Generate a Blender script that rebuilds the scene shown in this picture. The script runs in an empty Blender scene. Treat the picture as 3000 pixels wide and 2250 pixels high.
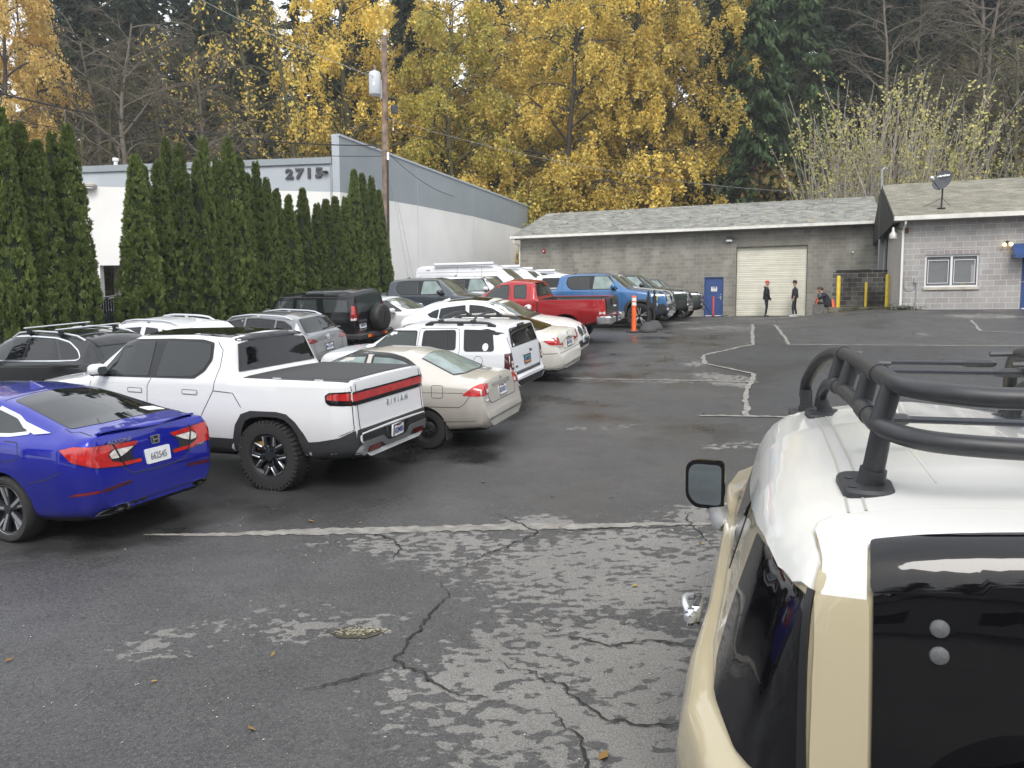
import bpy, bmesh, math, random
import numpy as np
from mathutils import Vector, Matrix
from mathutils.bvhtree import BVHTree
from mathutils.geometry import delaunay_2d_cdt
rad = math.radians
random.seed(7)
SC = bpy.context.scene
COL = SC.collection
# ---------------------------------------------------------------- camera
CAMZ = 2.7
cam_d = bpy.data.cameras.new("camera")
cam = bpy.data.objects.new("camera", cam_d); COL.objects.link(cam)
cam_d.sensor_fit = 'HORIZONTAL'; cam_d.sensor_width = 36.0
cam_d.lens = 36.0 * 2278.0 / 3000.0
cam_d.clip_start = 0.05; cam_d.clip_end = 3000
_p = math.atan(203.0 / 2278.0); _r = rad(.29)
_fw = Vector((0, math.cos(_p), -math.sin(_p))); _rt = Vector((1, 0, 0)); _up = _rt.cross(_fw)
_rt2 = _rt * math.cos(_r) - _up * math.sin(_r); _up2 = _up * math.cos(_r) + _rt * math.sin(_r)
_m = Matrix((_rt2, _up2, -_fw)).transposed().to_4x4(); _m.translation = (0, 0, CAMZ)
cam.matrix_world = _m
SC.camera = cam
# ---------------------------------------------------------------- sky, sun, exposure (overcast)
SUN_EL, SUN_AZ = rad(48), rad(182)       # azimuth clockwise from +y: light comes from behind the camera
W = bpy.data.worlds.new("World"); SC.world = W; W.use_nodes = True
nt = W.node_tree; nt.nodes.clear()
o_ = nt.nodes.new('ShaderNodeOutputWorld'); b_ = nt.nodes.new('ShaderNodeBackground')
s_ = nt.nodes.new('ShaderNodeTexSky'); s_.sky_type = 'NISHITA'; s_.sun_disc = False
s_.sun_elevation = SUN_EL; s_.sun_rotation = SUN_AZ; s_.dust_density = 4; s_.air_density = 1.0
mx = nt.nodes.new('ShaderNodeMix'); mx.data_type = 'RGBA'; mx.inputs[0].default_value = .8
# cloud cover: soft grey patches over the clear sky
tc_ = nt.nodes.new('ShaderNodeTexCoord'); nz_ = nt.nodes.new('ShaderNodeTexNoise'); nz_.inputs['Scale'].default_value = 2.2
nz_.inputs['Detail'].default_value = 6
cr_ = nt.nodes.new('ShaderNodeValToRGB')
cr_.color_ramp.elements[0].position = .3; cr_.color_ramp.elements[0].color = (6.8, 7.1, 7.5, 1)
cr_.color_ramp.elements[1].position = .75; cr_.color_ramp.elements[1].color = (10.6, 10.7, 10.8, 1)
nt.links.new(tc_.outputs['Generated'], nz_.inputs['Vector']); nt.links.new(nz_.outputs['Fac'], cr_.inputs['Fac'])
nt.links.new(s_.outputs['Color'], mx.inputs[6]); nt.links.new(cr_.outputs['Color'], mx.inputs[7])
nt.links.new(mx.outputs[2], b_.inputs['Color']); b_.inputs['Strength'].default_value = .13
nt.links.new(b_.outputs[0], o_.inputs[0])
sl = bpy.data.lights.new("sun", 'SUN'); sl.energy = 1.4; sl.angle = rad(25); sl.color = (1, .97, .93)
so = bpy.data.objects.new("sun", sl); COL.objects.link(so)
_d = Vector((math.sin(SUN_AZ) * math.cos(SUN_EL), math.cos(SUN_AZ) * math.cos(SUN_EL), math.sin(SUN_EL)))
so.rotation_euler = _d.to_track_quat('Z', 'Y').to_euler(); so.location = (0, -20, 60)
vs = SC.view_settings; vs.view_transform = 'Standard'; vs.look = 'None'; vs.gamma = 1; vs.exposure = 0.72
SC.render.film_transparent = False
try:
    SC.cycles.max_bounces = 6; SC.cycles.diffuse_bounces = 3; SC.cycles.glossy_bounces = 3
    SC.cycles.transparent_max_bounces = 6
except Exception: pass

# ---------------------------------------------------------------- ground height: the lot climbs away from the camera
_U = [-60, -10, 0, 3, 6, 9, 11.5, 14, 16.5, 19, 22, 25.5, 29, 33, 38, 42.7, 47, 58, 300]
_G = [-1.0, .0, .30, .38, .49, .63, .78, 1.0, 1.27, 1.55, 1.87, 2.15, 2.33, 2.46, 2.50, 2.55, 2.58, 2.6, 2.6]
_us = np.arange(-60, 300, .1); _gs = np.interp(_us, _U, _G)
_k = np.hanning(31); _k /= _k.sum(); _gs = np.convolve(np.pad(_gs, 15, mode='edge'), _k, 'valid')
SA, CA = math.sin(rad(20)), math.cos(rad(20))
def g0(x, y): return float(np.interp(x * SA + y * CA, _us, _gs))
def sstep(a, b, t):
    t = min(1, max(0, (t - a) / (b - a))); return t * t * (3 - 2 * t)
def ground(x, y):
    u = x * SA + y * CA; v = x * CA - y * SA
    z = g0(x, y) + .36 * sstep(-1.5, 3.5, v) * sstep(24, 32, u) * (1 - sstep(36, 41, u))
    e = max(0, u - 57 - 7 * (1 - sstep(-22, -4, v)) + 8 * sstep(-26, -50, v))        # wooded bank behind the buildings
    return z + .62 * min(e, 46) * sstep(0, 9, e) + .12 * max(0, e - 46)
def slope(x, y):
    u = x * SA + y * CA
    return float((np.interp(u + .9, _us, _gs) - np.interp(u - .9, _us, _gs)) / 1.8)
# ---------------------------------------------------------------- materials
MATS = {}
def mat(name, base=(.5, .5, .5), rough=.5, metal=0, coat=0, spec=.5, noise=0, nscale=8, bump=0, bscale=40, trans=0, alpha=1, emis=None, dirt=0):
    if name in MATS: return MATS[name]
    m = bpy.data.materials.new(name); m.use_nodes = True; MATS[name] = m
    t = m.node_tree; b = t.nodes['Principled BSDF']
    b.inputs['Base Color'].default_value = (*base, 1); b.inputs['Roughness'].default_value = rough
    b.inputs['Metallic'].default_value = metal; b.inputs['Coat Weight'].default_value = coat
    b.inputs['Coat Roughness'].default_value = .03; b.inputs['Specular IOR Level'].default_value = spec
    b.inputs['Transmission Weight'].default_value = trans; b.inputs['Alpha'].default_value = alpha
    if emis: b.inputs['Emission Color'].default_value = (*emis[:3], 1); b.inputs['Emission Strength'].default_value = emis[3]
    tc = None
    if noise or bump or dirt:
        tc = t.nodes.new('ShaderNodeTexCoord')
    if noise:
        n = t.nodes.new('ShaderNodeTexNoise'); n.inputs['Scale'].default_value = nscale; n.inputs['Detail'].default_value = 6
        r = t.nodes.new('ShaderNodeMapRange'); r.inputs[1].default_value = .3; r.inputs[2].default_value = .7
        r.inputs[3].default_value = 1 - noise; r.inputs[4].default_value = 1 + noise
        h = t.nodes.new('ShaderNodeMix'); h.data_type = 'RGBA'; h.blend_type = 'MULTIPLY'; h.inputs[0].default_value = 1
        h.inputs[6].default_value = (*base, 1)
        t.links.new(tc.outputs['Object'], n.inputs['Vector']); t.links.new(n.outputs['Fac'], r.inputs[0])
        cb = t.nodes.new('ShaderNodeCombineColor')
        for i in range(3): t.links.new(r.outputs[0], cb.inputs[i])
        t.links.new(cb.outputs[0], h.inputs[7]); t.links.new(h.outputs[2], b.inputs['Base Color'])
        rr = t.nodes.new('ShaderNodeMapRange'); rr.inputs[3].default_value = max(.02, rough * .8); rr.inputs[4].default_value = min(1, rough * 1.2)
        t.links.new(n.outputs['Fac'], rr.inputs[0]); t.links.new(rr.outputs[0], b.inputs['Roughness'])
    if bump:
        n = t.nodes.new('ShaderNodeTexNoise'); n.inputs['Scale'].default_value = bscale; n.inputs['Detail'].default_value = 4
        u = t.nodes.new('ShaderNodeBump'); u.inputs['Strength'].default_value = bump; u.inputs['Distance'].default_value = .02
        t.links.new(tc.outputs['Object'], n.inputs['Vector']); t.links.new(n.outputs['Fac'], u.inputs['Height'])
        t.links.new(u.outputs[0], b.inputs['Normal'])
    return m
def paint(name, base, metal=0.0, rough=.38, road=.5):
    """car paint: clear coat over colour, with road film low on the body"""
    if name in MATS: return MATS[name]
    m = mat(name, base, rough, metal, coat=1.0, spec=.08)
    t = m.node_tree; b = t.nodes['Principled BSDF']
    b.inputs['Coat Roughness'].default_value = .04
    tc = t.nodes.new('ShaderNodeTexCoord'); sp = t.nodes.new('ShaderNodeSeparateXYZ'); t.links.new(tc.outputs['Object'], sp.inputs[0])
    n = t.nodes.new('ShaderNodeTexNoise'); n.inputs['Scale'].default_value = 5; n.inputs['Detail'].default_value = 8
    mp = t.nodes.new('ShaderNodeMapping'); mp.inputs['Scale'].default_value = (1, 1, .3)
    t.links.new(tc.outputs['Object'], mp.inputs[0]); t.links.new(mp.outputs[0], n.inputs['Vector'])
    r = t.nodes.new('ShaderNodeMapRange'); r.inputs[1].default_value = .95; r.inputs[2].default_value = .35; r.inputs[3].default_value = 0; r.inputs[4].default_value = road
    t.links.new(sp.outputs['Z'], r.inputs[0])
    mu = t.nodes.new('ShaderNodeMath'); mu.operation = 'MULTIPLY'; t.links.new(r.outputs[0], mu.inputs[0]); t.links.new(n.outputs['Fac'], mu.inputs[1])
    x = t.nodes.new('ShaderNodeMix'); x.data_type = 'RGBA'; x.inputs[6].default_value = (*base, 1)
    x.inputs[7].default_value = (.16, .14, .115, 1)
    t.links.new(mu.outputs[0], x.inputs[0]); t.links.new(x.outputs[2], b.inputs['Base Color'])
    n2 = t.nodes.new('ShaderNodeMapRange'); n2.inputs[3].default_value = .03; n2.inputs[4].default_value = .5
    t.links.new(mu.outputs[0], n2.inputs[0]); t.links.new(n2.outputs[0], b.inputs['Coat Roughness'])
    return m
# ---------------------------------------------------------------- objects
def link(name, me, m=None, parent=None):
    o = bpy.data.objects.new(name, me); COL.objects.link(o)
    if m is not None and me is not None and hasattr(me, 'materials') and len(me.materials) == 0:
        for q in (m if isinstance(m, (list, tuple)) else [m]): me.materials.append(q)
    if parent: o.parent = parent
    return o
def tag(o, label=None, cat=None, group=None, kind=None):
    if label: o['label'] = label
    if cat: o['category'] = cat
    if group: o['group'] = group
    if kind: o['kind'] = kind
    return o
def empty(name, loc=(0, 0, 0), rz=0):
    o = bpy.data.objects.new(name, None); COL.objects.link(o); o.location = loc; o.rotation_euler = (0, 0, rz)
    o.empty_display_size = .2; return o
def copy_tree(o, parent=None):
    c = o.copy(); COL.objects.link(c); c.parent = parent
    for ch in list(o.children): copy_tree(ch, c)
    return c
def smooth(me, ang=35):
    me.polygons.foreach_set('use_smooth', [True] * len(me.polygons)); me.set_sharp_from_angle(angle=rad(ang)); me.update()
class MB:
    """collects shapes for ONE mesh object"""
    def __init__(s): s.v = []; s.f = []; s.mi = []; s.cur = 0
    def add(s, vs, fs):
        n = len(s.v); s.v += [tuple(p) for p in vs]; s.f += [tuple(n + i for i in f) for f in fs]; s.mi += [s.cur] * len(fs); return s
    def box(s, c, d, rz=0, M=None, bev=0):
        x, y, z = (k / 2 for k in d)
        if bev <= 0:
            P = [(-x, -y, -z), (x, -y, -z), (x, y, -z), (-x, y, -z), (-x, -y, z), (x, -y, z), (x, y, z), (-x, y, z)]
            F = [(0, 3, 2, 1), (4, 5, 6, 7), (0, 1, 5, 4), (1, 2, 6, 5), (2, 3, 7, 6), (3, 0, 4, 7)]
        else:
            b = min(bev, x * .9, y * .9, z * .9)
            P = []
            for sz, k in ((-1, 1), (-1, 0), (1, 0), (1, 1)):
                zz = sz * (z if k else z - b); xx = x - (b if k else 0); yy = y - (b if k else 0)
                c2 = b
                P += [(-xx + c2, -yy, zz), (xx - c2, -yy, zz), (xx, -yy + c2, zz), (xx, yy - c2, zz), (xx - c2, yy, zz), (-xx + c2, yy, zz), (-xx, yy - c2, zz), (-xx, -yy + c2, zz)]
            F = [tuple(range(7, -1, -1)), tuple(range(24, 32))]
            for r in range(3):
                for i in range(8): F.append((r * 8 + i, r * 8 + (i + 1) % 8, r * 8 + 8 + (i + 1) % 8, r * 8 + 8 + i))
        cs, sn = math.cos(rz), math.sin(rz)
        if M is None: P = [(c[0] + p[0] * cs - p[1] * sn, c[1] + p[0] * sn + p[1] * cs, c[2] + p[2]) for p in P]
        else: P = [tuple(M @ Vector(p) + Vector(c)) for p in P]
        return s.add(P, F)
    def tube(s, pts, r, n=8, cap=True):
        pts = [Vector(p) for p in pts]; k = len(pts)
        rs = r if isinstance(r, (list, tuple)) else [r] * k
        up = None; V = []; F = []
        for i, p in enumerate(pts):
            t = (pts[min(i + 1, k - 1)] - pts[max(i - 1, 0)])
            if t.length < 1e-9: t = Vector((0, 0, 1))
            t.normalize()
            if up is None: up = t.orthogonal().normalized()
            up = (up - t * up.dot(t))
            if up.length < 1e-6: up = t.orthogonal()
            up.normalize(); w = t.cross(up)
            for j in range(n):
                a = 2 * math.pi * j / n; V.append(p + (up * math.cos(a) + w * math.sin(a)) * rs[i])
        for i in range(k - 1):
            for j in range(n): F.append((i * n + j, i * n + (j + 1) % n, (i + 1) * n + (j + 1) % n, (i + 1) * n + j))
        if cap: F += [tuple(range(n - 1, -1, -1)), tuple((k - 1) * n + j for j in range(n))]
        return s.add(V, F)
    def lathe(s, prof, M=None, n=24, cap=False):
        V = []; F = []; k = len(prof)
        for r, h in prof:
            for j in range(n):
                a = 2 * math.pi * j / n; p = Vector((r * math.cos(a), r * math.sin(a), h)); V.append(M @ p if M else p)
        for i in range(k - 1):
            for j in range(n): F.append((i * n + j, i * n + (j + 1) % n, (i + 1) * n + (j + 1) % n, (i + 1) * n + j))
        if cap: F += [tuple(range(n - 1, -1, -1)), tuple((k - 1) * n + j for j in range(n))]
        return s.add(V, F)
    def prism(s, poly, M, h0, h1):
        """2-D polygon in M's local xy extruded from h0 to h1 along its z"""
        n = len(poly); V = [M @ Vector((a, b, h0)) for a, b in poly] + [M @ Vector((a, b, h1)) for a, b in poly]
        F = [tuple(range(n - 1, -1, -1)), tuple(range(n, 2 * n))] + [(i, (i + 1) % n, n + (i + 1) % n, n + i) for i in range(n)]
        return s.add(V, F)
    def mesh(s, name, ang=35, sm=True):
        me = bpy.data.meshes.new(name); me.from_pydata(s.v, [], s.f)
        if any(s.mi): me.polygons.foreach_set('material_index', s.mi)
        bm = bmesh.new(); bm.from_mesh(me); bmesh.ops.recalc_face_normals(bm, faces=bm.faces); bm.to_mesh(me); bm.free()
        if sm: smooth(me, ang)
        me.update(); return me
    def build(s, name, m=None, parent=None, ang=35, sm=True): return link(name, s.mesh(name, ang, sm), m, parent)
def sphere_prof(r, n=8, h=1.0): return [(r * math.sin(math.pi * i / n) + 1e-4, -r * h * math.cos(math.pi * i / n)) for i in range(n + 1)]
def roundpoly(pts, rads, n=4, closed=False):
    out = []; k = len(pts)
    for i, p in enumerate(pts):
        r = rads if not isinstance(rads, (list, tuple)) else rads[i]
        if (not closed and i in (0, k - 1)): out.append(tuple(p)); continue
        a = Vector(pts[i - 1]); b = Vector(p); c = Vector(pts[(i + 1) % k])
        da = a - b; dc = c - b; la, lc = da.length, dc.length
        r1 = min(r, la * .47); r2 = min(r, lc * .47)
        A = b + da * (r1 / la if la > 1e-9 else 0); Cc = b + dc * (r2 / lc if lc > 1e-9 else 0)
        for j in range(n):
            t = j / (n - 1); out.append(tuple(A * (1 - t) ** 2 + b * 2 * t * (1 - t) + Cc * t * t))
    return out
def text_mesh(txt, size, depth=.004, shear=0, bold=0, spacing=1.0):
    cu = bpy.data.curves.new("text", 'FONT'); cu.body = txt; cu.size = size; cu.extrude = depth; cu.align_x = 'CENTER'; cu.align_y = 'CENTER'
    cu.shear = shear; cu.offset = bold; cu.space_character = spacing; cu.resolution_u = 2
    o = bpy.data.objects.new("text", cu); COL.objects.link(o)
    dg = bpy.context.evaluated_depsgraph_get(); me = bpy.data.meshes.new_from_object(o.evaluated_get(dg))
    bpy.data.objects.remove(o); bpy.data.curves.remove(cu)
    me.materials.clear(); return me
def text_obj(name, txt, size, M, m, parent, depth=.004, **k):
    me = text_mesh(txt, size, depth, **k); me.transform(M); return link(name, me, m, parent)
def spl(P, n=6):
    out = []
    for i in range(len(P) - 1):
        a, b = Vector(P[i]), Vector(P[i + 1]); p = Vector(P[i - 1]) if i else a * 2 - b; q = Vector(P[i + 2]) if i + 2 < len(P) else b * 2 - a
        for k in range(n):
            t = k / n; out.append(.5 * (2 * a + (b - p) * t + (2 * p - 5 * a + 4 * b - q) * t * t + (3 * a - p - 3 * b + q) * t ** 3))
    return out + [Vector(P[-1])]
# ---------------------------------------------------------------- car bodies
def ev(c, x):
    if x <= c[0][0]: return c[0][1]
    for (a, b), (d, e) in zip(c, c[1:]):
        if x <= d: return b + (e - b) * (x - a) / (d - a) if d > a else e
    return c[-1][1]
def evs(c, x, s):
    if s <= 0: return ev(c, x)
    w = 0; t = 0
    for i in range(-3, 4):
        k = 4 - abs(i); w += k; t += k * ev(c, x + s * i / 3)
    return t / w
class Car:
    def __init__(c, name, pose, spec, pm):
        c.s = spec; c.root = empty(name); c.pm = pm
        x, y, h = pose[:3]; hh = rad(h); s = slope(x, y); gx, gy = s * SA, s * CA
        f = Vector((math.sin(hh), math.cos(hh), gx * math.sin(hh) + gy * math.cos(hh))).normalized()
        l = Vector((-math.cos(hh), math.sin(hh), -gx * math.cos(hh) + gy * math.sin(hh))); l = (l - f * l.dot(f)).normalized()
        u = f.cross(l); m = Matrix((f, l, u)).transposed().to_4x4()
        m.translation = (x, y, g0(x, y) + (pose[3] if len(pose) > 3 else 0)); c.root.matrix_world = m
        c.body(pm)
    def section(c, x):
        s = c.s; sm = s.get('sm', .05); e = lambda k, d=None, q=None: evs(s[k], x, sm if q is None else q) if k in s else d
        T = e('T', q=s.get('smT', .03)); W = e('W'); M = e('M', W + .03); zm = e('zm', .8); zb = e('zb', .25); R = e('R'); cr = e('cr', .05); B = e('B')
        if not ('well' in s and s['well'][0] < x < s['well'][1]): B = min(B, T - cr - .012)
        zm = min(zm, B - .02); zb = min(zb, zm - .12); R = min(R, W - .012)
        P = [(0, zb), (W * .8, zb), (M - .02 - s.get('tuck', .03), zb + .09), (M, zm), (W, B), (R, T - cr), (R * .55, T - cr * .32), (0, T)]
        Rr = [0, .05, .08, s.get('rm', .16), e('rb', .06), e('rR', .09), .3, 0]
        if 'sh' in s: q = min(e('sh'), W - R - .004, .9 * (T - cr - B)); P.insert(5, (W - q, B + q * .3)); Rr.insert(5, .02)
        return roundpoly(P, Rr, 5)
    def body(c, pm):
        s = c.s; x0, x1 = s['x0'], s['x1']
        xs = set(np.round(np.arange(x0, x1, .07), 3)) | {x0, x1}
        for k in ('T', 'W', 'B', 'R'):
            for a, _ in s[k]:
                for d in (-.03, -.015, 0, .015, .03):
                    if x0 < a + d < x1: xs.add(round(a + d, 3))
        for i in range(14): xs.add(round(x0 + .012 * i, 3)); xs.add(round(x1 - .012 * i, 3))
        xs = sorted(xs); V = []; F = []
        for x in xs:
            h = c.section(x); ring = [(x, y, z) for y, z in h] + [(x, -y, z) for y, z in h[-2:0:-1]]
            V += ring
        n = len(ring); k = len(xs)
        for i in range(k - 1):
            for j in range(n): F.append((i * n + j, i * n + (j + 1) % n, (i + 1) * n + (j + 1) % n, (i + 1) * n + j))
        F += [tuple(range(n)), tuple((k - 1) * n + j for j in range(n - 1, -1, -1))]
        me = bpy.data.meshes.new('body'); me.from_pydata(V, [], F)
        bm = bmesh.new(); bm.from_mesh(me); bmesh.ops.recalc_face_normals(bm, faces=bm.faces); bm.to_mesh(me)
        bm.free()
        me.materials.append(pm); me.materials.append(MATS['car_under'])
        mi = [0] * len(me.polygons)
        for i, p in enumerate(me.polygons):
            if p.normal.z < -.75 or p.center.z < s.get('zblack', 0): mi[i] = 1
        me.polygons.foreach_set('material_index', mi)
        smooth(me, s.get('ang', 28)); c.P = [tuple(p.vertices) for p in me.polygons]; c.V = [v.co.copy() for v in me.vertices]; c.N = [v.normal.copy() for v in me.vertices]; c.PN = [p.normal.copy() for p in me.polygons]
        c.bvh = BVHTree.FromPolygons(c.V, c.P)
        ob = link('body', me); ob.parent = c.root
        if s.get('arches'):
            mb = MB()
            for poly in s['arches']:
                for sd in (1, -1):
                    M = Matrix(((1, 0, 0, 0), (0, 0, 1, 0), (0, 1, 0, 0), (0, 0, 0, 1)))
                    mb.prism(poly, M, sd * .52, sd * 1.4)
            cm = mb.mesh('cut', sm=False); co = link('cut', cm, MATS['car_under'])
            co.parent = c.root
            md = ob.modifiers.new('b', 'BOOLEAN'); md.operation = 'DIFFERENCE'; md.object = co; md.solver = 'EXACT'
            bpy.context.view_layer.update()
            dg = bpy.context.evaluated_depsgraph_get(); new = bpy.data.meshes.new_from_object(ob.evaluated_get(dg))
            ob.modifiers.clear(); ob.data = new; bpy.data.objects.remove(co); bpy.data.meshes.remove(me); me = new
            me.name = 'body'
            # faces made by the cutter sit inside the arch outline: lining
            polys = s['arches']
            mi = [0] * len(me.polygons)
            for i, p in enumerate(me.polygons):
                mi[i] = 1 if (p.normal.z < -.75 or p.center.z < s.get('zblack', 0)) else p.material_index if p.material_index < 2 else 1
                for q in polys:
                    cx = sum(a for a, b in q) / len(q); cz = sum(b for a, b in q) / len(q)
                    ce = p.center
                    if abs(ce.y) > .5 and inpoly(cx + (ce.x - cx) / 1.012, cz + (ce.z - cz) / 1.012, q): mi[i] = 1
            me.polygons.foreach_set('material_index', mi)
        smooth(me, s.get('ang', 28)); c.ob = ob
    # --- draped panels
    def ray(c, view, a, b):
        if view == 'side': o, d = Vector((a, 4, b)), Vector((0, -1, 0))
        elif view == 'right': o, d = Vector((a, -4, b)), Vector((0, 1, 0))
        elif view == 'rear': o, d = Vector((-9, a, b)), Vector((1, 0, 0))
        elif view == 'front': o, d = Vector((12, a, b)), Vector((-1, 0, 0))
        elif view == 'top': o, d = Vector((a, b, 6)), Vector((0, 0, -1))
        else:                       # ('az', angle): looking horizontally along azimuth, a = across, b = z
            q = rad(view[1]); d = Vector((math.cos(q), math.sin(q), 0)); ac = Vector((-d.y, d.x, 0)); o = ac * a - d * 9 + Vector((0, 0, b))
        h, n, i, ds = c.bvh.ray_cast(o, d)
        for k in range(40):           # past the silhouette: slide back onto the body
            if h is not None: break
            if view == 'top': o = Vector((o.x, o.y * .98, o.z))
            elif view in ('side', 'right'): o.z -= .01 * (1 if o.z > .9 else -1)
            else: o = Vector((o.x, o.y * .985, o.z - .012 * (1 if o.z > .7 else -1)))
            h, n, i, ds = c.bvh.ray_cast(o, d)
        if h is None: h, n, i, ds = c.bvh.find_nearest(o + d * 8)
        # smooth normal from the face's corners, so glossy panels reflect evenly
        f = c.P[i]; fn = c.PN[i]; sn = Vector()
        for k in f[:8]:
            if c.N[k].dot(fn) > .8: sn += c.N[k] / ((c.V[k] - h).length + 1e-4)
        n = sn.normalized() if sn.length > 0 else n
        if n.dot(d) > 0: n = -n
        return h, n
    def panel(c, name, pts, view, m, d=.004, th=.02, r=0, step=.07, parent=None, mirror=False):
        P = roundpoly(pts, r, 4, True) if r else [tuple(p) for p in pts]
        B = []
        for i in range(len(P)):
            a = Vector(P[i]); b = Vector(P[(i + 1) % len(P)]); L = (b - a).length; k = max(1, int(L / step))
            if L < 1e-6: continue
            for j in range(k): B.append(a + (b - a) * j / k)
        nb = len(B); xs = [p.x for p in B]; ys = [p.y for p in B]; pts2 = list(B)
        x = min(xs) + step * .5
        while x < max(xs):
            y = min(ys) + step * .5
            while y < max(ys):
                if inpoly(x, y, B) and min((q.x - x) ** 2 + (q.y - y) ** 2 for q in B) > (step * .45) ** 2: pts2.append(Vector((x, y)))
                y += step
            x += step
        vs, es, fs, *_ = delaunay_2d_cdt(pts2, [(i, (i + 1) % nb) for i in range(nb)], [list(range(nb))], 1, 1e-6)
        obs = []
        for sgn in ((1, -1) if mirror else (1,)):
            V = []; Vi = []; NN = []
            for p in vs:
                h, n = c.ray(view, p.x, p.y)
                q = h + n * d; e = h - n * th; n = n.copy()
                if sgn < 0: q.y = -q.y; e.y = -e.y; n.y = -n.y
                V.append(q); Vi.append(e); NN.append(n)
            N = len(V); cnt = {}
            for f in fs:
                for a, b in zip(f, f[1:] + f[:1]): cnt[(a, b)] = 1
            F = [tuple(f) for f in fs]
            for (a, b) in list(cnt):
                if (b, a) not in cnt: F.append((b, a, N + a, N + b))
            used = sorted({i for f in F for i in f}); re_ = {k: i for i, k in enumerate(used)}; VV = V + Vi; NA = NN + NN
            F = [tuple(re_[i] for i in f) for f in F]; F = [(f if sum((VV[used[f[k]]] - VV[used[f[k - 1]]]).cross(VV[used[f[(k + 1) % len(f)]]] - VV[used[f[k]]]).dot(NA[used[f[k]]]) for k in range(len(f))) >= 0 or len(f) == 4 else f[::-1]) for f in F]
            me = bpy.data.meshes.new(name); me.from_pydata([VV[i] for i in used], [], F); me.polygons.foreach_set('use_smooth', [True] * len(F)); me.update()
            me.normals_split_custom_set_from_vertices([tuple(NA[i]) for i in used])
            obs.append(link(name, me, m, parent or c.root))
        return obs
    def line(c, name, lines, view, w, m, d=.0025, parent=None, mirror=False, step=.05, h=.006):
        """thin strip(s) laid on the body along 2-D polylines, one mesh"""
        obs = []
        for sgn in ((1, -1) if mirror else (1,)):
            for pts in lines:
                mb = MB(); Q = []
                for a, b in zip(pts, pts[1:]):
                    a = Vector(a); b = Vector(b); k = max(1, int((b - a).length / step))
                    for j in range(k): Q.append(a + (b - a) * j / k)
                Q.append(Vector(pts[-1])); V = []
                for i, p in enumerate(Q):
                    t = Q[min(i + 1, len(Q) - 1)] - Q[max(0, i - 1)]; t.normalize(); nn = Vector((-t.y, t.x)) * w / 2
                    for q in (p + nn, p - nn):
                        hh, n = c.ray(view, q.x, q.y)
                        for e in (hh + n * d, hh - n * h):
                            if sgn < 0: e = Vector((e.x, -e.y, e.z))
                            V.append(e)
                F = []
                for i in range(len(Q) - 1):
                    o = 4 * i; F += [(o, o + 2, o + 6, o + 4), (o, o + 4, o + 5, o + 1), (o + 2, o + 3, o + 7, o + 6)]
                mb.add(V, F)
                obs.append(mb.build(name, m, parent or c.root))
        return obs
    # --- pieces that wrap a corner: points given on the side S(x,z), rear R(y,z) or front N(y,z) face
    def wrap(c, P, ang, front=False):
        q = rad(180 + ang) if front else rad(-ang); ac = Vector((-math.sin(q), math.cos(q), 0)); out = []
        for k, a, b in P:
            h, _ = c.ray({'S': 'side', 'R': 'rear', 'N': 'front'}[k], a, b); out.append((h.dot(ac), b))
        return out
    def cpanel(c, name, P, ang, m, d=.006, th=.02, r=.01, step=.05, front=False, mirror=True, parent=None):
        return c.panel(name, c.wrap(P, ang, front), ('az', 180 + ang if front else -ang), m, d, th, r, step, parent, mirror)
    def cline(c, name, L, ang, w, m, d=.008, front=False, mirror=True):
        return c.line(name, [c.wrap(P, ang, front) for P in L], ('az', 180 + ang if front else -ang), w, m, d, None, mirror)
    def at(c, view, a, b, out=0.0):
        h, n = c.ray(view, a, b); return h + n * out, n
    def frame(c, view, a, b, out=.004, roll=0):
        """matrix whose z leaves the body at that point, x runs to the viewer's right, y up"""
        h, n = c.ray(view, a, b); z = n.normalized()
        vw = {'rear': Vector((-1, 0, .06)), 'front': Vector((1, 0, .06))}.get(view)
        if vw: z = (vw.normalized() * .75 + z * .25).normalized()
        upv = Vector((0, 0, 1)) if view != 'top' else Vector((1, 0, 0))
        x = upv.cross(z).normalized(); y = z.cross(x); M = Matrix((x, y, z)).transposed().to_4x4(); M.translation = h + z * out
        return M
    def plate(c, view, a, b, txt, w=.305, h=.152, frame='license_frame', top=None, tcol='plate_blue', out=.012, tilt=None, fullback=None):
        M = c.frame(view, a, b, out)
        if tilt is not None:      # force plane
            M = tilt
        mb = MB(); mb.prism(roundpoly([(-w / 2, -h / 2), (w / 2, -h / 2), (w / 2, h / 2), (-w / 2, h / 2)], .015, 3, True), M, -.03, .002)
        p = mb.build('license_plate', MATS[fullback or 'plate_white'], c.root)
        if frame:
            f = MB()
            for (cx, cy, dx, dy) in ((0, h / 2, w + .02, .014), (0, -h / 2, w + .02, .014), (w / 2, 0, .012, h), (-w / 2, 0, .012, h)):
                f.box(M @ Vector((cx, cy, .003)), (dx, dy, .01), M=M.to_3x3())
            f.build('plate_frame', MATS[frame], p)
        text_obj('plate_number', txt, .098, M @ Matrix.Translation((0, -.008, .003)) @ Matrix.Diagonal((.72, 1, 1, 1)), MATS[tcol], p, .002, bold=.002)
        if top: text_obj('plate_state', top, .026, M @ Matrix.Translation((0, .058, .003)), MATS['plate_red'], p, .002)
        return p
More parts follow.
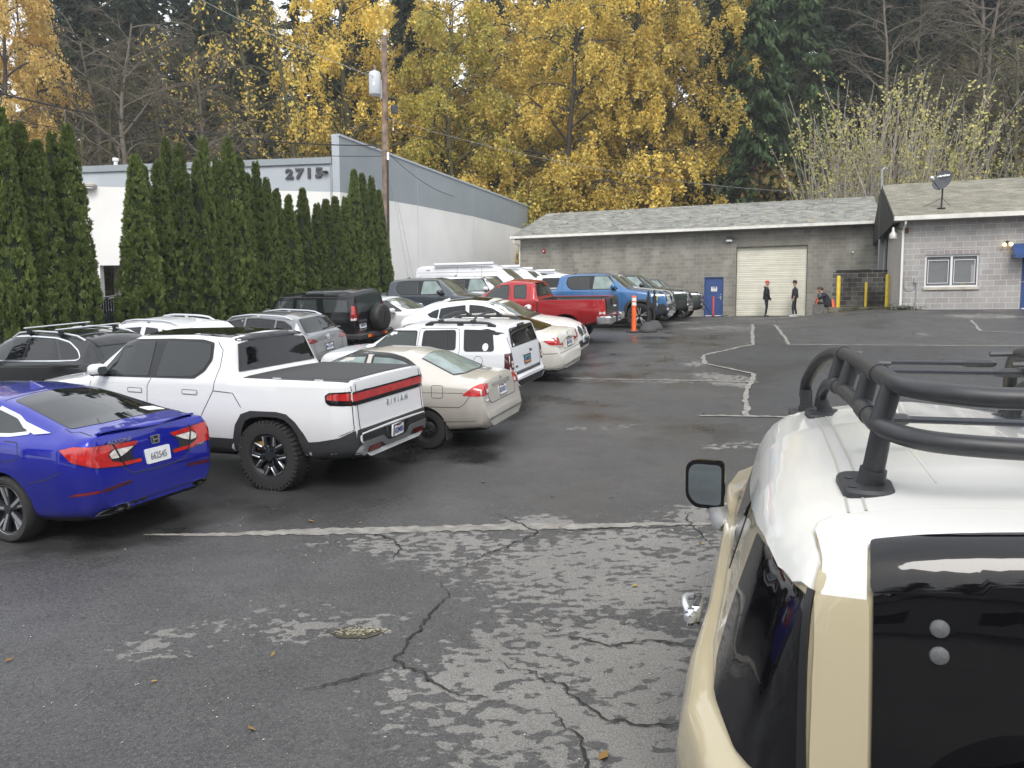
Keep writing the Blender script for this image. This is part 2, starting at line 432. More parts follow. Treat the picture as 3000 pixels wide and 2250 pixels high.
    def wheel(c, x, y, r, w, style, rim=None, tread=False, z=None, steer=0):
        sd = 1 if y > 0 else -1; z = r if z is None else z
        M = Matrix.Translation((x, y, z)) @ Matrix.Rotation(steer, 4, 'Z') @ Matrix(((1, 0, 0, 0), (0, 0, sd, 0), (0, 1, 0, 0), (0, 0, 0, 1)))   # local z = outward
        rr = rim or r * .64
        mb = MB(); h = w / 2
        mb.lathe([(rr * .98, -h * .8), (rr, -h * .95), (r * .93, -h), (r * .985, -h * .78), (r, -h * .3), (r, h * .3), (r * .985, h * .78), (r * .93, h), (r * .84, h * 1.02), (rr * 1.03, h * .93), (rr, h * .84), (rr * .96, h * .8)], M, 48)
        if tread:
            for k in range(46):
                a = 2 * math.pi * k / 46
                for s2, q in ((1, .0), (-1, .5)):
                    aa = a + q * 2 * math.pi / 46
                    R = Matrix.Rotation(aa, 4, 'Z')
                    mb.box((M @ R @ Vector((r * .992, 0, s2 * h * .72))), (.022, r * .085, h * .5), M=(M @ R).to_3x3())
                    mb.box((M @ R @ Vector((r * .955, 0, s2 * h * .985))), (.05, r * .06, .012), M=(M @ R).to_3x3())
                    mb.box((M @ R @ Vector((r * 1.0, 0, s2 * h * .22))), (.012, r * .07, h * .36), M=(M @ R).to_3x3())
        wh = mb.build('wheel', MATS['tyre'], c.root)
        b = MB()
        b.cur = 0; b.lathe([(.001, h * .25), (rr * .93, h * .25), (rr * .95, h * .8), (rr * 1.0, h * .86), (rr * .985, h * .9), (rr * .92, h * .82), (rr * .9, -h * .6)], M, 40)
        b.cur = 1; hub = h * .62; face = h * .8
        def spoke(a, w0, w1, r0, r1, t0=hub, t1=face, cur=1):
            b.cur = cur; R = M @ Matrix.Rotation(a, 4, 'Z')
            P = [(r0, -w0 / 2), (r1, -w1 / 2), (r1, w1 / 2), (r0, w0 / 2)]
            V = [R @ Vector((p[0], p[1], (t0 if i in (0, 3) else t1) - .035)) for i, p in enumerate(P)] + [R @ Vector((p[0], p[1], t0 if i in (0, 3) else t1)) for i, p in enumerate(P)]
            b.add(V, [(3, 2, 1, 0), (4, 5, 6, 7), (0, 1, 5, 4), (1, 2, 6, 5), (2, 3, 7, 6), (3, 0, 4, 7)])
        if style == 'r20':        # five paired spokes, grey with bright machined edges
            for k in range(5):
                a = 2 * math.pi * k / 5 + rad(18)
                for e in (-1, 1):
                    R = Matrix.Rotation(a, 4, 'Z')
                    p0 = Vector((.045, e * .022)); p1 = Vector((rr * .45, e * rr * .19)); p2 = Vector((rr * .93, e * rr * .235))
                    for (q0, q1, wd, t, cc) in ((p0, p1, .05, hub + .0, 1), (p1, p2, .042, hub + .012, 1), (p1, p2, .020, hub + .024, 2)):
                        dv = (q1 - q0); L = dv.length; an = math.atan2(dv.y, dv.x); b.cur = cc
                        mid = (q0 + q1) / 2 + (Vector((0, e * .018)) if cc == 2 else Vector((0, 0)))
                        b.box(M @ R @ Vector((mid.x, mid.y, t - .02)), (L, wd, .05), M=(M @ R @ Matrix.Rotation(an, 4, 'Z')).to_3x3(), bev=.006)
                b.cur = 2; b.box(M @ R @ Vector((rr * .93, 0, hub + .0)), (.02, rr * .5, .05), M=(M @ R).to_3x3())
            b.cur = 1; b.lathe([(.001, hub + .03), (.06, hub + .03), (.075, hub - .02)], M, 20)
            for k in range(5):
                a = 2 * math.pi * k / 5 + rad(54); b.cur = 0
                b.lathe([(.001, 0), (.016, 0), (.016, .01)], M @ Matrix.Rotation(a, 4, 'Z') @ Matrix.Translation((.075, 0, hub + .02)), 8)
            b.cur = 3; b.box(M @ Vector((rr * .5, rr * .42, h * .35)), (.12, .1, .03), M=M.to_3x3())
        elif style == 'y5':       # broad bright Y spokes
            for k in range(5):
                a = 2 * math.pi * k / 5 + .3
                spoke(a, rr * .2, rr * .2, rr * .1, rr * .55, cur=2)
                for e in (-1, 1): spoke(a + e * .17, rr * .1, rr * .13, rr * .45, rr * .96, face, face + .006, 2)
            b.cur = 1; b.lathe([(.001, face), (.05, face), (.07, hub - .02)], M, 20)
            b.cur = 3; b.box(M @ Vector((-rr * .45, rr * .2, h * .35)), (.12, .1, .03), M=M.to_3x3())
        elif style == 'twist':    # five wide two-tone blades
            for k in range(5):
                a = 2 * math.pi * k / 5 + .15
                spoke(a, rr * .22, rr * .55, rr * .12, rr * .97, hub, face - .012, 1)
                spoke(a - .1, rr * .09, rr * .13, rr * .15, rr * .97, hub + .006, face + .004, 2)
                spoke(a + .2, rr * .05, rr * .1, rr * .5, rr * .97, hub + .003, face + .002, 2)
            b.cur = 1; b.lathe([(.001, hub + .02), (.045, hub + .02), (.055, hub - .02)], M, 20)
            b.cur = 2; b.lathe([(rr * .95, face), (rr * 1.0, face + .012), (rr * 1.02, face)], M, 40)
        elif style == 'steel':
            b.cur = 0; b.lathe([(.001, hub - .01), (.09, hub - .01), (.11, hub - .03), (rr * .62, hub - .02), (rr * .8, hub - .06), (rr * .9, hub)], M, 30)
            for k in range(4):
                b.cur = 2; a = 2 * math.pi * k / 4 + .4; b.lathe([(.001, .02), (.012, .02), (.014, 0)], M @ Matrix.Rotation(a, 4, 'Z') @ Matrix.Translation((.055, 0, hub - .01)), 8)
        else:                     # plain multi-spoke alloy
            for k in range(7): spoke(2 * math.pi * k / 7, rr * .16, rr * .2, rr * .15, rr * .96)
            b.lathe([(.001, hub + .005), (.06, hub + .005), (.07, hub - .03)], M, 16)
        cols = {'r20': ['black', 'gunmetal', 'alloy', 'brake_gold'], 'y5': ['black', 'black', 'alloy', 'brake_gold'], 'twist': ['black', 'gunmetal', 'alloy'], 'steel': ['black_matte', 'black', 'chrome']}.get(style, ['black', 'alloy', 'alloy'])
        b.build('rim', [MATS[k] for k in cols], wh)
        return wh
    def rail(c, x0, x1, y, h, r, m, n=10, name='roof_rail', legs=True, mirror=True):
        for sgn in (1, -1) if mirror else (1,):
            mb = MB(); P = []
            for i in range(n + 1):
                t = i / n; x = x0 + (x1 - x0) * t; q, _ = c.at('top', x, y)
                e = min(1, min(t, 1 - t) / .12); P.append((x, sgn * q.y, q.z + h * math.sin(e * math.pi / 2)))
            mb.tube(P, r, 8)
            if legs:
                for t in (.5,):
                    x = x0 + (x1 - x0) * t; q, _ = c.at('top', x, y); mb.box((x, sgn * q.y, q.z + h / 2), (.07, r * 1.6, h))
            mb.build(name, m, c.root)
    def mirror_part(c, x, y, z, col, sz=(.16, .24, .17), sd=(1, -1), cap=.6, glass='mirror_glass', name='side_mirror'):
        for s2 in sd:
            mb = MB(); w, l, h = sz
            n = 14; V = []
            prof = [(0, .62), (.25, .92), (.6, 1.0), (.9, .8), (1.0, .45)]
            rings = []
            for t, k in prof:
                ring = []
                for j in range(n):
                    a = 2 * math.pi * j / n
                    cy, cz = math.cos(a), math.sin(a)
                    q = (abs(cy) ** .6) * (1 if cy > 0 else -1); e = (abs(cz) ** .6) * (1 if cz > 0 else -1)
                    ring.append((x - w * .4 + w * t, s2 * (y + l * .5 + l * .5 * k * q), z + h * .5 * k * e * (1 if e > 0 else .9)))
                rings.append(ring)
            for r_ in rings: V += r_
            F = [];
            for i in range(len(prof) - 1):
                for j in range(n): F.append((i * n + j, i * n + (j + 1) % n, (i + 1) * n + (j + 1) % n, (i + 1) * n + j))
            F += [tuple(range(n)), tuple((len(prof) - 1) * n + j for j in range(n))]
            mb.add(V, F)
            mb.tube([(x + .02, s2 * (y + l * .2), z - h * .35), (x + .03, s2 * (y - .06), z - h * .55)], .03, 6)
            me = mb.mesh('side_mirror', 50)
            o = link(name, me, [MATS[col] if isinstance(col, str) else col, MATS['black_plastic']], c.root)
            mi = [1 if (p.center.z < z - h * .28 or abs(p.center.y) < y + .01) else 0 for p in me.polygons]; me.polygons.foreach_set('material_index', mi)
            gm = MB(); M = Matrix.Translation((x - w * .4 - .003, s2 * (y + l * .5), z)) @ Matrix(((0, 0, -1, 0), (1, 0, 0, 0), (0, 1, 0, 0), (0, 0, 0, 1)))
            gm.prism(roundpoly([(-l * .29, -h * .27), (l * .29, -h * .27), (l * .29, h * .27), (-l * .29, h * .27)], .04, 4, True), M, -.004, .004)
            gm.build('mirror_glass', MATS[glass], o)
    def antenna(c, x, col, s=1.0):
        q, _ = c.at('top', x, 0); mb = MB(); V = []
        for (dx, w, z) in ((-.09, .02, 0), (.09, .018, 0), (-.075, .004, .055), (-.10, .006, .06)):
            for e in (1, -1): V.append((x - dx * s, e * w * s, q.z - .01 + z * s))
        mb.add(V, [(0, 1, 7, 6), (6, 7, 5, 4), (4, 5, 3, 2), (0, 6, 4, 2), (1, 3, 5, 7), (0, 2, 3, 1)])
        mb.build('antenna', col, c.root, ang=20)
def inpoly(x, y, P):
    r = False; n = len(P); j = n - 1
    for i in range(n):
        xi, yi = P[i][0], P[i][1]; xj, yj = P[j][0], P[j][1]
        if (yi > y) != (yj > y) and x < (xj - xi) * (y - yi) / (yj - yi) + xi: r = not r
        j = i
    return r
def arch(x, r, zc=.33, n=18, zlow=.0):
    """wheel opening outline in x,z"""
    P = [(x + r, zlow)]
    for i in range(n + 1):
        a = math.pi * i / n; P.append((x + r * math.cos(a), zc + r * math.sin(a)))
    P.append((x - r, zlow)); return P
def S(x, z): return ('S', x, z)
def RR(y, z): return ('R', y, z)
def N(y, z): return ('N', y, z)
def basic_mats():
    mat('car_under', (.012, .012, .012), .9); mat('tyre', (.022, .022, .022), .82, noise=.25, nscale=30, bump=.15, bscale=120)
    mat('black', (.012, .012, .013), .3); mat('black_matte', (.018, .018, .018), .6); mat('black_plastic', (.03, .031, .033), .55, noise=.12, nscale=20, bump=.05, bscale=300)
    mat('gloss_black', (.004, .004, .005), .03); mat('gunmetal', (.05, .055, .065), .35, .6); mat('alloy', (.55, .56, .58), .3, .8); mat('chrome', (.75, .76, .78), .12, 1)
    mat('silver_rail', (.62, .63, .65), .3, .7); mat('brake_gold', (.5, .28, .04), .4, .2)
    mat('glass_dark', (.006, .007, .008), .02, spec=.5); mat('glass_mid', (.04, .047, .047), .02); mat('glass_sky_tone', (.17, .22, .21), .02, noise=.35, nscale=3)  # last glass: sky reflection and lit interior put into its pale colour
    mat('glass_tint', (.022, .025, .026), .02); mat('windshield', (.085, .10, .09), .02, spec=.7, noise=.5, nscale=2.2)
    mat('mirror_glass', (.40, .46, .48), .02, 1); mat('seal', (.01, .01, .01), .6); mat('gap', (.03, .03, .032), .8)
    mat('tail_smoke', (.06, .008, .010), .12, coat=1); mat('tail_red', (.42, .012, .012), .12, coat=1, noise=.3, nscale=14); mat('tail_dark', (.16, .006, .008), .12, coat=1); mat('tail_white', (.62, .58, .56), .15, coat=1, noise=.25, nscale=18)
    mat('amber', (.75, .22, .02), .15, coat=1); mat('head_glass', (.5, .52, .53), .12, .35, coat=1, noise=.4, nscale=25); mat('lamp_white', (.78, .8, .82), .2, coat=.6)
    mat('plate_white', (.72, .73, .75), .4, noise=.06, nscale=25); mat('plate_blue', (.03, .05, .17), .5); mat('plate_red', (.3, .05, .05), .5); mat('license_frame', (.02, .02, .02), .4); mat('plate_grey', (.2, .2, .22), .5)
    mat('plate_green', (.1, .28, .26), .5); mat('bed_cover', (.035, .036, .038), .72, noise=.15, nscale=60, bump=.1, bscale=300)
    mat('sticker_white', (.75, .75, .74), .6); mat('reflector', (.25, .012, .012), .2, coat=1)
    mat('lining', (.015, .015, .016), .8)
basic_mats()
# ---------------------------------------------------------------- the vehicles
def M_(n): return MATS[n]
def side_glass(c, polys, m, trim='seal', tw=.022, r=.03, mirror=True, name='side_window'):
    for P in polys:
        c.panel(name, P, 'side', M_(m), .004, .02, r, mirror=mirror)
    if trim:
        L = [roundpoly(P + [P[0]], [0] + [r] * (len(P) - 1) + [0], 4) for P in polys]
        L = [[tuple(p) for p in l] for l in L]
        c.line('window_trim', L, 'side', tw, M_(trim), .007, mirror=mirror)
R1_ARCH = [[(.40, .0), (.40, .62), (.37, .74), (.30, .86), (.20, .905), (.07, .92), (-.14, .92), (-.26, .90), (-.36, .83), (-.43, .72), (-.50, .50), (-.54, .30), (-.54, 0)],
           [(3.97, 0), (3.97, .35), (3.92, .55), (3.85, .72), (3.76, .84), (3.66, .90), (3.52, .92), (3.3, .92), (3.15, .88), (3.07, .78), (3.02, .62), (3.0, .4), (3.0, 0)]]
def arch_trim(c, inner, outer, m, mirror=True):
    # ring between two outlines; both run from the front foot to the rear foot
    c.panel('wheel_arch_trim', outer + inner[::-1], 'side', m, .010, .02, mirror=mirror, step=.09)
def r1(name, pose, pm, suv=False, wheels='y5', near=False, roofm=None, dark=None):
    k = -.36 if suv else 0
    T = [(-1.22, .74), (-1.195, .785), (-1.172, .80), (-1.165, 1.34), (-1.13, 1.375), (.44, 1.385), (.50, 1.42), (.60, 1.84), (.68, 1.885), (1.3, 1.925), (2.2, 1.91), (2.42, 1.85), (2.98, 1.42), (3.1, 1.37), (3.5, 1.32), (4.1, 1.25), (4.27, 1.2), (4.34, 1.05), (4.37, .8), (4.4, .55)]
    R = [(-1.22, .80), (.42, .875), (.62, .72), (1.2, .70), (2.2, .69), (2.42, .69), (3.05, .80), (3.3, .86), (4.1, .84), (4.4, .72)]
    if suv:
        T = [(-1.0, .65), (-.96, 1.2), (-.86, 1.72), (-.78, 1.88), (0, 1.93)] + [(a, b) for a, b in T if a > 1]
        R = [(-1.0, .72), (-.86, .72), (0, .74)] + [(a, b) for a, b in R if a > 1]
    x0 = T[0][0]
    s = dict(x0=x0, x1=4.4, T=T, R=R, cr=[(x0, .012), (.4, .012), (.62, .05), (2.4, .06), (3.1, .05), (4.4, .07)],
             B=[(x0, 1.33), (.3, 1.33), (3.0, 1.30), (3.4, 1.25), (4.2, 1.12), (4.4, .9)],
             W=[(x0, .78), (x0 + .05, .84), (x0 + .12, .90), (x0 + .3, .95), (0, .965), (3.4, .965), (3.95, .945), (4.2, .90), (4.33, .82), (4.4, .72)],
             M=[(x0, .80), (x0 + .05, .875), (x0 + .12, .935), (x0 + .3, .985), (0, 1.0), (3.4, 1.0), (3.95, .975), (4.2, .93), (4.33, .85), (4.4, .74)],
             zm=[(x0, .85), (4.4, .85)], zb=[(x0, .43), (-1.0, .41), (-.6, .36), (3.9, .36), (4.15, .40), (4.4, .50)], arches=R1_ARCH, zblack=.455,
             rb=[(x0, .05), (.3, .05), (.6, .05), (3.0, .07), (4.4, .09)], rR=[(x0, .02), (.4, .02), (.62, .12), (3.3, .10)], smT=.022)
    c = Car(name, pose, s, pm); lw = M_('black_plastic')
    fw = [(2.63, 1.37), (2.58, 1.50), (2.31, 1.785), (1.86, 1.795), (1.83, 1.37)]
    rw = [(1.67, 1.79), (1.17, 1.785), (.93, 1.755), (.90, 1.58), (.97, 1.46), (1.09, 1.38), (1.70, 1.365)]
    # black band that joins both windows, then the panes
    c.panel('window_surround', [(2.72, 1.345), (2.36, 1.815), (1.6, 1.828), (1.1, 1.82), (.90, 1.785), (.86, 1.58), (.94, 1.44), (1.08, 1.35)], 'side', M_('gloss_black'), .007, .02, .03, .045, mirror=True)
    for P, m in ((fw, dark or ('glass_tint' if near else 'glass_sky_tone')), (rw, 'glass_tint')): c.panel('side_window', P, 'side', M_(m), .012, .012, .03, .045, mirror=True)
    if suv: c.panel('side_window', [(.72, 1.78), (-.55, 1.78), (-.62, 1.40), (.70, 1.40)], 'side', M_('glass_dark'), .006, .012, .06, mirror=True)
    c.panel('windshield', [(-.62, 1.87), (.62, 1.87), (.70, 1.74), (.80, 1.40), (-.80, 1.40), (-.70, 1.74)], 'front', M_('windshield'), .005, .02, .04, step=.09)
    if roofm: c.panel('roof_glass', [(.72, .64), (2.30, .62), (2.38, .5), (2.38, -.5), (2.30, -.62), (.72, -.64)], 'top', roofm, .004, .02, .03, step=.12)
    if not suv:
        c.panel('rear_window', [(.66, 1.83), (-.66, 1.83), (-.80, 1.43), (.80, 1.43)], 'rear', M_('gloss_black'), .008, .03, .02, step=.06)
        c.panel('rear_header', [(.62, 1.865), (-.62, 1.865), (-.665, 1.80), (.665, 1.80)], 'rear', M_('gloss_black'), .012, .03, .01, step=.06) if near else None
        c.panel('bed_cover', [(-1.085, .80), (.38, .82), (.38, -.82), (-1.085, -.80)], 'top', M_('bed_cover'), .010, .02, .03, step=.2)
    else: c.panel('rear_window', [(.62, 1.76), (-.62, 1.76), (-.68, 1.34), (.68, 1.34)], 'rear', M_('glass_dark'), .006, .03, .05, step=.1)
    c.mirror_part(2.56, .93, 1.44, pm, (.17, .25, .17))
    # cladding: sills, arches, bumpers
    for a, b in ((R1_ARCH[0], [(.52, .36), (.52, .62), (.46, .80), (.36, .94), (.22, .985), (-.16, .985), (-.30, .96), (-.42, .87), (-.52, .74), (-.62, .56), (-.66, .40)]),
                 (R1_ARCH[1], [(4.08, .42), (4.02, .62), (3.92, .82), (3.80, .94), (3.64, .985), (3.2, .985), (3.06, .93), (2.96, .80), (2.90, .60), (2.88, .36)])):
        inn = [p for p in a if p[1] >= .30]; arch_trim(c, inn, b, lw)
    c.panel('sill', [(.52, .44), (2.89, .44), (2.90, .62), (.52, .62)], 'side', lw, .008, .02, mirror=True, step=.15)
    c.line('panel_gap', [[(1.78, 1.345), (1.84, 1.24), (1.86, .64)], [(.86, 1.80), (.74, 1.70), (.72, 1.5), (.78, 1.21), (1.02, .82), (1.06, .64)], [(2.80, 1.34), (2.84, 1.2), (2.86, .64)]] +
           ([[(.78, 1.21), (.48, 1.19), (.36, 1.02)]] if not suv else []), 'side', .009, M_('gap'), mirror=True)
    for x in (1.16, 2.06): c.panel('door_handle', [(x - .12, 1.16), (x + .10, 1.165), (x + .10, 1.205), (x - .12, 1.20)], 'side', pm, .006, .01, .018, mirror=True); c.line('handle_gap', [roundpoly([(x - .13, 1.15), (x + .11, 1.155), (x + .11, 1.215), (x - .13, 1.21), (x - .13, 1.15)], [0, .02, .02, .02, 0], 4)], 'side', .006, M_('gap'), mirror=True) if near else None
    for x, m in ((0, 0), (3.45, 1)):
        for y in (.865, -.865): c.wheel(x, y, .432, .275, wheels, .272 if wheels == 'r20' else .30, tread=near)
    # front: light bar, stadium lamps, lower grille
    c.panel('light_bar', [(-.80, 1.075), (.80, 1.075), (.80, 1.125), (-.80, 1.125)], 'front', M_('lamp_white'), .008, .02, .02, step=.1)
    for y in (.62, -.62):
        c.panel('headlight', [(y - .055, .93), (y + .055, .93), (y + .055, 1.19), (y - .055, 1.19)], 'front', M_('lamp_white'), .022, .03, .055, step=.05)
        c.line('headlight_rim', [roundpoly([(y - .06, 1.06), (y - .06, 1.2), (y + .06, 1.2), (y + .06, .92), (y - .06, .92), (y - .06, 1.06)], [0, .06, .06, .06, .06, 0], 5)], 'front', .02, M_('gloss_black'), .025)
    c.panel('light_bar', [(3.86, 1.075), (4.27, 1.10), (4.27, 1.145), (3.86, 1.15)], 'side', M_('lamp_white'), .008, .02, .02, mirror=True)
    c.panel('front_bumper', [(-.84, .52), (.84, .52), (.84, .74), (.55, .80), (-.55, .80), (-.84, .74)], 'front', M_('black_plastic'), .012, .02, .03, step=.12)
    for sd in (1,): c.panel('front_bumper', [(4.06, .44), (4.36, .5), (4.38, .72), (4.25, .84), (4.04, .80)], 'side', M_('black_plastic'), .010, .02, .03, mirror=True)
    c.panel('skid_plate', [(-.5, .50), (.5, .50), (.44, .58), (-.44, .58)], 'front', M_('alloy'), .02, .02, .01, step=.1)
    for y in (.68, -.68): c.panel('tow_hook', [(y - .1, .62), (y + .1, .62), (y + .1, .69), (y - .1, .69)], 'front', M_('lamp_white'), .02, .02, .02, step=.05)
    c.antenna(.95, M_('black_plastic'), .9)
    return c

c = r1('white_pickup', (-2.61, 10.28, -69.2), paint('paint_white', (.66, .67, .68), road=.45), wheels='r20', near=True, roofm=M_('gloss_black'))
tag(c.root, 'white electric pickup with black roof and bed cover, red light bar across its tailgate', 'pickup truck')
# rear end of the white pickup
for sg in (1,):
    c.panel('taillight_housing', [(-1.16, 1.245), (-.90, 1.235), (-.84, 1.20), (-.85, 1.12), (-.90, 1.085), (-1.16, 1.075)], 'side', M_('gloss_black'), .006, .02, .02, mirror=True)
    c.panel('taillight', [(-1.14, 1.225), (-.91, 1.215), (-.875, 1.19), (-.875, 1.15), (-1.14, 1.135)], 'side', M_('tail_red'), .012, .02, .015, mirror=True)
    c.line('lamp_divider', [[(-.94, 1.22), (-.94, 1.135)], [(-1.13, 1.23), (-1.13, 1.09)]], 'side', .008, M_('tail_dark'), .016, mirror=True)
c.panel('taillight_housing', [(-.86, 1.235), (.86, 1.235), (.86, 1.075), (-.86, 1.075)], 'rear', M_('gloss_black'), .006, .02, .02, step=.1)
c.panel('light_bar', [(-.86, 1.215), (.86, 1.215), (.86, 1.125), (-.86, 1.125)], 'rear', M_('tail_red'), .012, .02, .015, step=.1)
c.line('panel_gap', [[(.79, 1.37), (.79, .79)], [(-.79, 1.37), (-.79, .79)]], 'rear', .010, M_('gap'), .004)
c.line('panel_gap', [[(-1.13, 1.36), (-1.145, 1.25)], [(-1.15, 1.07), (-1.16, .80)]], 'side', .006, M_('gap'), .004, mirror=True)
M = c.frame('rear', -.14, 1.0, .006)
text_obj('lettering', 'RIVIAN', .115, M @ Matrix.Diagonal((.95, 1, 1, 1)), M_('chrome'), c.root, .004, spacing=1.75)
lw = M_('black_plastic')
c.panel('rear_bumper', [(-.84, .50), (.84, .50), (.84, .785), (-.84, .785)], 'rear', lw, .014, .03, .02, step=.12)
c.panel('rear_bumper', [(-1.17, .52), (-1.05, .47), (-.60, .44), (-.60, .56), (-.56, .63), (-.72, .645), (-1.0, .70), (-1.17, .785)], 'side', lw, .012, .03, .02, mirror=True)
# bright bumper trim: stepped bar with red reflectors
bt = [(.84, .52), (.79, .645), (.34, .64), (.24, .56), (-.24, .56), (-.34, .64), (-.79, .645), (-.84, .52), (-.74, .515), (-.70, .575), (-.40, .575), (-.28, .50), (.28, .50), (.40, .575), (.70, .575), (.74, .515)]
c.panel('bumper_trim', bt, 'rear', M_('silver_rail'), .026, .03, .012, step=.05)
c.panel('plate_recess', [(-.22, .57), (.22, .57), (.30, .73), (-.30, .73)], 'rear', M_('black'), .020, .02, .01, step=.1)
for y in (.56, -.56): c.panel('reflector', [(y - .14, .50), (y + .12, .50), (y + .12, .565), (y - .14, .565)], 'rear', M_('reflector'), .022, .02, .015, step=.06)
c.plate('rear', 0, .645, '102M083', top='Washington', out=.04)
c.line('panel_gap', [[(-1.0, .72), (-1.16, .79)]], 'side', .008, M_('gap'), mirror=True)
c.panel('bed_rail_cap', [(-1.10, .86), (.38, .88), (.38, .825), (-1.10, .805)], 'top', M_('black_plastic'), .006, .02, .01, step=.2, mirror=True)
for x in (-.7, -.1):
    c.panel('tie_down_slot', [(x - .06, .845), (x + .06, .845), (x + .06, .865), (x - .06, .865)], 'top', M_('silver_rail'), .011, .01, .008, mirror=True)

c = r1('blue_pickup', (1.4, 28.7, 108.5), paint('paint_blue_light', (.045, .135, .30), .25), wheels='y5')
tag(c.root, 'medium blue electric pickup parked nose out beside the red pickup', 'pickup truck')
c = r1('dark_grey_pickup', (-4.51, 28.13, 107.5), paint('paint_slate', (.05, .06, .075), .4), wheels='y5')
tag(c.root, 'dark slate grey electric pickup in front of the hedge end, facing right', 'pickup truck')
def along(p, du, fw=0):
    h = rad(p[2]); return (p[0] + SA * du + math.sin(h) * fw, p[1] + CA * du + math.cos(h) * fw, p[2])
PB = (1.4, 28.7, 108.5)
c = r1('white_suv', along(PB, 2.6, -.3), paint('paint_white', (.66, .67, .68)), True)
tag(c.root, 'white electric SUV parked right behind the blue pickup, only hood and roof edge visible', 'suv', 'electric trucks parked nose out')
c = r1('dark_green_suv', along(PB, 5.2, 0), paint('paint_green', (.018, .03, .024), .3), True, 'plain')
tag(c.root, 'dark green electric SUV third in the nose out row beyond the blue pickup', 'suv', 'electric trucks parked nose out')
c = r1('grey_suv', along(PB, 7.7, -.25), paint('paint_grey', (.16, .17, .18), .4), True, 'plain')
tag(c.root, 'light grey electric SUV squeezed between the dark green and grey green ones', 'suv', 'electric trucks parked nose out')
c = r1('grey_green_suv', along(PB, 10.6, -.05), paint('paint_sage', (.062, .07, .062), .35), True, 'plain')
tag(c.root, 'grey green electric SUV plugged in beside the blue door', 'suv', 'electric trucks parked nose out'); GREY_GREEN = c
c = r1('white_suv', along((-4.51, 28.13, 107.5), 2.7, .55), paint('paint_white', (.66, .67, .68)), True)
tag(c.root, 'white electric SUV between the dark grey pickup and the camper vans', 'suv')

# ---- blue sedan, nearest on the left
pm = paint('paint_deep_blue', (.006, .012, .30), .45, .3, road=.12)
c = Car('blue_sedan', (-4.66, 8.4, -67.5), dict(x0=-1.10, x1=3.78,
    T=[(-1.10, .60), (-1.075, .74), (-1.055, 1.04), (-1.02, 1.105), (-.82, 1.135), (-.55, 1.19), (.1, 1.36), (.45, 1.42), (.95, 1.455), (1.5, 1.45), (1.9, 1.38), (2.75, 1.02), (3.3, .92), (3.65, .80), (3.78, .6)],
    R=[(-1.10, .70), (-.95, .72), (-.55, .66), (.1, .58), (.8, .58), (1.8, .57), (2.7, .70), (3.7, .68), (3.78, .6)],
    cr=[(-1.1, .035), (-.6, .045), (.4, .05), (1.8, .05), (2.7, .05), (3.78, .06)],
    B=[(-1.10, .95), (-.9, .99), (-.4, 1.0), (1.0, .98), (2.6, .93), (3.5, .78), (3.78, .6)],
    W=[(-1.10, .66), (-1.05, .74), (-.95, .81), (-.75, .865), (-.3, .89), (1.5, .89), (2.9, .88), (3.5, .80), (3.78, .62)],
    M=[(-1.10, .69), (-1.05, .78), (-.95, .86), (-.75, .905), (-.3, .93), (.5, .92), (2.4, .92), (2.9, .93), (3.5, .84), (3.78, .65)],
    zm=[(-1.1, .72), (.0, .74), (2, .7), (3.78, .6)], zb=[(-1.1, .34), (-.95, .25), (-.5, .21), (3.4, .2), (3.78, .25)],
    arches=[arch(0, .385, .335), arch(2.83, .385, .335)], rb=[(-1.1, .06), (0, .06), (3.78, .08)], rR=[(-1.1, .05), (-.6, .06), (.3, .09), (3.7, .08)], smT=.05), pm)
tag(c.root, 'glossy deep blue sedan cut off by the left edge, rear end toward the aisle', 'car')
side_glass(c, [[(.34, 1.30), (.02, 1.225), (-.14, 1.16), (-.28, 1.10), (-.04, 1.07), (.34, 1.06)], [(.40, 1.31), (.40, 1.06), (1.12, 1.04), (1.12, 1.36), (.8, 1.365)], [(1.2, 1.36), (1.2, 1.04), (2.3, 1.0), (1.75, 1.31)]], 'glass_tint', 'chrome', .03)
c.panel('window_blade', [(-.10, 1.19), (-.42, 1.12), (-.52, 1.10), (-.34, 1.085), (-.14, 1.135), (.05, 1.225)], 'side', M_('chrome'), .009, .012, .008, mirror=True)
c.panel('rear_window', [(.30, .50), (.335, .30), (.35, 0), (.335, -.30), (.30, -.50), (-.66, -.62), (-.73, -.3), (-.74, 0), (-.73, .3), (-.66, .62)], 'top', M_('glass_dark'), .005, .02, .05, step=.1)
c.panel('window_sticker', [(-.50, -.33), (-.50, -.52), (-.63, -.56), (-.62, -.35)], 'top', M_('sticker_white'), .009, .01, .005)
c.line('panel_gap', [[(.38, .54), (.385, 0), (.38, -.54)], [(-.78, .62), (-.72, .67), (-.60, .64)], [(-.78, -.62), (-.72, -.67), (-.60, -.64)], [(-.78, .62), (-.95, .64), (-1.02, .61)], [(-.78, -.62), (-.95, -.64), (-1.02, -.61)]], 'top', .009, M_('gap'))
c.antenna(.62, pm, 1.1)
mb = MB()                                                       # lip spoiler
P = []
for i in range(13):
    y = -.60 + 1.2 * i / 12; q, _ = c.at('top', -.965 - .06 * (1 - (y / .6) ** 2), y); P.append((q.x, y, q.z + .012 + .012 * (1 - (y / .62) ** 4)))
for i in range(12): pass
V = []; 
for p in P: V += [(p[0] + .05, p[1], p[2] - .016), (p[0] - .035, p[1], p[2] + .016), (p[0] - .04, p[1], p[2] + .002), (p[0] + .04, p[1], p[2] - .03)]
F = []
for i in range(12):
    for j in range(4): F.append((4 * i + j, 4 * i + (j + 1) % 4, 4 * i + 4 + (j + 1) % 4, 4 * i + 4 + j))
F += [(0, 1, 2, 3), (51, 50, 49, 48)]
mb.add(V, F); mb.build('lip_spoiler', pm, c.root, 30)
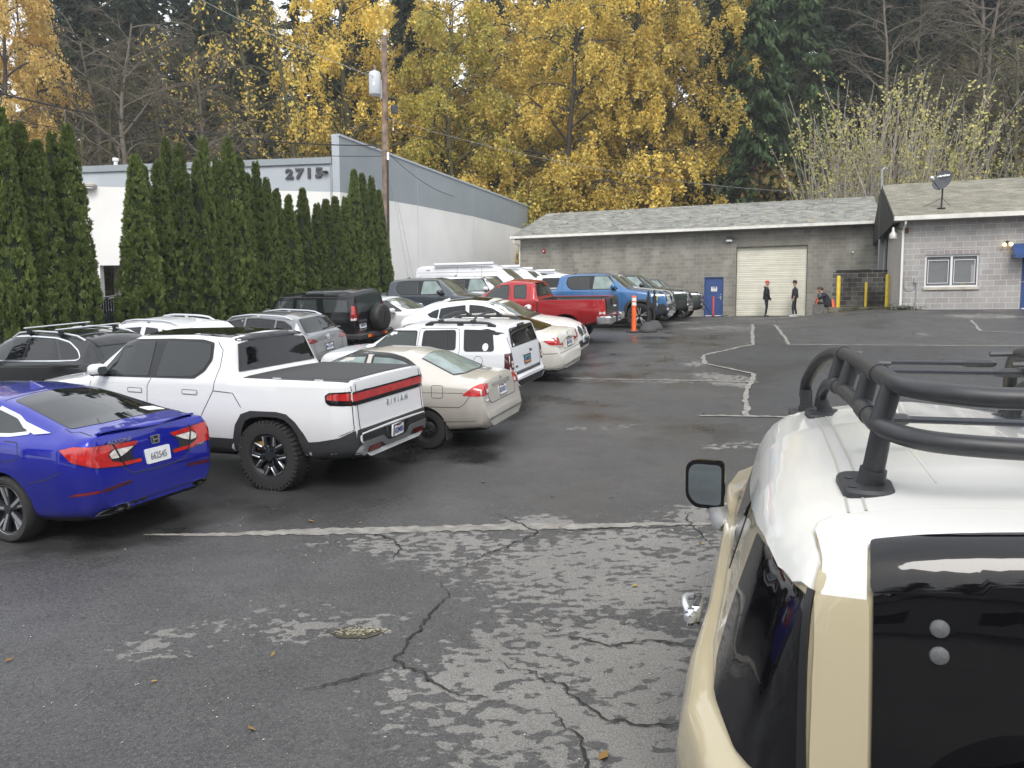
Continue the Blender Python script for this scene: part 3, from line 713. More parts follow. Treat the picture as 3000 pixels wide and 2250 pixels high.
# lamps: outer C on the body corner and inner half on the lid
c.cpanel('taillight_housing', [RR(.20, .965), RR(.58, .99), S(-.90, 1.005), S(-.76, .975), S(-.90, .86), RR(.72, .79), RR(.44, .75), RR(.20, .745), RR(.20, .79), RR(.30, .80), RR(.30, .87)], 35, M_('black'), .004, .02, .008)
c.cpanel('taillight', [RR(.21, .96), RR(.58, .985), S(-.90, 1.0), S(-.775, .973), S(-.90, .865), RR(.72, .795), RR(.44, .755), RR(.21, .75), RR(.21, .782), RR(.44, .79), RR(.54, .82), RR(.575, .88), RR(.53, .93), RR(.24, .925)], 35, M_('tail_red'), .010, .02, .006)
c.cpanel('reversing_lamp', [RR(.27, .92), RR(.50, .925), RR(.56, .89), RR(.54, .845), RR(.46, .84), RR(.36, .875)], 35, M_('tail_white'), .009, .02, .006)
c.cline('lamp_divider', [[RR(.50, .99), RR(.46, .88), RR(.41, .745)]], 35, .014, M_('black'), .014)
c.line('panel_gap', [[(.44, .745), (.33, .66), (0, .645), (-.33, .66), (-.44, .745)], [(.62, 1.06), (.56, .98)], [(-.62, 1.06), (-.56, .98)]], 'rear', .010, M_('gap'))
c.line('panel_gap', [[(-.80, .77), (-.62, .69), (-.38, .64)]], 'side', .008, M_('gap'), mirror=True)
c.line('fuel_door', [roundpoly([(-.02, 1.02), (-.22, 1.02), (-.26, .86), (-.02, .82), (.06, .9), (-.02, 1.02)], [0, .05, .05, .05, .05, 0], 4)], 'side', .008, M_('gap'))
c.plate('rear', 0, .78, '662545', frame=None, tcol='plate_grey', out=.016)
mb = MB(); M = c.frame('rear', 0, .935, .008)
mb.prism(roundpoly([(-.052, -.042), (.052, -.042), (.062, .045), (-.062, .045)], .015, 3, True), M, 0, .006); bd = mb.build('badge', M_('chrome'), c.root)
mb = MB(); mb.prism(roundpoly([(-.044, -.034), (.044, -.034), (.053, .037), (-.053, .037)], .012, 3, True), M, .005, .0075); mb.build('badge_field', M_('black'), bd)
mb = MB()
for sx in (-1, 1): mb.prism([(sx * .022, -.03), (sx * .032, -.03), (sx * .042, .034), (sx * .030, .034)][::sx], M, .006, .012)
mb.prism([(-.026, -.004), (.026, -.004), (.027, .007), (-.027, .007)], M, .006, .0118); mb.build('badge_emblem', M_('chrome'), bd)
text_obj('lettering', 'ACCORD', .052, c.frame('rear', .43, 1.0, .022) @ Matrix.Diagonal((1.25, 1, 1, 1)), M_('chrome'), c.root, .003, shear=.25, bold=.001)
text_obj('lettering', 'SPORT', .034, c.frame('rear', -.56, .775, .018) @ Matrix.Diagonal((1.2, 1, 1, 1)), M_('chrome'), c.root, .003, shear=.3, bold=.001)
c.cpanel('bumper_reflector', [RR(.36, .575), RR(.6, .555), S(-.92, .535), S(-.84, .53), S(-.92, .56), RR(.6, .585), RR(.36, .60)], 35, M_('tail_dark'), .006, .015, .004)
c.panel('diffuser', [(-.62, .30), (.62, .30), (.52, .385), (-.52, .385)], 'rear', M_('black_plastic'), .006, .02, .02, step=.1)
for sd in (1, -1):
    c.panel('exhaust_tip', [(sd * .72, .315), (sd * .70, .36), (sd * .56, .40), (sd * .42, .395), (sd * .42, .33), (sd * .56, .315)], 'rear', M_('chrome'), .016, .03, .015, step=.06)
    c.panel('exhaust_bore', [(sd * .69, .33), (sd * .67, .355), (sd * .55, .383), (sd * .44, .38), (sd * .44, .342), (sd * .56, .33)], 'rear', M_('black'), .019, .02, .012, step=.06)
for y in (.80, -.80):
    c.wheel(0, y, .335, .235, 'twist', .25); c.wheel(2.83, y, .335, .235, 'twist', .25)
c.mirror_part(1.95, .86, 1.06, pm)

# ---- beige sedan
pm = paint('paint_beige', (.50, .475, .43), .3, .3, road=.35)
c = Car('beige_sedan', (-1.0, 12.22, -70.9), dict(x0=-.98, x1=3.47,
    T=[(-.98, .52), (-.965, .62), (-.93, .66), (-.905, .98), (-.88, 1.03), (-.7, 1.075), (-.44, 1.10), (.2, 1.38), (.5, 1.44), (1.0, 1.46), (1.4, 1.42), (1.75, 1.29), (2.4, .99), (3.0, .88), (3.35, .76), (3.47, .5)],
    R=[(-.98, .66), (-.9, .66), (-.44, .64), (.2, .55), (1.0, .56), (1.5, .56), (2.4, .68), (3.4, .6), (3.47, .5)],
    cr=[(-.98, .03), (-.5, .035), (.3, .05), (1.5, .05), (2.4, .04), (3.47, .05)],
    B=[(-.98, .9), (-.7, .97), (.0, .99), (1.5, .96), (2.4, .9), (3.3, .7), (3.47, .5)],
    W=[(-.98, .69), (-.965, .745), (-.93, .785), (-.85, .808), (-.7, .82), (-.3, .83), (2.5, .82), (3.1, .77), (3.47, .55)],
    M=[(-.98, .72), (-.965, .78), (-.93, .82), (-.85, .845), (-.7, .855), (-.3, .862), (2.5, .855), (3.1, .80), (3.47, .58)],
    zm=[(-.98, .62), (3.47, .6)], zb=[(-.98, .36), (-.85, .29), (-.4, .25), (3.2, .2), (3.47, .25)],
    arches=[arch(0, .345, .31), arch(2.62, .345, .31)], rb=[(-.98, .06), (3.47, .08)], rR=[(-.98, .05), (.2, .08), (3.4, .08)], smT=.04), pm)
tag(c.root, 'beige four door sedan with black steel wheel, tucked behind the white pickup tailgate', 'car')
side_glass(c, [[(1.62, 1.285), (1.47, 1.355), (1.05, 1.375), (1.08, 1.05), (2.0, 1.02)], [(.94, 1.37), (.64, 1.355), (.43, 1.31), (.30, 1.25), (.20, 1.12), (.30, 1.06), (.95, 1.05)]], 'glass_sky_tone', 'black', .035, .02)
c.line('door_frame', [roundpoly([(1.95, 1.13), (1.72, 1.30), (1.45, 1.395), (1.0, 1.405), (.64, 1.385), (.40, 1.33), (.20, 1.22), (.07, 1.08), (.06, 1.0)], .1, 4)], 'side', .03, M_('black'), .006, mirror=True)
c.panel('rear_window', [(.17, .49), (.20, .25), (.205, 0), (.20, -.25), (.17, -.49), (-.37, -.575), (-.45, -.3), (-.46, 0), (-.45, .3), (-.37, .575)], 'top', M_('glass_sky_tone'), .005, .02, .04, step=.08)
c.line('window_trim', [[(.17, .49), (-.37, .575), (-.45, .3), (-.46, 0), (-.45, -.3), (-.37, -.575), (.17, -.49)]], 'top', .03, M_('black_plastic'), .007)
c.panel('windshield', [(-.56, 1.38), (.56, 1.38), (.64, 1.05), (-.64, 1.05)], 'front', M_('windshield'), .005, .02, .05, step=.1)
c.cpanel('taillight', [RR(.55, .985), RR(.66, .99), S(-.83, .985), S(-.74, .95), S(-.60, .84), S(-.72, .828), RR(.70, .825), RR(.56, .84)], 40, M_('tail_red'), .008, .03, .015)
c.cpanel('reversing_lamp', [RR(.57, .905), RR(.655, .905), RR(.655, .845), RR(.575, .855)], 40, M_('tail_white'), .013, .02, .006, .04)
c.cline('lamp_divider', [[RR(.68, .985), RR(.68, .835)]], 40, .012, M_('tail_dark'), .012)
c.line('panel_gap', [[(.60, 1.04), (.56, .9), (.60, .80), (.54, .70), (.5, .685), (-.5, .685), (-.54, .70), (-.60, .80), (-.56, .9), (-.60, 1.04)]], 'rear', .009, M_('gap'))
c.line('panel_gap', [[(.05, 1.0), (.02, .75)], [(.1, .655), (-.55, .66), (-.62, .70), (-.72, .82)], [(1.0, 1.04), (1.02, .35)]], 'side', .008, M_('gap'), mirror=True)
c.line('body_crease', [[(.3, .86), (-.62, .87)]], 'side', .007, M_('gap'), .0018, mirror=True)
c.line('fuel_door', [roundpoly([(-.2, .97), (-.30, .97), (-.30, .79), (-.12, .79), (-.12, .97), (-.2, .97)], [0, .03, .03, .03, .03, 0], 4)], 'side', .007, M_('gap'))
c.panel('bumper_strip', [(-.30, .45), (-.80, .475), (-.80, .50), (-.30, .475)], 'side', pm, .012, .02, .006, mirror=True)
c.panel('bumper_strip', [(-.72, .475), (.72, .475), (.72, .50), (-.72, .50)], 'rear', pm, .012, .02, .006, step=.1)
c.panel('trunk_trim', [(.36, .955), (-.36, .955), (-.36, .915), (.36, .915)], 'rear', M_('chrome'), .016, .02, .012, step=.08)
c.plate('rear', 0, .815, 'BZX4271', frame='chrome', top='Washington', out=.012)
M = c.frame('rear', 0, 1.0, .008); mb = MB()
for sx in (-1, 1): mb.prism([(sx * .018, -.03), (sx * .028, -.03), (sx * .036, .03), (sx * .024, .03)][::sx], M, 0, .01)
mb.prism([(-.022, -.004), (.022, -.004), (.022, .007), (-.022, .007)], M, 0, .0098); mb.build('badge', M_('chrome'), c.root)
text_obj('lettering', 'CIVIC', .05, c.frame('rear', .64, .745, .02) @ Matrix.Diagonal((1.3, 1, 1, 1)), M_('chrome'), c.root, .003, shear=.2)
mb = MB(); mb.box((-.31, .72, .30), (.02, .20, .26), bev=.008); mb.box((-.31, -.72, .30), (.02, .20, .26), bev=.008)
for sd in (1, -1):
    mb = MB(); mb.box((-.33, sd * .74, .28), (.018, .2, .24), bev=.008); mb.build('mud_flap', M_('black_plastic'), c.root)
for y in (.72, -.72):
    c.wheel(0, y, .308, .19, 'steel', .19); c.wheel(2.62, y, .308, .19, 'steel', .19)
c.mirror_part(1.85, .82, 1.02, pm, (.12, .2, .13))

# ---- boxy white SUV
pm = paint('paint_cool_white', (.65, .665, .69), 0, road=.3)
c = Car('boxy_white_suv', (-.47, 15.15, -67.3), dict(x0=-.93, x1=3.48,
    T=[(-.93, .60), (-.90, .66), (-.86, .70), (-.84, 1.14), (-.80, 1.25), (-.74, 1.52), (-.70, 1.57), (-.2, 1.61), (.8, 1.62), (1.35, 1.585), (1.65, 1.52), (2.3, 1.14), (2.5, 1.10), (3.2, 1.04), (3.4, .9), (3.48, .6)],
    R=[(-.93, .66), (-.84, .68), (-.7, .65), (1.4, .64), (2.3, .72), (3.2, .72), (3.48, .6)],
    cr=[(-.93, .02), (-.6, .05), (1.6, .06), (2.4, .04), (3.48, .05)],
    B=[(-.93, 1.05), (-.5, 1.07), (1.5, 1.06), (2.4, 1.02), (3.3, .95), (3.48, .6)],
    W=[(-.93, .72), (-.90, .76), (-.82, .80), (-.7, .825), (0, .84), (2.6, .84), (3.2, .80), (3.48, .64)],
    M=[(-.93, .76), (-.90, .80), (-.82, .84), (-.7, .86), (0, .875), (2.6, .87), (3.2, .83), (3.48, .66)],
    zm=[(-.93, .78), (3.48, .78)], zb=[(-.93, .44), (-.6, .34), (3.2, .3), (3.48, .35)],
    arches=[arch(0, .40, .36), arch(2.635, .40, .36)], rb=[(-.93, .05), (3.48, .06)], rR=[(-.93, .04), (-.7, .1), (3.4, .08)], smT=.03), pm)
tag(c.root, 'boxy white SUV with black roof rails and crossbars, face sticker on its rear side window', 'suv')
side_glass(c, [[(2.05, 1.13), (1.66, 1.45), (1.10, 1.455), (1.10, 1.12)]], 'glass_mid', 'black', .022)
side_glass(c, [[(.96, 1.13), (.95, 1.46), (.28, 1.475), (.25, 1.13)], [(.10, 1.48), (-.46, 1.475), (-.53, 1.12), (.06, 1.11)]], 'glass_dark', 'black', .02, .05)
c.line('window_divider', [[(.44, 1.46), (.42, 1.13)]], 'side', .02, M_('black'), .008, mirror=True)
c.panel('rear_window', [(.56, 1.50), (-.56, 1.50), (-.64, 1.165), (.64, 1.165)], 'rear', M_('glass_dark'), .006, .02, .04, step=.1)
c.panel('windshield', [(-.60, 1.52), (.60, 1.52), (.68, 1.17), (-.68, 1.17)], 'front', M_('windshield'), .005, .02, .04, step=.1)
c.panel('brake_light', [(-.14, 1.535), (.14, 1.535), (.14, 1.49), (-.14, 1.49)], 'rear', M_('black'), .03, .04, .01)
c.cpanel('taillight', [S(-.74, 1.07), RR(.70, 1.08), RR(.70, .77), S(-.74, .80)], 35, M_('tail_smoke'), .012, .03, .012)
c.cpanel('reversing_lamp', [RR(.78, .935), RR(.705, .935), RR(.705, .82), RR(.78, .82)], 35, M_('tail_white'), .018, .02, .006)
c.cline('lamp_divider', [[RR(.79, .88), RR(.70, .88)]], 35, .012, M_('tail_dark'), .022)
c.panel('tailgate_step', [(-.60, .70), (.60, .70), (.60, .655), (-.60, .655)], 'rear', M_('black_plastic'), .012, .02, .01, step=.1)
c.panel('rear_bumper', [(-.72, .56), (.72, .56), (.76, .45), (-.76, .45)], 'rear', M_('black_plastic'), .012, .02, .02, step=.1)
c.panel('rear_bumper', [(-.93, .60), (-.40, .56), (-.36, .38), (-.9, .44)], 'side', M_('black_plastic'), .010, .02, .02, mirror=True)
c.panel('plate_recess', [(-.20, .98), (.20, .98), (.20, .96), (-.20, .96)], 'rear', pm, .014, .02, .006)
c.plate('rear', 0, .875, 'K4S072', frame='license_frame', tcol='plate_blue', out=.01, fullback='plate_green')
c.panel('plate_sunset', [(-.14, .845), (.14, .845), (.14, .81), (-.14, .81)], 'rear', M_('amber'), .014, .006, .004)
text_obj('lettering', 'Jeep', .065, c.frame('rear', -.22, 1.02, .006), M_('black'), c.root, .003, bold=.002)
text_obj('lettering', '4x4', .055, c.frame('rear', .54, .80, .006) @ Matrix.Diagonal((1.2, 1, 1, 1)), M_('black'), c.root, .003, bold=.001)
c.line('panel_gap', [[(1.04, 1.5), (1.06, 1.1), (1.06, .4)], [(.20, 1.49), (.28, 1.51), (.9, 1.51), (1.03, 1.5)], [(.20, 1.49), (.16, 1.1), (.32, .75)], [(2.1, 1.1), (2.1, .4)]], 'side', .009, M_('gap'), mirror=True)
c.line('fuel_door', [[(-.23 + .085 * math.cos(a), .94 + .085 * math.sin(a)) for a in [i * math.pi / 10 for i in range(21)]]], 'side', .007, M_('gap'))
c.line('panel_gap', [[(.70, 1.55), (.69, 1.1), (.64, .71)], [(-.70, 1.55), (-.69, 1.1), (-.64, .71)], [(-.64, .71), (.64, .71)]], 'rear', .009, M_('gap'))
c.panel('face_sticker', [(-.36 + .058 * math.cos(a), 1.19 + (.062 if math.sin(a) > 0 else .075) * math.sin(a)) for a in [i * math.pi / 8 for i in range(16)]], 'side', M_('sticker_white'), .009, .006)
for dx in (-.02, .025): c.panel('sticker_eye', [(-.36 + dx - .011, 1.20), (-.36 + dx + .011, 1.205), (-.36 + dx + .009, 1.213), (-.36 + dx - .009, 1.211)], 'side', M_('black'), .012, .004)
c.panel('maple_leaf_sticker', [(.57, 1.18), (.53, 1.18), (.51, 1.20), (.53, 1.21), (.55, 1.235), (.57, 1.21), (.59, 1.20)], 'rear', M_('sticker_white'), .01, .006)
for y in (.60, -.60):
    mb = MB(); P = []
    for i in range(13):
        t = i / 12; x = -.50 + 1.45 * t; q, _ = c.at('top', x, y); e = min(1, min(t, 1 - t) / .09); P.append((x, y, q.z + .01 + .045 * e))
    mb.tube(P, .026, 8)
    for x in (-.40, .22, .85): q, _ = c.at('top', x, y); mb.box((x, y, q.z + .02), (.12, .05, .05), bev=.01)
    mb.build('roof_rail', M_('black_plastic'), c.root)
for x in (-.05, .62):
    mb = MB(); q, _ = c.at('top', x, .0); mb.tube([(x, -.60, q.z + .03), (x, -.45, q.z + .10), (x, 0, q.z + .125), (x, .45, q.z + .10), (x, .60, q.z + .03)], .022, 8)
    for y in (.60, -.60): mb.box((x, y, q.z + .02), (.10, .10, .07), bev=.015)
    mb.build('crossbar', M_('black_plastic'), c.root)
for y in (.75, -.75):
    c.wheel(0, y, .355, .22, 'plain', .22); c.wheel(2.635, y, .355, .22, 'plain', .22)
c.mirror_part(1.95, .85, 1.15, pm)

# ---- cream sedan
pm = paint('paint_cream', (.64, .625, .575), 0, road=.25)
c = Car('cream_sedan', (.35, 17.75, -69), dict(x0=-1.09, x1=3.83,
    T=[(-1.09, .55), (-1.075, .66), (-1.02, .72), (-.985, .98), (-.95, 1.06), (-.75, 1.10), (-.5, 1.12), (.25, 1.36), (.6, 1.42), (1.1, 1.44), (1.6, 1.41), (1.95, 1.3), (2.7, 1.0), (3.3, .9), (3.7, .75), (3.83, .5)],
    R=[(-1.09, .66), (-.9, .7), (-.5, .66), (.3, .57), (1.6, .57), (2.7, .7), (3.83, .6)], cr=[(-1.09, .03), (-.5, .04), (.4, .05), (1.7, .05), (2.7, .05), (3.83, .06)],
    B=[(-1.09, .93), (-.6, .99), (1.5, .97), (2.6, .92), (3.6, .72), (3.83, .5)],
    W=[(-1.09, .64), (-1.05, .74), (-.95, .81), (-.75, .86), (-.2, .885), (2.8, .88), (3.4, .82), (3.83, .6)],
    M=[(-1.09, .68), (-1.05, .78), (-.95, .85), (-.75, .895), (-.2, .92), (2.8, .915), (3.4, .85), (3.83, .63)],
    zm=[(-1.09, .64), (3.83, .62)], zb=[(-1.09, .30), (-.9, .22), (3.5, .18), (3.83, .24)],
    arches=[arch(0, .37, .33), arch(2.8, .37, .33)], rb=[(-1.09, .07), (3.83, .08)], rR=[(-1.09, .06), (.3, .09), (3.83, .09)], smT=.05), pm)
tag(c.root, 'cream white sedan with body kit, its rear beside the white coupe SUV nose', 'car')
side_glass(c, [[(1.75, 1.27), (1.2, 1.36), (1.2, 1.03), (2.2, 1.0)], [(1.12, 1.36), (.6, 1.34), (.25, 1.24), (.05, 1.1), (.2, 1.05), (1.12, 1.03)]], 'glass_dark', 'chrome', .025)
c.panel('rear_window', [(.26, .50), (.30, 0), (.26, -.50), (-.42, -.60), (-.52, -.3), (-.53, 0), (-.52, .3), (-.42, .60)], 'top', M_('glass_dark'), .005, .02, .05, step=.1)
c.panel('windshield', [(-.58, 1.36), (.58, 1.36), (.66, 1.05), (-.66, 1.05)], 'front', M_('windshield'), .005, .02, .05, step=.1)
c.cpanel('taillight', [RR(.40, .80), RR(.50, .94), RR(.66, .99), S(-.90, .985), S(-.70, .93), S(-.84, .85), RR(.72, .785), RR(.52, .755)], 35, M_('tail_red'), .008, .03, .02)
c.cpanel('reversing_lamp', [RR(.41, .80), RR(.52, .76), RR(.72, .79), S(-.86, .845), RR(.72, .82), RR(.52, .79)], 35, M_('tail_white'), .013, .02, .004)
c.line('panel_gap', [[(.66, 1.06), (.60, .98), (.44, .76), (.40, .70), (-.40, .70), (-.44, .76), (-.60, .98), (-.66, 1.06)]], 'rear', .009, M_('gap'))
c.line('panel_gap', [[(-.45, .655), (-1.0, .66)]], 'side', .012, M_('gap'), mirror=True)
c.line('bumper_groove', [[(-.8, .655), (.8, .655)]], 'rear', .010, M_('gap'))
c.panel('plate_garnish', [(.27, .925), (-.27, .925), (-.27, .895), (.27, .895)], 'rear', M_('black'), .012, .02, .006, step=.1)
c.plate('rear', 0, .80, 'BKT8130', top='Washington', out=.012)
c.panel('lip_spoiler', [(-.93, .62), (-.90, 0), (-.93, -.62), (-1.0, -.60), (-.985, 0), (-1.0, .60)], 'top', pm, .022, .03, .01, step=.08)
text_obj('lettering', 'ACURA', .045, c.frame('rear', .36, .955, .006) @ Matrix.Diagonal((1.3, 1, 1, 1)), M_('chrome'), c.root, .003)
M = c.frame('rear', 0, .985, .008); mb = MB()
for sx in (-1, 1): mb.prism([(sx * .004, .0), (sx * .012, .0), (sx * .034, -.03), (sx * .026, -.03)][::-sx], M @ Matrix.Translation((0, .014, 0)), 0, .01)
mb.lathe([(.036, 0), (.036, .008), (.045, .008), (.045, 0)], M, 20); mb.build('badge', M_('chrome'), c.root)
c.panel('diffuser', [(-.5, .27), (.5, .27), (.42, .36), (-.42, .36)], 'rear', M_('black'), .008, .02, .02, step=.1)
c.panel('rear_skirt', [(-.82, .33), (.82, .33), (.8, .40), (-.8, .40)], 'rear', pm, .016, .03, .02, step=.1)
for y in (.78, -.78):
    c.wheel(0, y, .33, .22, 'plain', .23); c.wheel(2.8, y, .33, .22, 'plain', .23)

# ---- white coupe SUV, nose to the aisle
pm = paint('paint_pearl', (.70, .70, .69), 0, road=.25)
c = Car('white_coupe_suv', (-1.76, 20.96, 108.3), dict(x0=-.98, x1=3.80,
    T=[(-.98, .6), (-.96, .75), (-.93, 1.10), (-.86, 1.2), (-.30, 1.475), (-.22, 1.50), (.15, 1.56), (.95, 1.615), (1.45, 1.58), (1.75, 1.50), (2.40, 1.16), (2.55, 1.12), (3.2, 1.04), (3.6, .92), (3.74, .8), (3.8, .55)],
    R=[(-.98, .68), (-.3, .60), (.9, .62), (1.7, .61), (2.4, .74), (3.3, .74), (3.8, .58)], cr=[(-.98, .04), (.2, .06), (1.7, .06), (2.5, .05), (3.8, .07)],
    B=[(-.98, 1.05), (-.3, 1.13), (.5, 1.11), (2.4, 1.04), (3.3, .92), (3.8, .55)],
    W=[(-.98, .70), (-.9, .80), (-.7, .87), (-.2, .91), (2.9, .90), (3.4, .84), (3.7, .72), (3.8, .6)],
    M=[(-.98, .74), (-.9, .84), (-.7, .91), (-.2, .95), (1.4, .93), (2.9, .945), (3.4, .88), (3.7, .75), (3.8, .62)],
    zm=[(-.98, .75), (3.8, .68)], zb=[(-.98, .4), (-.6, .3), (3.4, .24), (3.8, .28)],
    arches=[arch(0, .41, .37), arch(2.864, .41, .37)], rb=[(-.98, .08), (3.8, .1)], rR=[(-.98, .07), (.2, .1), (3.8, .1)], smT=.05), pm)
tag(c.root, 'pearl white coupe SUV with glass sunroof, nose out between cream sedan and red pickup', 'suv')
c.panel('window_surround', roundpoly([(-.18, 1.25), (.02, 1.36), (.4, 1.44), (.92, 1.495), (1.36, 1.465), (1.66, 1.39), (2.08, 1.18), (.4, 1.12), (-.04, 1.16)], .06, 4, True), 'side', M_('chrome'), .003, .02, mirror=True)
for P in ([(-.13, 1.25), (.05, 1.34), (.18, 1.375), (.19, 1.15), (-.02, 1.18)], [(.22, 1.385), (.4, 1.415), (.9, 1.47), (.97, 1.15), (.22, 1.145)], [(1.0, 1.475), (1.34, 1.445), (1.63, 1.375), (1.98, 1.2), (1.05, 1.155)]):
    c.panel('side_window', P, 'side', M_('glass_dark'), .008, .015, .03, mirror=True)
c.panel('windshield', [(-.58, 1.53), (.58, 1.53), (.64, 1.4), (.76, 1.17), (.4, 1.145), (-.4, 1.145), (-.76, 1.17), (-.64, 1.4)], 'front', M_('windshield'), .005, .02, .04, step=.09)
c.panel('sunroof', [(.30, .44), (1.42, .46), (1.44, -.46), (.30, -.44)], 'top', M_('glass_dark'), .004, .02, .05, step=.12)
c.line('sunroof_divider', [[(.92, .45), (.92, -.45)]], 'top', .02, M_('black'), .008)
c.panel('rear_window', [(-.34, .50), (-.85, .58), (-.85, -.58), (-.34, -.50)], 'top', M_('glass_dark'), .005, .02, .05, step=.1)
c.panel('cowl', [(2.36, .70), (2.50, .72), (2.55, .4), (2.57, 0), (2.55, -.4), (2.50, -.72), (2.36, -.70), (2.42, 0)], 'top', M_('black'), .004, .02, .01, step=.1)
c.line('hood_crease', [[(3.62, .30), (3.2, .42), (2.62, .58)], [(3.62, -.30), (3.2, -.42), (2.62, -.58)]], 'top', .01, M_('gap'), .001)
HL = [N(.42, .80), N(.46, .855), N(.66, .90), S(3.30, .935), S(3.18, .92), S(3.32, .85), N(.66, .785), N(.52, .765)]
c.cpanel('headlight', HL, 35, M_('head_glass'), .008, .03, .012, front=True)
c.cline('headlight_rim', [HL + HL[:1]], 35, .014, M_('black'), .012, front=True)
for sd in (1, -1):
    G = [(sd * .05, .62), (sd * .04, .80), (sd * .12, .85), (sd * .26, .84), (sd * .34, .80), (sd * .33, .68), (sd * .22, .60)][::sd]
    gp = c.panel('grille', G, 'front', M_('chrome'), .012, .03, .03, step=.06)[0]
    c.panel('grille_mesh', [(sd * .07, .64), (sd * .06, .79), (sd * .13, .83), (sd * .25, .82), (sd * .32, .79), (sd * .31, .69), (sd * .21, .62)][::sd], 'front', M_('black'), .016, .02, .03, step=.06, parent=gp)
    c.line('grille_bars', [[(sd * (.07 + .045 * i), .83), (sd * (.07 + .045 * i), .62)] for i in range(6)], 'front', .01, M_('chrome'), .024, parent=gp)
c.panel('bumper_intake', [(-.62, .34), (.62, .34), (.52, .52), (-.52, .52)], 'front', M_('black'), .008, .02, .03, step=.1)
c.panel('front_splitter', [(-.6, .26), (.6, .26), (.6, .31), (-.6, .31)], 'front', M_('silver_rail'), .02, .03, .01, step=.1)
c.plate('front', 0, .52, 'CDL5120', out=.03)
c.line('panel_gap', [[(1.02, 1.14), (1.1, .4)], [(2.1, 1.12), (2.14, .4)], [(.16, 1.14), (.3, .8)]], 'side', .009, M_('gap'), mirror=True)
c.antenna(.1, pm, 1.0)
for y in (.83, -.83):
    c.wheel(0, y, .37, .25, 'plain', .26); c.wheel(2.864, y, .37, .25, 'plain', .26)
c.mirror_part(2.02, .90, 1.22, pm)

# ---- red pickup
pm = paint('paint_red', (.36, .02, .025), .35, .32, road=.3)
c = Car('red_pickup', (1.86, 23.2, -69.5), dict(x0=-1.18, x1=4.02,
    T=[(-1.18, .78), (-1.165, .84), (-1.15, 1.27), (-1.13, 1.305), (-1.08, 1.305), (-1.06, .92), (.78, .92), (.80, 1.30), (.86, 1.34), (.97, 1.76), (1.05, 1.82), (1.4, 1.87), (1.8, 1.885), (2.15, 1.79), (2.62, 1.50), (3.0, 1.28), (3.1, 1.24), (3.6, 1.18), (3.9, 1.05), (4.02, .7)],
    R=[(-1.18, .72), (-1.1, .76), (-1.06, .78), (.78, .78), (.86, .74), (1.0, .63), (1.8, .63), (2.15, .62), (3.0, .74), (3.8, .74), (4.02, .6)],
    cr=[(-1.18, .01), (.85, .01), (1.0, .06), (2.1, .07), (3.0, .05), (4.02, .06)],
    B=[(-1.18, 1.30), (.78, 1.31), (1.5, 1.27), (2.9, 1.20), (3.5, 1.1), (4.02, .7)],
    W=[(-1.18, .78), (-1.15, .83), (-1.05, .87), (-.9, .88), (2.9, .88), (3.5, .86), (4.02, .68)],
    M=[(-1.18, .80), (-1.15, .86), (-1.05, .90), (-.9, .91), (2.9, .91), (3.5, .90), (4.02, .7)],
    zm=[(-1.18, .95), (4.02, .9)], zb=[(-1.18, .62), (-.6, .5), (3.3, .42), (4.02, .5)], well=(-1.075, .80),
    arches=[arch(0, .46, .44), arch(3.246, .46, .44)], rb=[(-1.18, .03), (.8, .03), (1.0, .05), (4.02, .09)], rR=[(-1.18, .02), (.85, .02), (1.0, .1), (4.02, .1)], smT=.012), pm)
# the bed: black lining where the body opens
me = c.ob.data; me.materials.append(M_('lining'))
for p in me.polygons:
    q = p.center
    if -1.09 < q.x < .82 and abs(q.y) < .85 and q.z < 1.30 and p.normal.z > -.5 and abs(q.y) < .86 and (q.z > .75): p.material_index = 2
tag(c.root, 'dark red extended cab pickup with open bed and black tailgate cover', 'pickup truck')
side_glass(c, [[(2.45, 1.44), (2.27, 1.63), (2.1, 1.71), (1.74, 1.725), (1.74, 1.33), (2.5, 1.30)], [(1.55, 1.36), (1.60, 1.71), (1.22, 1.735), (1.17, 1.34)]], 'glass_mid', 'black', .02, .05)
c.panel('rear_window', [(.58, 1.76), (-.58, 1.76), (-.70, 1.38), (.70, 1.38)], 'rear', M_('glass_dark'), .006, .03, .06, step=.1)
c.line('window_divider', [[(.2, 1.75), (.2, 1.4)], [(-.2, 1.75), (-.2, 1.4)]], 'rear', .018, M_('black'), .01)
c.panel('brake_light', [(-.14, 1.81), (.14, 1.81), (.14, 1.775), (-.14, 1.775)], 'rear', M_('tail_dark'), .012, .03, .008)
c.panel('windshield', [(-.56, 1.76), (.56, 1.76), (.70, 1.34), (-.70, 1.34)], 'front', M_('windshield'), .005, .02, .05, step=.1)
c.line('panel_gap', [[(1.70, 1.79), (1.66, 1.3), (1.66, .55)], [(1.08, 1.80), (1.10, 1.3), (1.12, .55)], [(2.75, 1.25), (2.75, .5)]], 'side', .010, M_('gap'), mirror=True)
mb = MB(); mb.box((.83, 0, .95), (.05, 1.62, .62)); mb.build('cab_gap', M_('black'), c.root)
c.line('cab_bed_gap', [[(.83, 1.29), (.83, .55)]], 'side', .035, M_('black'), .003, mirror=True)
c.panel('bed_rail_cap', [(-1.14, .86), (.78, .86), (.78, .80), (-1.14, .80)], 'top', M_('black_plastic'), .012, .02, .006, step=.15, mirror=True)
c.panel('wheel_arch_flare', [(.56, .55), (.54, .78), (.42, 1.0), (.17, 1.115), (-.20, 1.115), (-.40, 1.0), (-.54, .78), (-.57, .55), (-.46, .5), (-.455, .58), (-.38, .74), (-.2, .87), (0, .90), (.2, .87), (.38, .74), (.455, .58), (.46, .5)], 'side', pm, .035, .05, .02, mirror=True, step=.06)
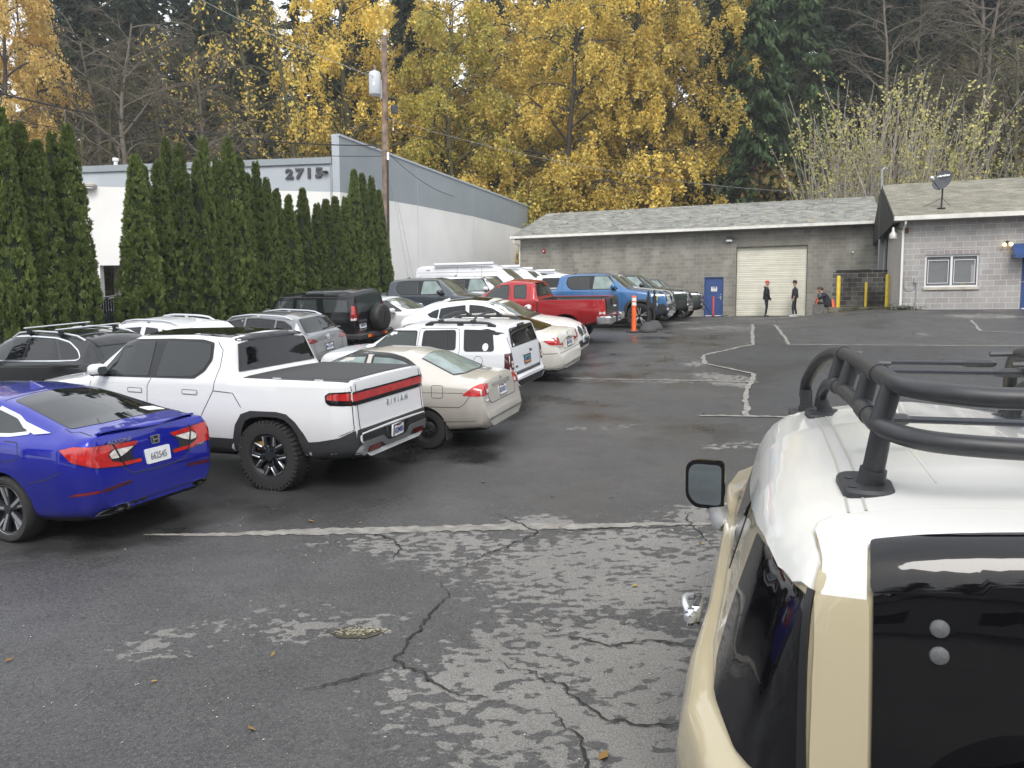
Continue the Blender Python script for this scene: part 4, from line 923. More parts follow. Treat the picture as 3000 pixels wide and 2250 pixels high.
c.line('fuel_door', [roundpoly([(.36, 1.20), (.20, 1.20), (.20, 1.04), (.44, 1.04), (.50, 1.2), (.36, 1.2)], [0, .03, .03, .03, .03, 0], 4)], 'side', .010, M_('gap'))
c.panel('taillight', [(-.98, .86), (-1.0, 1.06), (-1.06, 1.22), (-1.15, 1.25), (-1.16, .86)], 'side', M_('tail_red'), .010, .03, .02, mirror=True, step=.05)
c.panel('taillight', [(.84, .86), (.84, 1.25), (.755, 1.24), (.74, .86)], 'rear', M_('tail_red'), .010, .03, .02, mirror=True, step=.05)
c.panel('reversing_lamp', [(-1.0, .87), (-1.01, .95), (-1.15, .95), (-1.155, .87)], 'side', M_('tail_white'), .014, .02, .01, mirror=True)
c.panel('tailgate_cover', [(-.735, .93), (.735, .93), (.735, 1.29), (-.735, 1.29)], 'rear', M_('black_plastic'), .03, .04, .03, step=.1)
c.panel('tailgate_cover', [(-1.17, .74), (-1.06, .74), (-1.06, -.74), (-1.17, -.74)], 'top', M_('black_plastic'), .02, .05, .01, step=.1)
c.panel('cover_flap', [(-.28, 1.10), (.22, 1.10), (.18, 1.27), (-.24, 1.27)], 'rear', M_('black'), .05, .04, .04, step=.06)
c.panel('cover_logo', [(-.42, 1.02), (-.38, 1.06), (-.30, 1.045), (-.18, 1.075), (-.05, 1.06), (-.02, 1.09), (.0, 1.05), (-.12, 1.03), (-.28, 1.005), (-.35, 1.02)], 'rear', M_('sticker_white'), .036, .01, .004, step=.05)
mb = MB()
mb.box((-1.27, 0, .70), (.16, 1.10, .20), bev=.03)
for sd in (1, -1):
    mb.box((-1.24, sd * .70, .70), (.20, .42, .24), bev=.04); mb.box((-1.06, sd * .89, .71), (.28, .06, .22), bev=.02)
b = mb.build('rear_bumper', M_('chrome'), c.root, 30)
mb = MB(); mb.box((-1.352, 0, .70), (.02, .5, .17), bev=.006); mb.build('plate_recess', M_('black'), b)
c.plate('rear', 0, .7, 'C48261K', tilt=Matrix(((0, 0, -1, -1.368), (-1, 0, 0, 0), (0, 1, 0, .70), (0, 0, 0, 1))), top='Washington')
for y in (.80, -.80):
    c.wheel(0, y, .375, .255, 'plain', .22); c.wheel(3.246, y, .375, .255, 'plain', .22)
c.mirror_part(2.45, .88, 1.36, pm)

# ---- grey crossover behind the white pickup's cab
pm = paint('paint_silver_grey', (.20, .21, .225), .55, .32, road=.4)
c = Car('grey_crossover', (-5.05, 18.55, -69.7), dict(x0=-.90, x1=3.56,
    T=[(-.90, .55), (-.885, .72), (-.86, 1.08), (-.82, 1.15), (-.72, 1.22), (-.50, 1.50), (-.46, 1.545), (.0, 1.605), (.8, 1.63), (1.3, 1.59), (1.6, 1.5), (2.3, 1.14), (3.1, 1.04), (3.45, .85), (3.56, .55)],
    R=[(-.9, .66), (-.7, .64), (-.45, .60), (.8, .63), (1.6, .61), (2.3, .72), (3.56, .6)], cr=[(-.9, .03), (-.4, .06), (1.6, .06), (2.3, .04), (3.56, .06)],
    B=[(-.9, 1.0), (-.5, 1.07), (1.5, 1.05), (2.4, .99), (3.3, .85), (3.56, .55)],
    W=[(-.9, .70), (-.86, .78), (-.75, .85), (-.4, .88), (2.6, .88), (3.2, .82), (3.56, .6)], M=[(-.9, .74), (-.86, .82), (-.75, .885), (-.4, .915), (2.6, .91), (3.2, .85), (3.56, .62)],
    zm=[(-.9, .75), (3.56, .7)], zb=[(-.9, .38), (-.6, .28), (3.56, .28)], arches=[arch(0, .38, .34), arch(2.69, .38, .34)], rR=[(-.9, .06), (-.4, .1), (3.5, .1)], smT=.04), pm)
tag(c.root, 'grey compact crossover with silver roof rails, between the white pickup and black off roader', 'suv')
side_glass(c, [[(.02, 1.48), (-.16, 1.46), (-.38, 1.35), (-.44, 1.24), (.0, 1.18)], [(.08, 1.49), (.08, 1.18), (.85, 1.15), (.85, 1.53), (.5, 1.525)], [(.93, 1.53), (.93, 1.15), (1.9, 1.12), (1.5, 1.44)]], 'glass_dark', 'black')
c.panel('rear_window', [(.52, 1.50), (-.52, 1.50), (-.64, 1.19), (.64, 1.19)], 'rear', M_('glass_tint'), .006, .02, .05, step=.1)
c.panel('windshield', [(-.58, 1.5), (.58, 1.5), (.68, 1.17), (-.68, 1.17)], 'front', M_('windshield'), .005, .02, .05, step=.1)
c.cpanel('taillight', [RR(.42, .965), RR(.60, .955), S(-.74, .98), S(-.52, 1.05), S(-.58, 1.075), RR(.74, 1.085), RR(.52, 1.05)], 35, M_('tail_dark'), .008, .03, .012)
c.panel('lower_valance', [(-.74, .40), (.74, .40), (.74, .56), (-.74, .56)], 'rear', M_('black_plastic'), .010, .02, .02, step=.1)
c.line('panel_gap', [[(.66, 1.2), (.58, .95), (.55, .66), (-.55, .66), (-.58, .95), (-.66, 1.2)], [(.55, .72), (-.55, .72)]], 'rear', .009, M_('gap'))
c.plate('rear', 0, .82, 'BNZ2874', top='Washington', out=.012)
M = c.frame('rear', 0, 1.045, .01); mb = MB(); mb.lathe([(.05, 0), (.05, .008), (.062, .008), (.062, 0)], M, 24)
for sx in (-1, 1):
    mb.prism([(sx * .008, -.004), (sx * .018, -.004), (sx * .036, .035), (sx * .026, .037)][::sx], M, 0, .008); mb.prism([(sx * .004, -.01), (sx * .012, -.012), (sx * .03, -.042), (sx * .02, -.046)][::-sx], M, 0, .008)
    mb.prism([(sx * .018, -.046), (sx * .026, -.042), (sx * .05, .01), (sx * .042, .014)][::sx], M, 0, .0075)
mb.build('badge', M_('chrome'), c.root)
text_obj('lettering', 'TAOS', .055, c.frame('rear', 0, .69, .006), M_('chrome'), c.root, .003, spacing=1.4)
mb = MB(); mb.tube([c.at('rear', -.02, 1.215, .02)[0], c.at('rear', -.30, 1.235, .02)[0], c.at('rear', -.44, 1.255, .02)[0]], .014, 6); mb.build('rear_wiper', M_('black'), c.root)
c.rail(-.35, 1.5, .58, .05, .018, M_('silver_rail')); c.antenna(-.2, pm, .6)
for y in (.78, -.78): c.wheel(0, y, .335, .22, 'plain', .22); c.wheel(2.69, y, .335, .22, 'plain', .22)

# ---- black off roader with spare wheel
pm = paint('paint_black', (.008, .009, .011), 0, .3, road=.25)
c = Car('black_off_roader', (-4.89, 22.8, -66.5), dict(x0=-1.06, x1=3.5,
    T=[(-1.06, .58), (-1.04, .66), (-1.0, .70), (-.985, 1.24), (-.93, 1.76), (-.90, 1.83), (-.6, 1.88), (.7, 1.87), (.85, 1.78), (1.5, 1.75), (1.7, 1.7), (2.15, 1.26), (2.25, 1.2), (3.0, 1.15), (3.35, 1.1), (3.46, .8), (3.5, .55)],
    R=[(-1.06, .7), (-.98, .70), (-.9, .66), (.8, .68), (1.6, .68), (2.2, .74), (3.5, .66)], cr=[(-1.06, .02), (-.9, .05), (1.6, .06), (2.2, .04), (3.5, .05)],
    B=[(-1.06, 1.2), (-.9, 1.22), (1.6, 1.20), (2.2, 1.12), (3.3, 1.05), (3.5, .55)],
    W=[(-1.06, .78), (-1.0, .82), (-.9, .84), (0, .85), (2.6, .85), (3.2, .83), (3.5, .7)], M=[(-1.06, .8), (-1.0, .85), (-.9, .875), (0, .89), (2.6, .89), (3.2, .86), (3.5, .72)],
    zm=[(-1.06, .85), (3.5, .85)], zb=[(-1.06, .46), (-.6, .42), (3.5, .42)], arches=[arch(0, .44, .40), arch(2.54, .44, .40)], rR=[(-1.06, .03), (-.9, .07), (3.5, .08)], smT=.025), pm)
tag(c.root, 'black off road wagon with stepped roof and a covered spare wheel on its rear door', 'suv')
side_glass(c, [[(1.80, 1.34), (1.66, 1.58), (1.12, 1.60), (1.09, 1.27), (1.85, 1.25)], [(.98, 1.27), (.98, 1.60), (.32, 1.61), (.22, 1.27)], [(.06, 1.61), (-.74, 1.60), (-.82, 1.25), (-.02, 1.25)]], 'glass_mid', 'black', .025)
c.panel('alpine_window', [(.04, 1.83), (-.70, 1.835), (-.68, 1.71), (.04, 1.71)], 'side', M_('glass_mid'), .006, .02, .03, mirror=True)
c.line('gutter', [[(1.62, 1.665), (.9, 1.665), (-.92, 1.655)]], 'side', .03, M_('black_plastic'), .012, mirror=True)
c.panel('rear_window', [(.60, 1.74), (-.60, 1.74), (-.66, 1.23), (.64, 1.23)], 'rear', M_('glass_mid'), .006, .02, .05, step=.1)
c.panel('windshield', [(-.62, 1.66), (.62, 1.66), (.70, 1.28), (-.70, 1.28)], 'front', M_('windshield'), .005, .02, .04, step=.1)
c.cpanel('taillight', [S(-.90, 1.42), RR(.70, 1.42), RR(.72, 1.02), S(-.90, 1.02)], 35, M_('tail_red'), .012, .03, .012)
c.cpanel('reversing_lamp', [S(-.905, 1.09), RR(.71, 1.09), RR(.72, 1.025), S(-.905, 1.025)], 35, M_('tail_white'), .018, .02, .006)
c.cline('lamp_divider', [[S(-.905, 1.25), RR(.705, 1.25)]], 35, .012, M_('tail_dark'), .02)
mb = MB(); M = Matrix(((0, 0, -1, -1.00), (-1, 0, 0, -.22), (0, 1, 0, 1.02), (0, 0, 0, 1)))
mb.lathe([(.001, .32), (.27, .32), (.34, .305), (.372, .27), (.378, .2), (.375, .08), (.36, .05), (.001, .05)], M, 36)
sp = mb.build('spare_wheel_cover', M_('black_matte'), c.root, 40)
mb = MB(); mb.prism(roundpoly([(-.22, -.02), (.22, -.02), (.22, .02), (-.22, .02)], .015, 3, True), M @ Matrix.Rotation(1.2, 4, 'Z') @ Matrix.Translation((0, .0, 0)), .318, .328); mb.build('cover_handle', M_('black'), sp)
mb = MB(); mb.box((-1.06, 0, .56), (.24, 1.72, .16), bev=.03)
for sd in (1, -1): mb.box((-.9, sd * .84, .57), (.5, .1, .16), bev=.03)
bp = mb.build('rear_bumper', M_('black_plastic'), c.root, 40)
for sd in (1, -1):
    mb = MB(); mb.box((-1.19, sd * .42, .56), (.02, .15, .09), bev=.01); mb.build('bumper_lamp', M_('amber'), bp)
    mb = MB(); mb.box((-1.19, sd * .29, .56), (.02, .09, .09), bev=.01); mb.build('bumper_lamp', M_('tail_red'), bp)
c.plate('rear', .45, .86, 'AJR8547', out=.02, frame=None, tcol='plate_blue')
mb = MB(); mb.box((-1.02, .46, .98), (.06, .40, .12), bev=.03); mb.build('plate_lamp_housing', M_('black_plastic'), c.root)
text_obj('lettering', 'DISCOVERY', .055, c.frame('rear', .46, .735, .006) @ Matrix.Diagonal((1.3, 1, 1, 1)), M_('silver_rail'), c.root, .003, bold=.001)
c.line('side_strip', [[(-.55, .88), (1.9, .88)]], 'side', .025, M_('silver_rail'), .006, mirror=True)
c.rail(.75, 1.55, .6, .05, .02, M_('black'))
for y in (.78, -.78): c.wheel(0, y, .37, .24, 'plain', .22); c.wheel(2.54, y, .37, .24, 'plain', .22)
c.mirror_part(1.85, .86, 1.3, 'black')

# ---- black crossover with silver roof bars, behind the blue sedan
pm = paint('paint_black', (.008, .009, .011))
SUVT = [(-.98, .6), (-.96, .75), (-.94, 1.05), (-.86, 1.16), (-.52, 1.19), (-.24, 1.50), (-.18, 1.545), (.1, 1.60), (.64, 1.66), (1.3, 1.69), (1.82, 1.65), (2.2, 1.54), (2.85, 1.16), (3.4, 1.06), (3.7, .9), (3.82, .55)]
SUVS = dict(x0=-.98, x1=3.82, T=SUVT, R=[(-.98, .66), (-.5, .66), (-.2, .58), (.6, .62), (2.2, .61), (2.9, .74), (3.82, .6)], cr=[(-.98, .03), (-.2, .05), (2.2, .06), (2.9, .05), (3.82, .06)],
    B=[(-.98, 1.0), (-.4, 1.10), (2.2, 1.05), (3.4, .92), (3.82, .55)], W=[(-.98, .70), (-.9, .80), (-.7, .86), (-.2, .90), (2.9, .89), (3.4, .82), (3.82, .6)], M=[(-.98, .74), (-.9, .84), (-.7, .9), (-.2, .93), (2.9, .92), (3.4, .85), (3.82, .63)],
    zm=[(-.98, .75), (3.82, .7)], zb=[(-.98, .4), (-.6, .28), (3.82, .28)], arches=[arch(0, .39, .36), arch(2.85, .39, .36)], rR=[(-.98, .06), (-.2, .09), (3.82, .1)], smT=.04)
c = Car('black_crossover', (-7.74, 15.21, -67.1), SUVS, pm)
tag(c.root, 'black crossover with two silver crossbars and chrome window trim, behind the blue sedan', 'suv')
side_glass(c, [[(.33, 1.19), (.58, 1.50), (.3, 1.455), (.02, 1.32), (-.10, 1.22)], [(.40, 1.18), (.66, 1.515), (1.33, 1.545), (1.32, 1.16)], [(1.42, 1.16), (1.42, 1.55), (2.0, 1.53), (2.35, 1.36), (2.6, 1.14)]], 'glass_dark', None)
c.line('window_trim', [roundpoly([(2.7, 1.11), (1.3, 1.13), (.4, 1.15), (-.08, 1.17), (-.14, 1.21), (.0, 1.34), (.28, 1.485), (.63, 1.555), (1.4, 1.585), (2.02, 1.56), (2.4, 1.40), (2.75, 1.16)], .06, 4)], 'side', .02, M_('chrome'), .008, mirror=True)
c.panel('rear_window', [(-.28, .52), (-.52, .60), (-.52, -.60), (-.28, -.52)], 'top', M_('glass_tint'), .006, .02, .04, step=.1)
c.panel('roof_spoiler', [(.0, .54), (-.30, .55), (-.34, 0), (-.30, -.55), (.0, -.54)], 'top', pm, .03, .05, .03, step=.1)
c.rail(-.05, 1.95, .58, .05, .02, M_('silver_rail'), legs=False)
for x in (.55, 1.42):
    q, _ = c.at('top', x, .58); mb = MB(); mb.box((x, 0, q.z + .125), (.07, 1.42, .028), bev=.01); cb = mb.build('crossbar', M_('silver_rail'), c.root)
    for sd in (1, -1):
        mb = MB(); mb.box((x, sd * .60, q.z + .055), (.11, .10, .12), bev=.02); mb.build('bar_foot', M_('black'), cb)
c.antenna(.3, pm, .8)
c.cpanel('taillight', [RR(.45, .96), RR(.62, .94), S(-.74, .98), S(-.56, 1.04), RR(.6, 1.04)], 35, M_('tail_dark'))
for y in (.8, -.8): c.wheel(0, y, .36, .24, 'plain', .25); c.wheel(2.85, y, .36, .24, 'plain', .25)
c.mirror_part(2.25, .9, 1.15, pm)
# ---- white crossover further back
pm = paint('paint_cool_white', (.65, .665, .69))
c = Car('white_crossover', (-6.76, 17.43, -71), dict(SUVS, arches=None), pm)
tag(c.root, 'white crossover with grey roof rails, only its roof visible over the white pickup', 'suv')
side_glass(c, [[(.33, 1.19), (.58, 1.50), (.3, 1.455), (.02, 1.32), (-.10, 1.22)], [(.40, 1.18), (.66, 1.515), (1.0, 1.545), (1.0, 1.16)], [(1.1, 1.16), (1.1, 1.55), (1.8, 1.51), (2.35, 1.36), (2.6, 1.14)]], 'glass_dark', 'silver_rail')
c.panel('rear_window', [(-.26, .52), (-.52, .60), (-.52, -.60), (-.26, -.52)], 'top', M_('glass_dark'), .006, .02, .04, step=.1)
c.panel('roof_spoiler', [(.0, .54), (-.34, .56), (-.38, 0), (-.34, -.56), (.0, -.54)], 'top', pm, .03, .05, .03, step=.1)
c.rail(.2, 1.75, .58, .06, .024, M_('silver_rail')); c.antenna(.1, pm, 1)
for y in (.8, -.8): c.wheel(0, y, .36, .24, 'plain', .25); c.wheel(2.85, y, .36, .24, 'plain', .25)
# ---- white sedan in the second row, nose right
pm = paint('paint_white', (.66, .67, .68))
SEDT = [(-1.05, .5), (-1.02, .95), (-.95, 1.02), (-.5, 1.08), (.3, 1.38), (.9, 1.45), (1.5, 1.43), (1.85, 1.33), (2.6, 1.01), (3.2, .92), (3.55, .78), (3.68, .5)]
SEDS = dict(x0=-1.05, x1=3.68, T=SEDT, R=[(-1.05, .64), (-.5, .64), (.3, .57), (1.7, .57), (2.6, .70), (3.68, .58)], cr=[(-1.05, .03), (.3, .05), (1.8, .05), (3.68, .06)], B=[(-1.05, .92), (0, .98), (2.5, .92), (3.4, .75), (3.68, .5)],
    W=[(-1.05, .64), (-.9, .78), (-.6, .85), (0, .88), (2.8, .87), (3.3, .8), (3.68, .58)], zm=[(-1, .65), (3.6, .6)], zb=[(-1.05, .3), (3.68, .24)], arches=[arch(0, .37, .33), arch(2.75, .37, .33)], rR=[(-1, .06), (.3, .09), (3.6, .1)], smT=.05)
c = Car('white_sedan', (-5.15, 25.4, 109), SEDS, pm)
tag(c.root, 'white sedan nose visible between the spare wheel of the black wagon and dark grey pickup', 'car')
side_glass(c, [[(.25, 1.07), (.5, 1.30), (.95, 1.36), (.95, 1.04)], [(1.02, 1.04), (1.02, 1.36), (1.6, 1.32), (2.2, 1.02)]], 'glass_mid', 'black')
c.panel('windshield', [(-.56, 1.38), (.56, 1.38), (.66, 1.06), (-.66, 1.06)], 'front', M_('windshield'), .005, .02, .05, step=.1)
c.cpanel('headlight', [N(.46, .68), N(.50, .74), S(3.3, .78), S(3.1, .84), S(3.3, .70), N(.6, .66)], 35, M_('head_glass'), front=True)
for y in (.78, -.78): c.wheel(0, y, .33, .22, 'plain', .23); c.wheel(2.75, y, .33, .22, 'plain', .23)
c.mirror_part(1.95, .86, 1.05, pm)
# ---- dark car beyond the fence
pm = paint('paint_dark_blue', (.015, .02, .03), .3)
c = Car('dark_car', (-14.6, 29.2, 80), dict(SUVS, arches=None), pm)
tag(c.root, 'dark car beyond the chain link fence, only its windshield corner in view', 'car')
side_glass(c, [[(.40, 1.18), (.66, 1.515), (1.33, 1.545), (1.32, 1.16)], [(1.42, 1.16), (1.42, 1.55), (2.0, 1.53), (2.35, 1.36), (2.6, 1.14)]], 'glass_mid', 'black')
c.panel('windshield', [(-.58, 1.56), (.58, 1.56), (.7, 1.2), (-.7, 1.2)], 'front', M_('windshield'), .005, .02, .05, step=.1)
c.mirror_part(2.3, .88, 1.14, pm)
for y in (.8, -.8): c.wheel(0, y, .36, .24, 'plain', .25); c.wheel(2.85, y, .36, .24, 'plain', .25)
# ---- camper vans with awnings
pv = paint('paint_van', (.74, .75, .78), 0)
VT = [(-1.05, .6), (-1.02, 2.2), (-.95, 2.42), (-.7, 2.50), (1.0, 2.52), (2.6, 2.50), (3.1, 2.36), (4.15, 1.55), (4.45, 1.36), (4.8, 1.15), (4.92, .8), (4.95, .5)]
van0 = None
for i, (du, f_, lab) in enumerate(((0, 0, 'white high roof camper van nearest the hedge, longest awning roll on its roof edge'), (3.1, .1, 'second white camper van, its awning end just beyond the first'), (5.3, 0, 'third white camper van behind, only windshield slope and awning showing'), (8.0, .35, 'rearmost white camper van close to the block wall, above the red pickup'))):
    p = along((-3.13, 35.96, 110), du, f_)
    c = Car('camper_van', p, dict(x0=-1.05, x1=4.95, T=VT, R=[(-1.05, .74), (2.6, .76), (3.1, .74), (4.2, .82), (4.95, .7)], cr=[(-1.05, .05), (3, .07), (4.95, .07)], B=[(-1.05, 1.3), (3.2, 1.28), (4.4, 1.1), (4.95, .5)],
        W=[(-1.05, .86), (-.95, .95), (-.5, .98), (4.0, .98), (4.6, .9), (4.95, .7)], zm=[(-1.05, .8), (4.95, .7)], zb=[(-1.05, .4), (4.95, .32)], arches=[arch(0, .42, .38), arch(3.7, .42, .38)], rR=[(-1.05, .10), (4.95, .12)], rb=[(-1.05, .2), (4.95, .1)], smT=.06), pv)
    tag(c.root, lab, 'van', 'white camper vans parked in a row')
    c.line('body_crease', [[(-.85, 2.16), (3.0, 2.14)], roundpoly([(-.75, 1.95), (-.7, 2.03), (.9, 2.0), (1.0, 1.9), (1.0, 1.5)], .06, 3), roundpoly([(1.15, 1.5), (1.15, 1.98), (1.9, 1.96), (2.05, 1.9), (2.1, 1.5)], .06, 3), [(2.25, 2.4), (2.3, .5)], [(1.08, 2.4), (1.08, .5)]], 'side', .012, M_('gap'), .002, mirror=True)
    for x in (-.35, 1.85): c.panel('marker_lamp', [(x - .10, 2.24), (x + .10, 2.24), (x + .10, 2.30), (x - .10, 2.30)], 'side', M_('head_glass'), .012, .02, .01, mirror=True)
    c.panel('windshield', [(-.66, 2.28), (.66, 2.28), (.78, 1.66), (-.78, 1.66)], 'front', M_('windshield'), .005, .02, .05, step=.12)
    c.panel('side_window', [(2.45, 1.35), (2.5, 1.95), (3.0, 1.95), (3.6, 1.40)], 'side', M_('glass_mid'), .006, .02, .05, mirror=True)
    for sd in (-1, 1) if False else (-1,):
        mb = MB(); mb.tube([(0, sd * .86, 2.50), (2.85, sd * .86, 2.50)], .075, 10); mb.box((1.42, sd * .86, 2.545), (2.85, .12, .03), bev=.01); mb.build('awning', MATS['paint_van'], c.root)
    for y in (.86, -.86): c.wheel(0, y, .36, .22, 'plain', .22); c.wheel(3.7, y, .36, .22, 'plain', .22)
    c.mirror_part(3.2, .98, 1.5, 'black', (.15, .22, .34))
# ---------------------------------------------------------------- tan off roader with roof rack, nearest on the right
pm = paint('paint_tan', (.40, .35, .235), 0, .4, road=.2)
c = Car('tan_off_roader', (1.6, 2.58, 18), dict(x0=-.88, x1=3.62,
    T=[(-.88, .62), (-.865, .7), (-.85, 1.12), (-.84, 1.2), (-.80, 1.60), (-.76, 1.74), (-.68, 1.78), (0, 1.81), (.9, 1.815), (1.65, 1.79), (1.82, 1.74), (2.14, 1.28), (2.25, 1.2), (3.2, 1.15), (3.5, 1.1), (3.6, .8), (3.62, .6)],
    R=[(-.88, .56), (-.80, .57), (-.6, .63), (-.3, .675), (.2, .70), (1.5, .69), (1.8, .66), (2.2, .78), (3.3, .72), (3.62, .6)],
    cr=[(-.88, .05), (-.7, .09), (0, .11), (1.7, .11), (2.3, .04), (3.62, .06)],
    B=[(-.88, 1.02), (-.6, 1.05), (0, 1.06), (2, 1.08), (2.5, 1.06), (3.5, 1.0), (3.62, .6)],
    W=[(-.88, .66), (-.83, .74), (-.7, .86), (-.4, .945), (0, .955), (.5, .93), (1.9, .925), (2.6, .95), (3.2, .9), (3.5, .78), (3.62, .6)],
    M=[(-.88, .70), (-.83, .80), (-.7, .90), (-.4, .985), (0, .995), (.5, .95), (1.9, .945), (2.5, .985), (3.2, .93), (3.5, .8), (3.62, .62)],
    sh=[(-.88, .04), (-.7, .09), (-.3, .085), (.5, .06), (2.0, .06), (2.3, .03)],
    zm=[(-.9, .88), (3.62, .86)], zb=[(-.88, .5), (-.5, .42), (3.3, .4), (3.62, .5)],
    arches=[arch(0, .45, .40), arch(2.69, .45, .40)], rb=[(-.9, .05), (3.6, .07)], rR=[(-.88, .06), (-.6, .14), (1.7, .16), (2.3, .1), (3.62, .1)], rm=.2, smT=.03), pm)
tag(c.root, 'tan and white off roader with a black tube roof rack, close up at the right', 'suv')
FJ = c
pw = paint('paint_roof_white', (.66, .66, .635), 0, .4, road=0)
edge = [(1.62, .70), (1.3, .755), (1.02, .765), (.6, .755), (.25, .745), (-.05, .725), (-.36, .69), (-.55, .66), (-.68, .625), (-.75, .585)]
seam = [(-.70, .565), (-.52, .575), (-.47, .56), (-.445, .52), (-.45, .40), (-.465, 0)]
half = edge + seam
rp = c.panel('roof', half + [(x, -y) for x, y in half[-2::-1]], 'top', pw, .012, .02, 0, step=.035)[0]
tg = [(-.475, 0), (-.46, .40), (-.455, .515), (-.48, .555), (-.53, .565), (-.70, .555), (-.775, .565), (-.78, .46), (-.69, .45), (-.672, .42), (-.66, 0)]
c.panel('tailgate_cap', tg + [(x, -y) for x, y in tg[-2:0:-1]], 'top', pw, .013, .02, 0, step=.04)
c.line('roof_ditch', [[(1.6, y), (.9, y - .008), (.19, y - .012), (-.2, y - .006), (-.44, y)] for y in (.472, .425, -.472, -.425)], 'top', .007, mat('ditch', (.36, .34, .30), .6), .0145)
c.line('roof_rib', [[(1.3, y), (-.2, y)] for y in (.2, -.2)], 'top', .006, mat('rib', (.5, .49, .46), .5), .0135)
c.cpanel('rear_quarter_window', [S(-.10, 1.56), S(-.36, 1.595), S(-.58, 1.595), RR(.60, 1.60), RR(.605, 1.3), RR(.62, 1.09), S(-.66, 1.085), S(-.46, 1.10), S(-.27, 1.11), S(-.19, 1.14), S(-.13, 1.24), S(-.10, 1.38)], 45, M_('gloss_black'), .006, .02, .02, .05)
c.cpanel('gate_gap', [RR(.595, 1.615), RR(.58, 1.615), RR(.585, .95), RR(.612, .95)], 45, M_('black'), .008, .02, .002)
c.panel('tailgate_frame', [(.575, 1.61), (.455, 1.615), (.45, 1.0), (.59, 1.0)], 'rear', pm, .020, .03, .012, step=.06, mirror=True)
c.panel('rear_window', [(.445, 1.655), (-.445, 1.655), (-.44, 1.0), (.44, 1.0)], 'rear', M_('gloss_black'), .010, .02, .01, step=.045)
c.panel('rear_window_lip', [(-.68, .44), (-.676, 0), (-.68, -.44), (-.775, -.452), (-.785, 0), (-.775, .452)], 'top', M_('gloss_black'), .022, .03, .01, step=.024)
for z in (1.565, 1.50):
    M = c.frame('rear', .295, z, .008); mb = MB(); mb.lathe([(.023, -.01), (.023, .002), (.021, .006), (.012, .0095), (.0005, .011)], M, 24); mb.build('hinge_cap', mat('cap_grey', (.10, .105, .11), .45, noise=.2, nscale=200), c.root)
mb = MB(); M = Matrix(((0, 0, -1, -.86), (-1, 0, 0, -.02), (0, 1, 0, .90), (0, 0, 0, 1)))
mb.lathe([(.001, .22), (.24, .22), (.25, .24), (.33, .26), (.37, .22), (.378, .12), (.37, .04), (.001, .02)], M, 40); mb.build('spare_wheel', M_('tyre'), c.root)
side_glass(c, [[(.62, 1.505), (.66, 1.14), (2.12, 1.13), (1.76, 1.52), (1.2, 1.485)]], 'gloss_black', None)
c.panel('windshield', [(-.62, 1.74), (.62, 1.74), (.74, 1.24), (-.74, 1.24)], 'front', M_('windshield'), .005, .02, .04, step=.1)
c.line('panel_gap', [[(.55, 1.0), (.55, .5)], [(1.0, 1.0), (1.02, .5)]], 'side', .008, M_('gap'), mirror=True)
for sd in (1, -1):
    mb = MB(); mb.box((.56, sd * .985, .985), (.20, .045, .085), bev=.02); mb.box((.46, sd * 1.005, .985), (.07, .055, .075), bev=.022); mb.tube(spl([(.46, sd * 1.01, 1.0), (.52, sd * 1.035, 1.02), (.60, sd * 1.035, 1.02), (.66, sd * .99, 1.0)]), .016, 10); mb.build('door_handle', M_('silver_rail'), c.root, 50)
# door mirror: square black frame toward the rear, silver back and foot
for sd in (1, -1):
    Mm = Matrix.Translation((1.70, sd * 1.035, 1.275)) @ Matrix.Rotation(sd * rad(-6), 4, 'Z') @ Matrix(((0, 0, -1, 0), (sd * -1, 0, 0, 0), (0, 1, 0, 0), (0, 0, 0, 1)))
    fr = [(-.112, -.08), (-.06, -.142), (.112, -.142), (.112, .142), (-.075, .142), (-.112, .105)]
    mb = MB(); mb.prism(roundpoly(fr, .03, 4, True), Mm, -.02, .012); sm = mb.build('side_mirror', M_('gloss_black'), c.root, 30)
    mb = MB()
    for k, s_ in ((-.02, .97), (-.07, .9), (-.10, .6)): mb.lathe([(0.001, 0)], Matrix(), 3) if False else None
    V = []; n = 0; base = roundpoly(fr, .03, 4, True)
    for h, s_ in ((-.015, .985), (-.06, .93), (-.095, .75), (-.11, .4)): V += [Mm @ Vector((a * s_, b * s_, h)) for a, b in base]; n = len(base)
    F = [(i * n + j, i * n + (j + 1) % n, (i + 1) * n + (j + 1) % n, (i + 1) * n + j) for i in range(3) for j in range(n)] + [tuple(3 * n + j for j in range(n))]
    mb.add(V, F); mb.build('mirror_back', M_('silver_rail'), sm, 40)
    mb = MB(); mb.prism(roundpoly([(a * .84, b * .84) for a, b in fr], .03, 4, True), Mm, .010, .0145); mb.build('mirror_glass', M_('mirror_glass'), sm)
    mb = MB(); mb.tube([(1.715, sd * .965, 1.15), (1.72, sd * .955, 1.10), (1.70, sd * .94, 1.05), (1.68, sd * .92, 1.03)], [.055, .06, .06, .04], 12); mb.build('mirror_foot', M_('silver_rail'), sm)
for y in (.80, -.80):
    c.wheel(0, y, .39, .265, 'plain', .22); c.wheel(2.69, y, .39, .265, 'plain', .22)
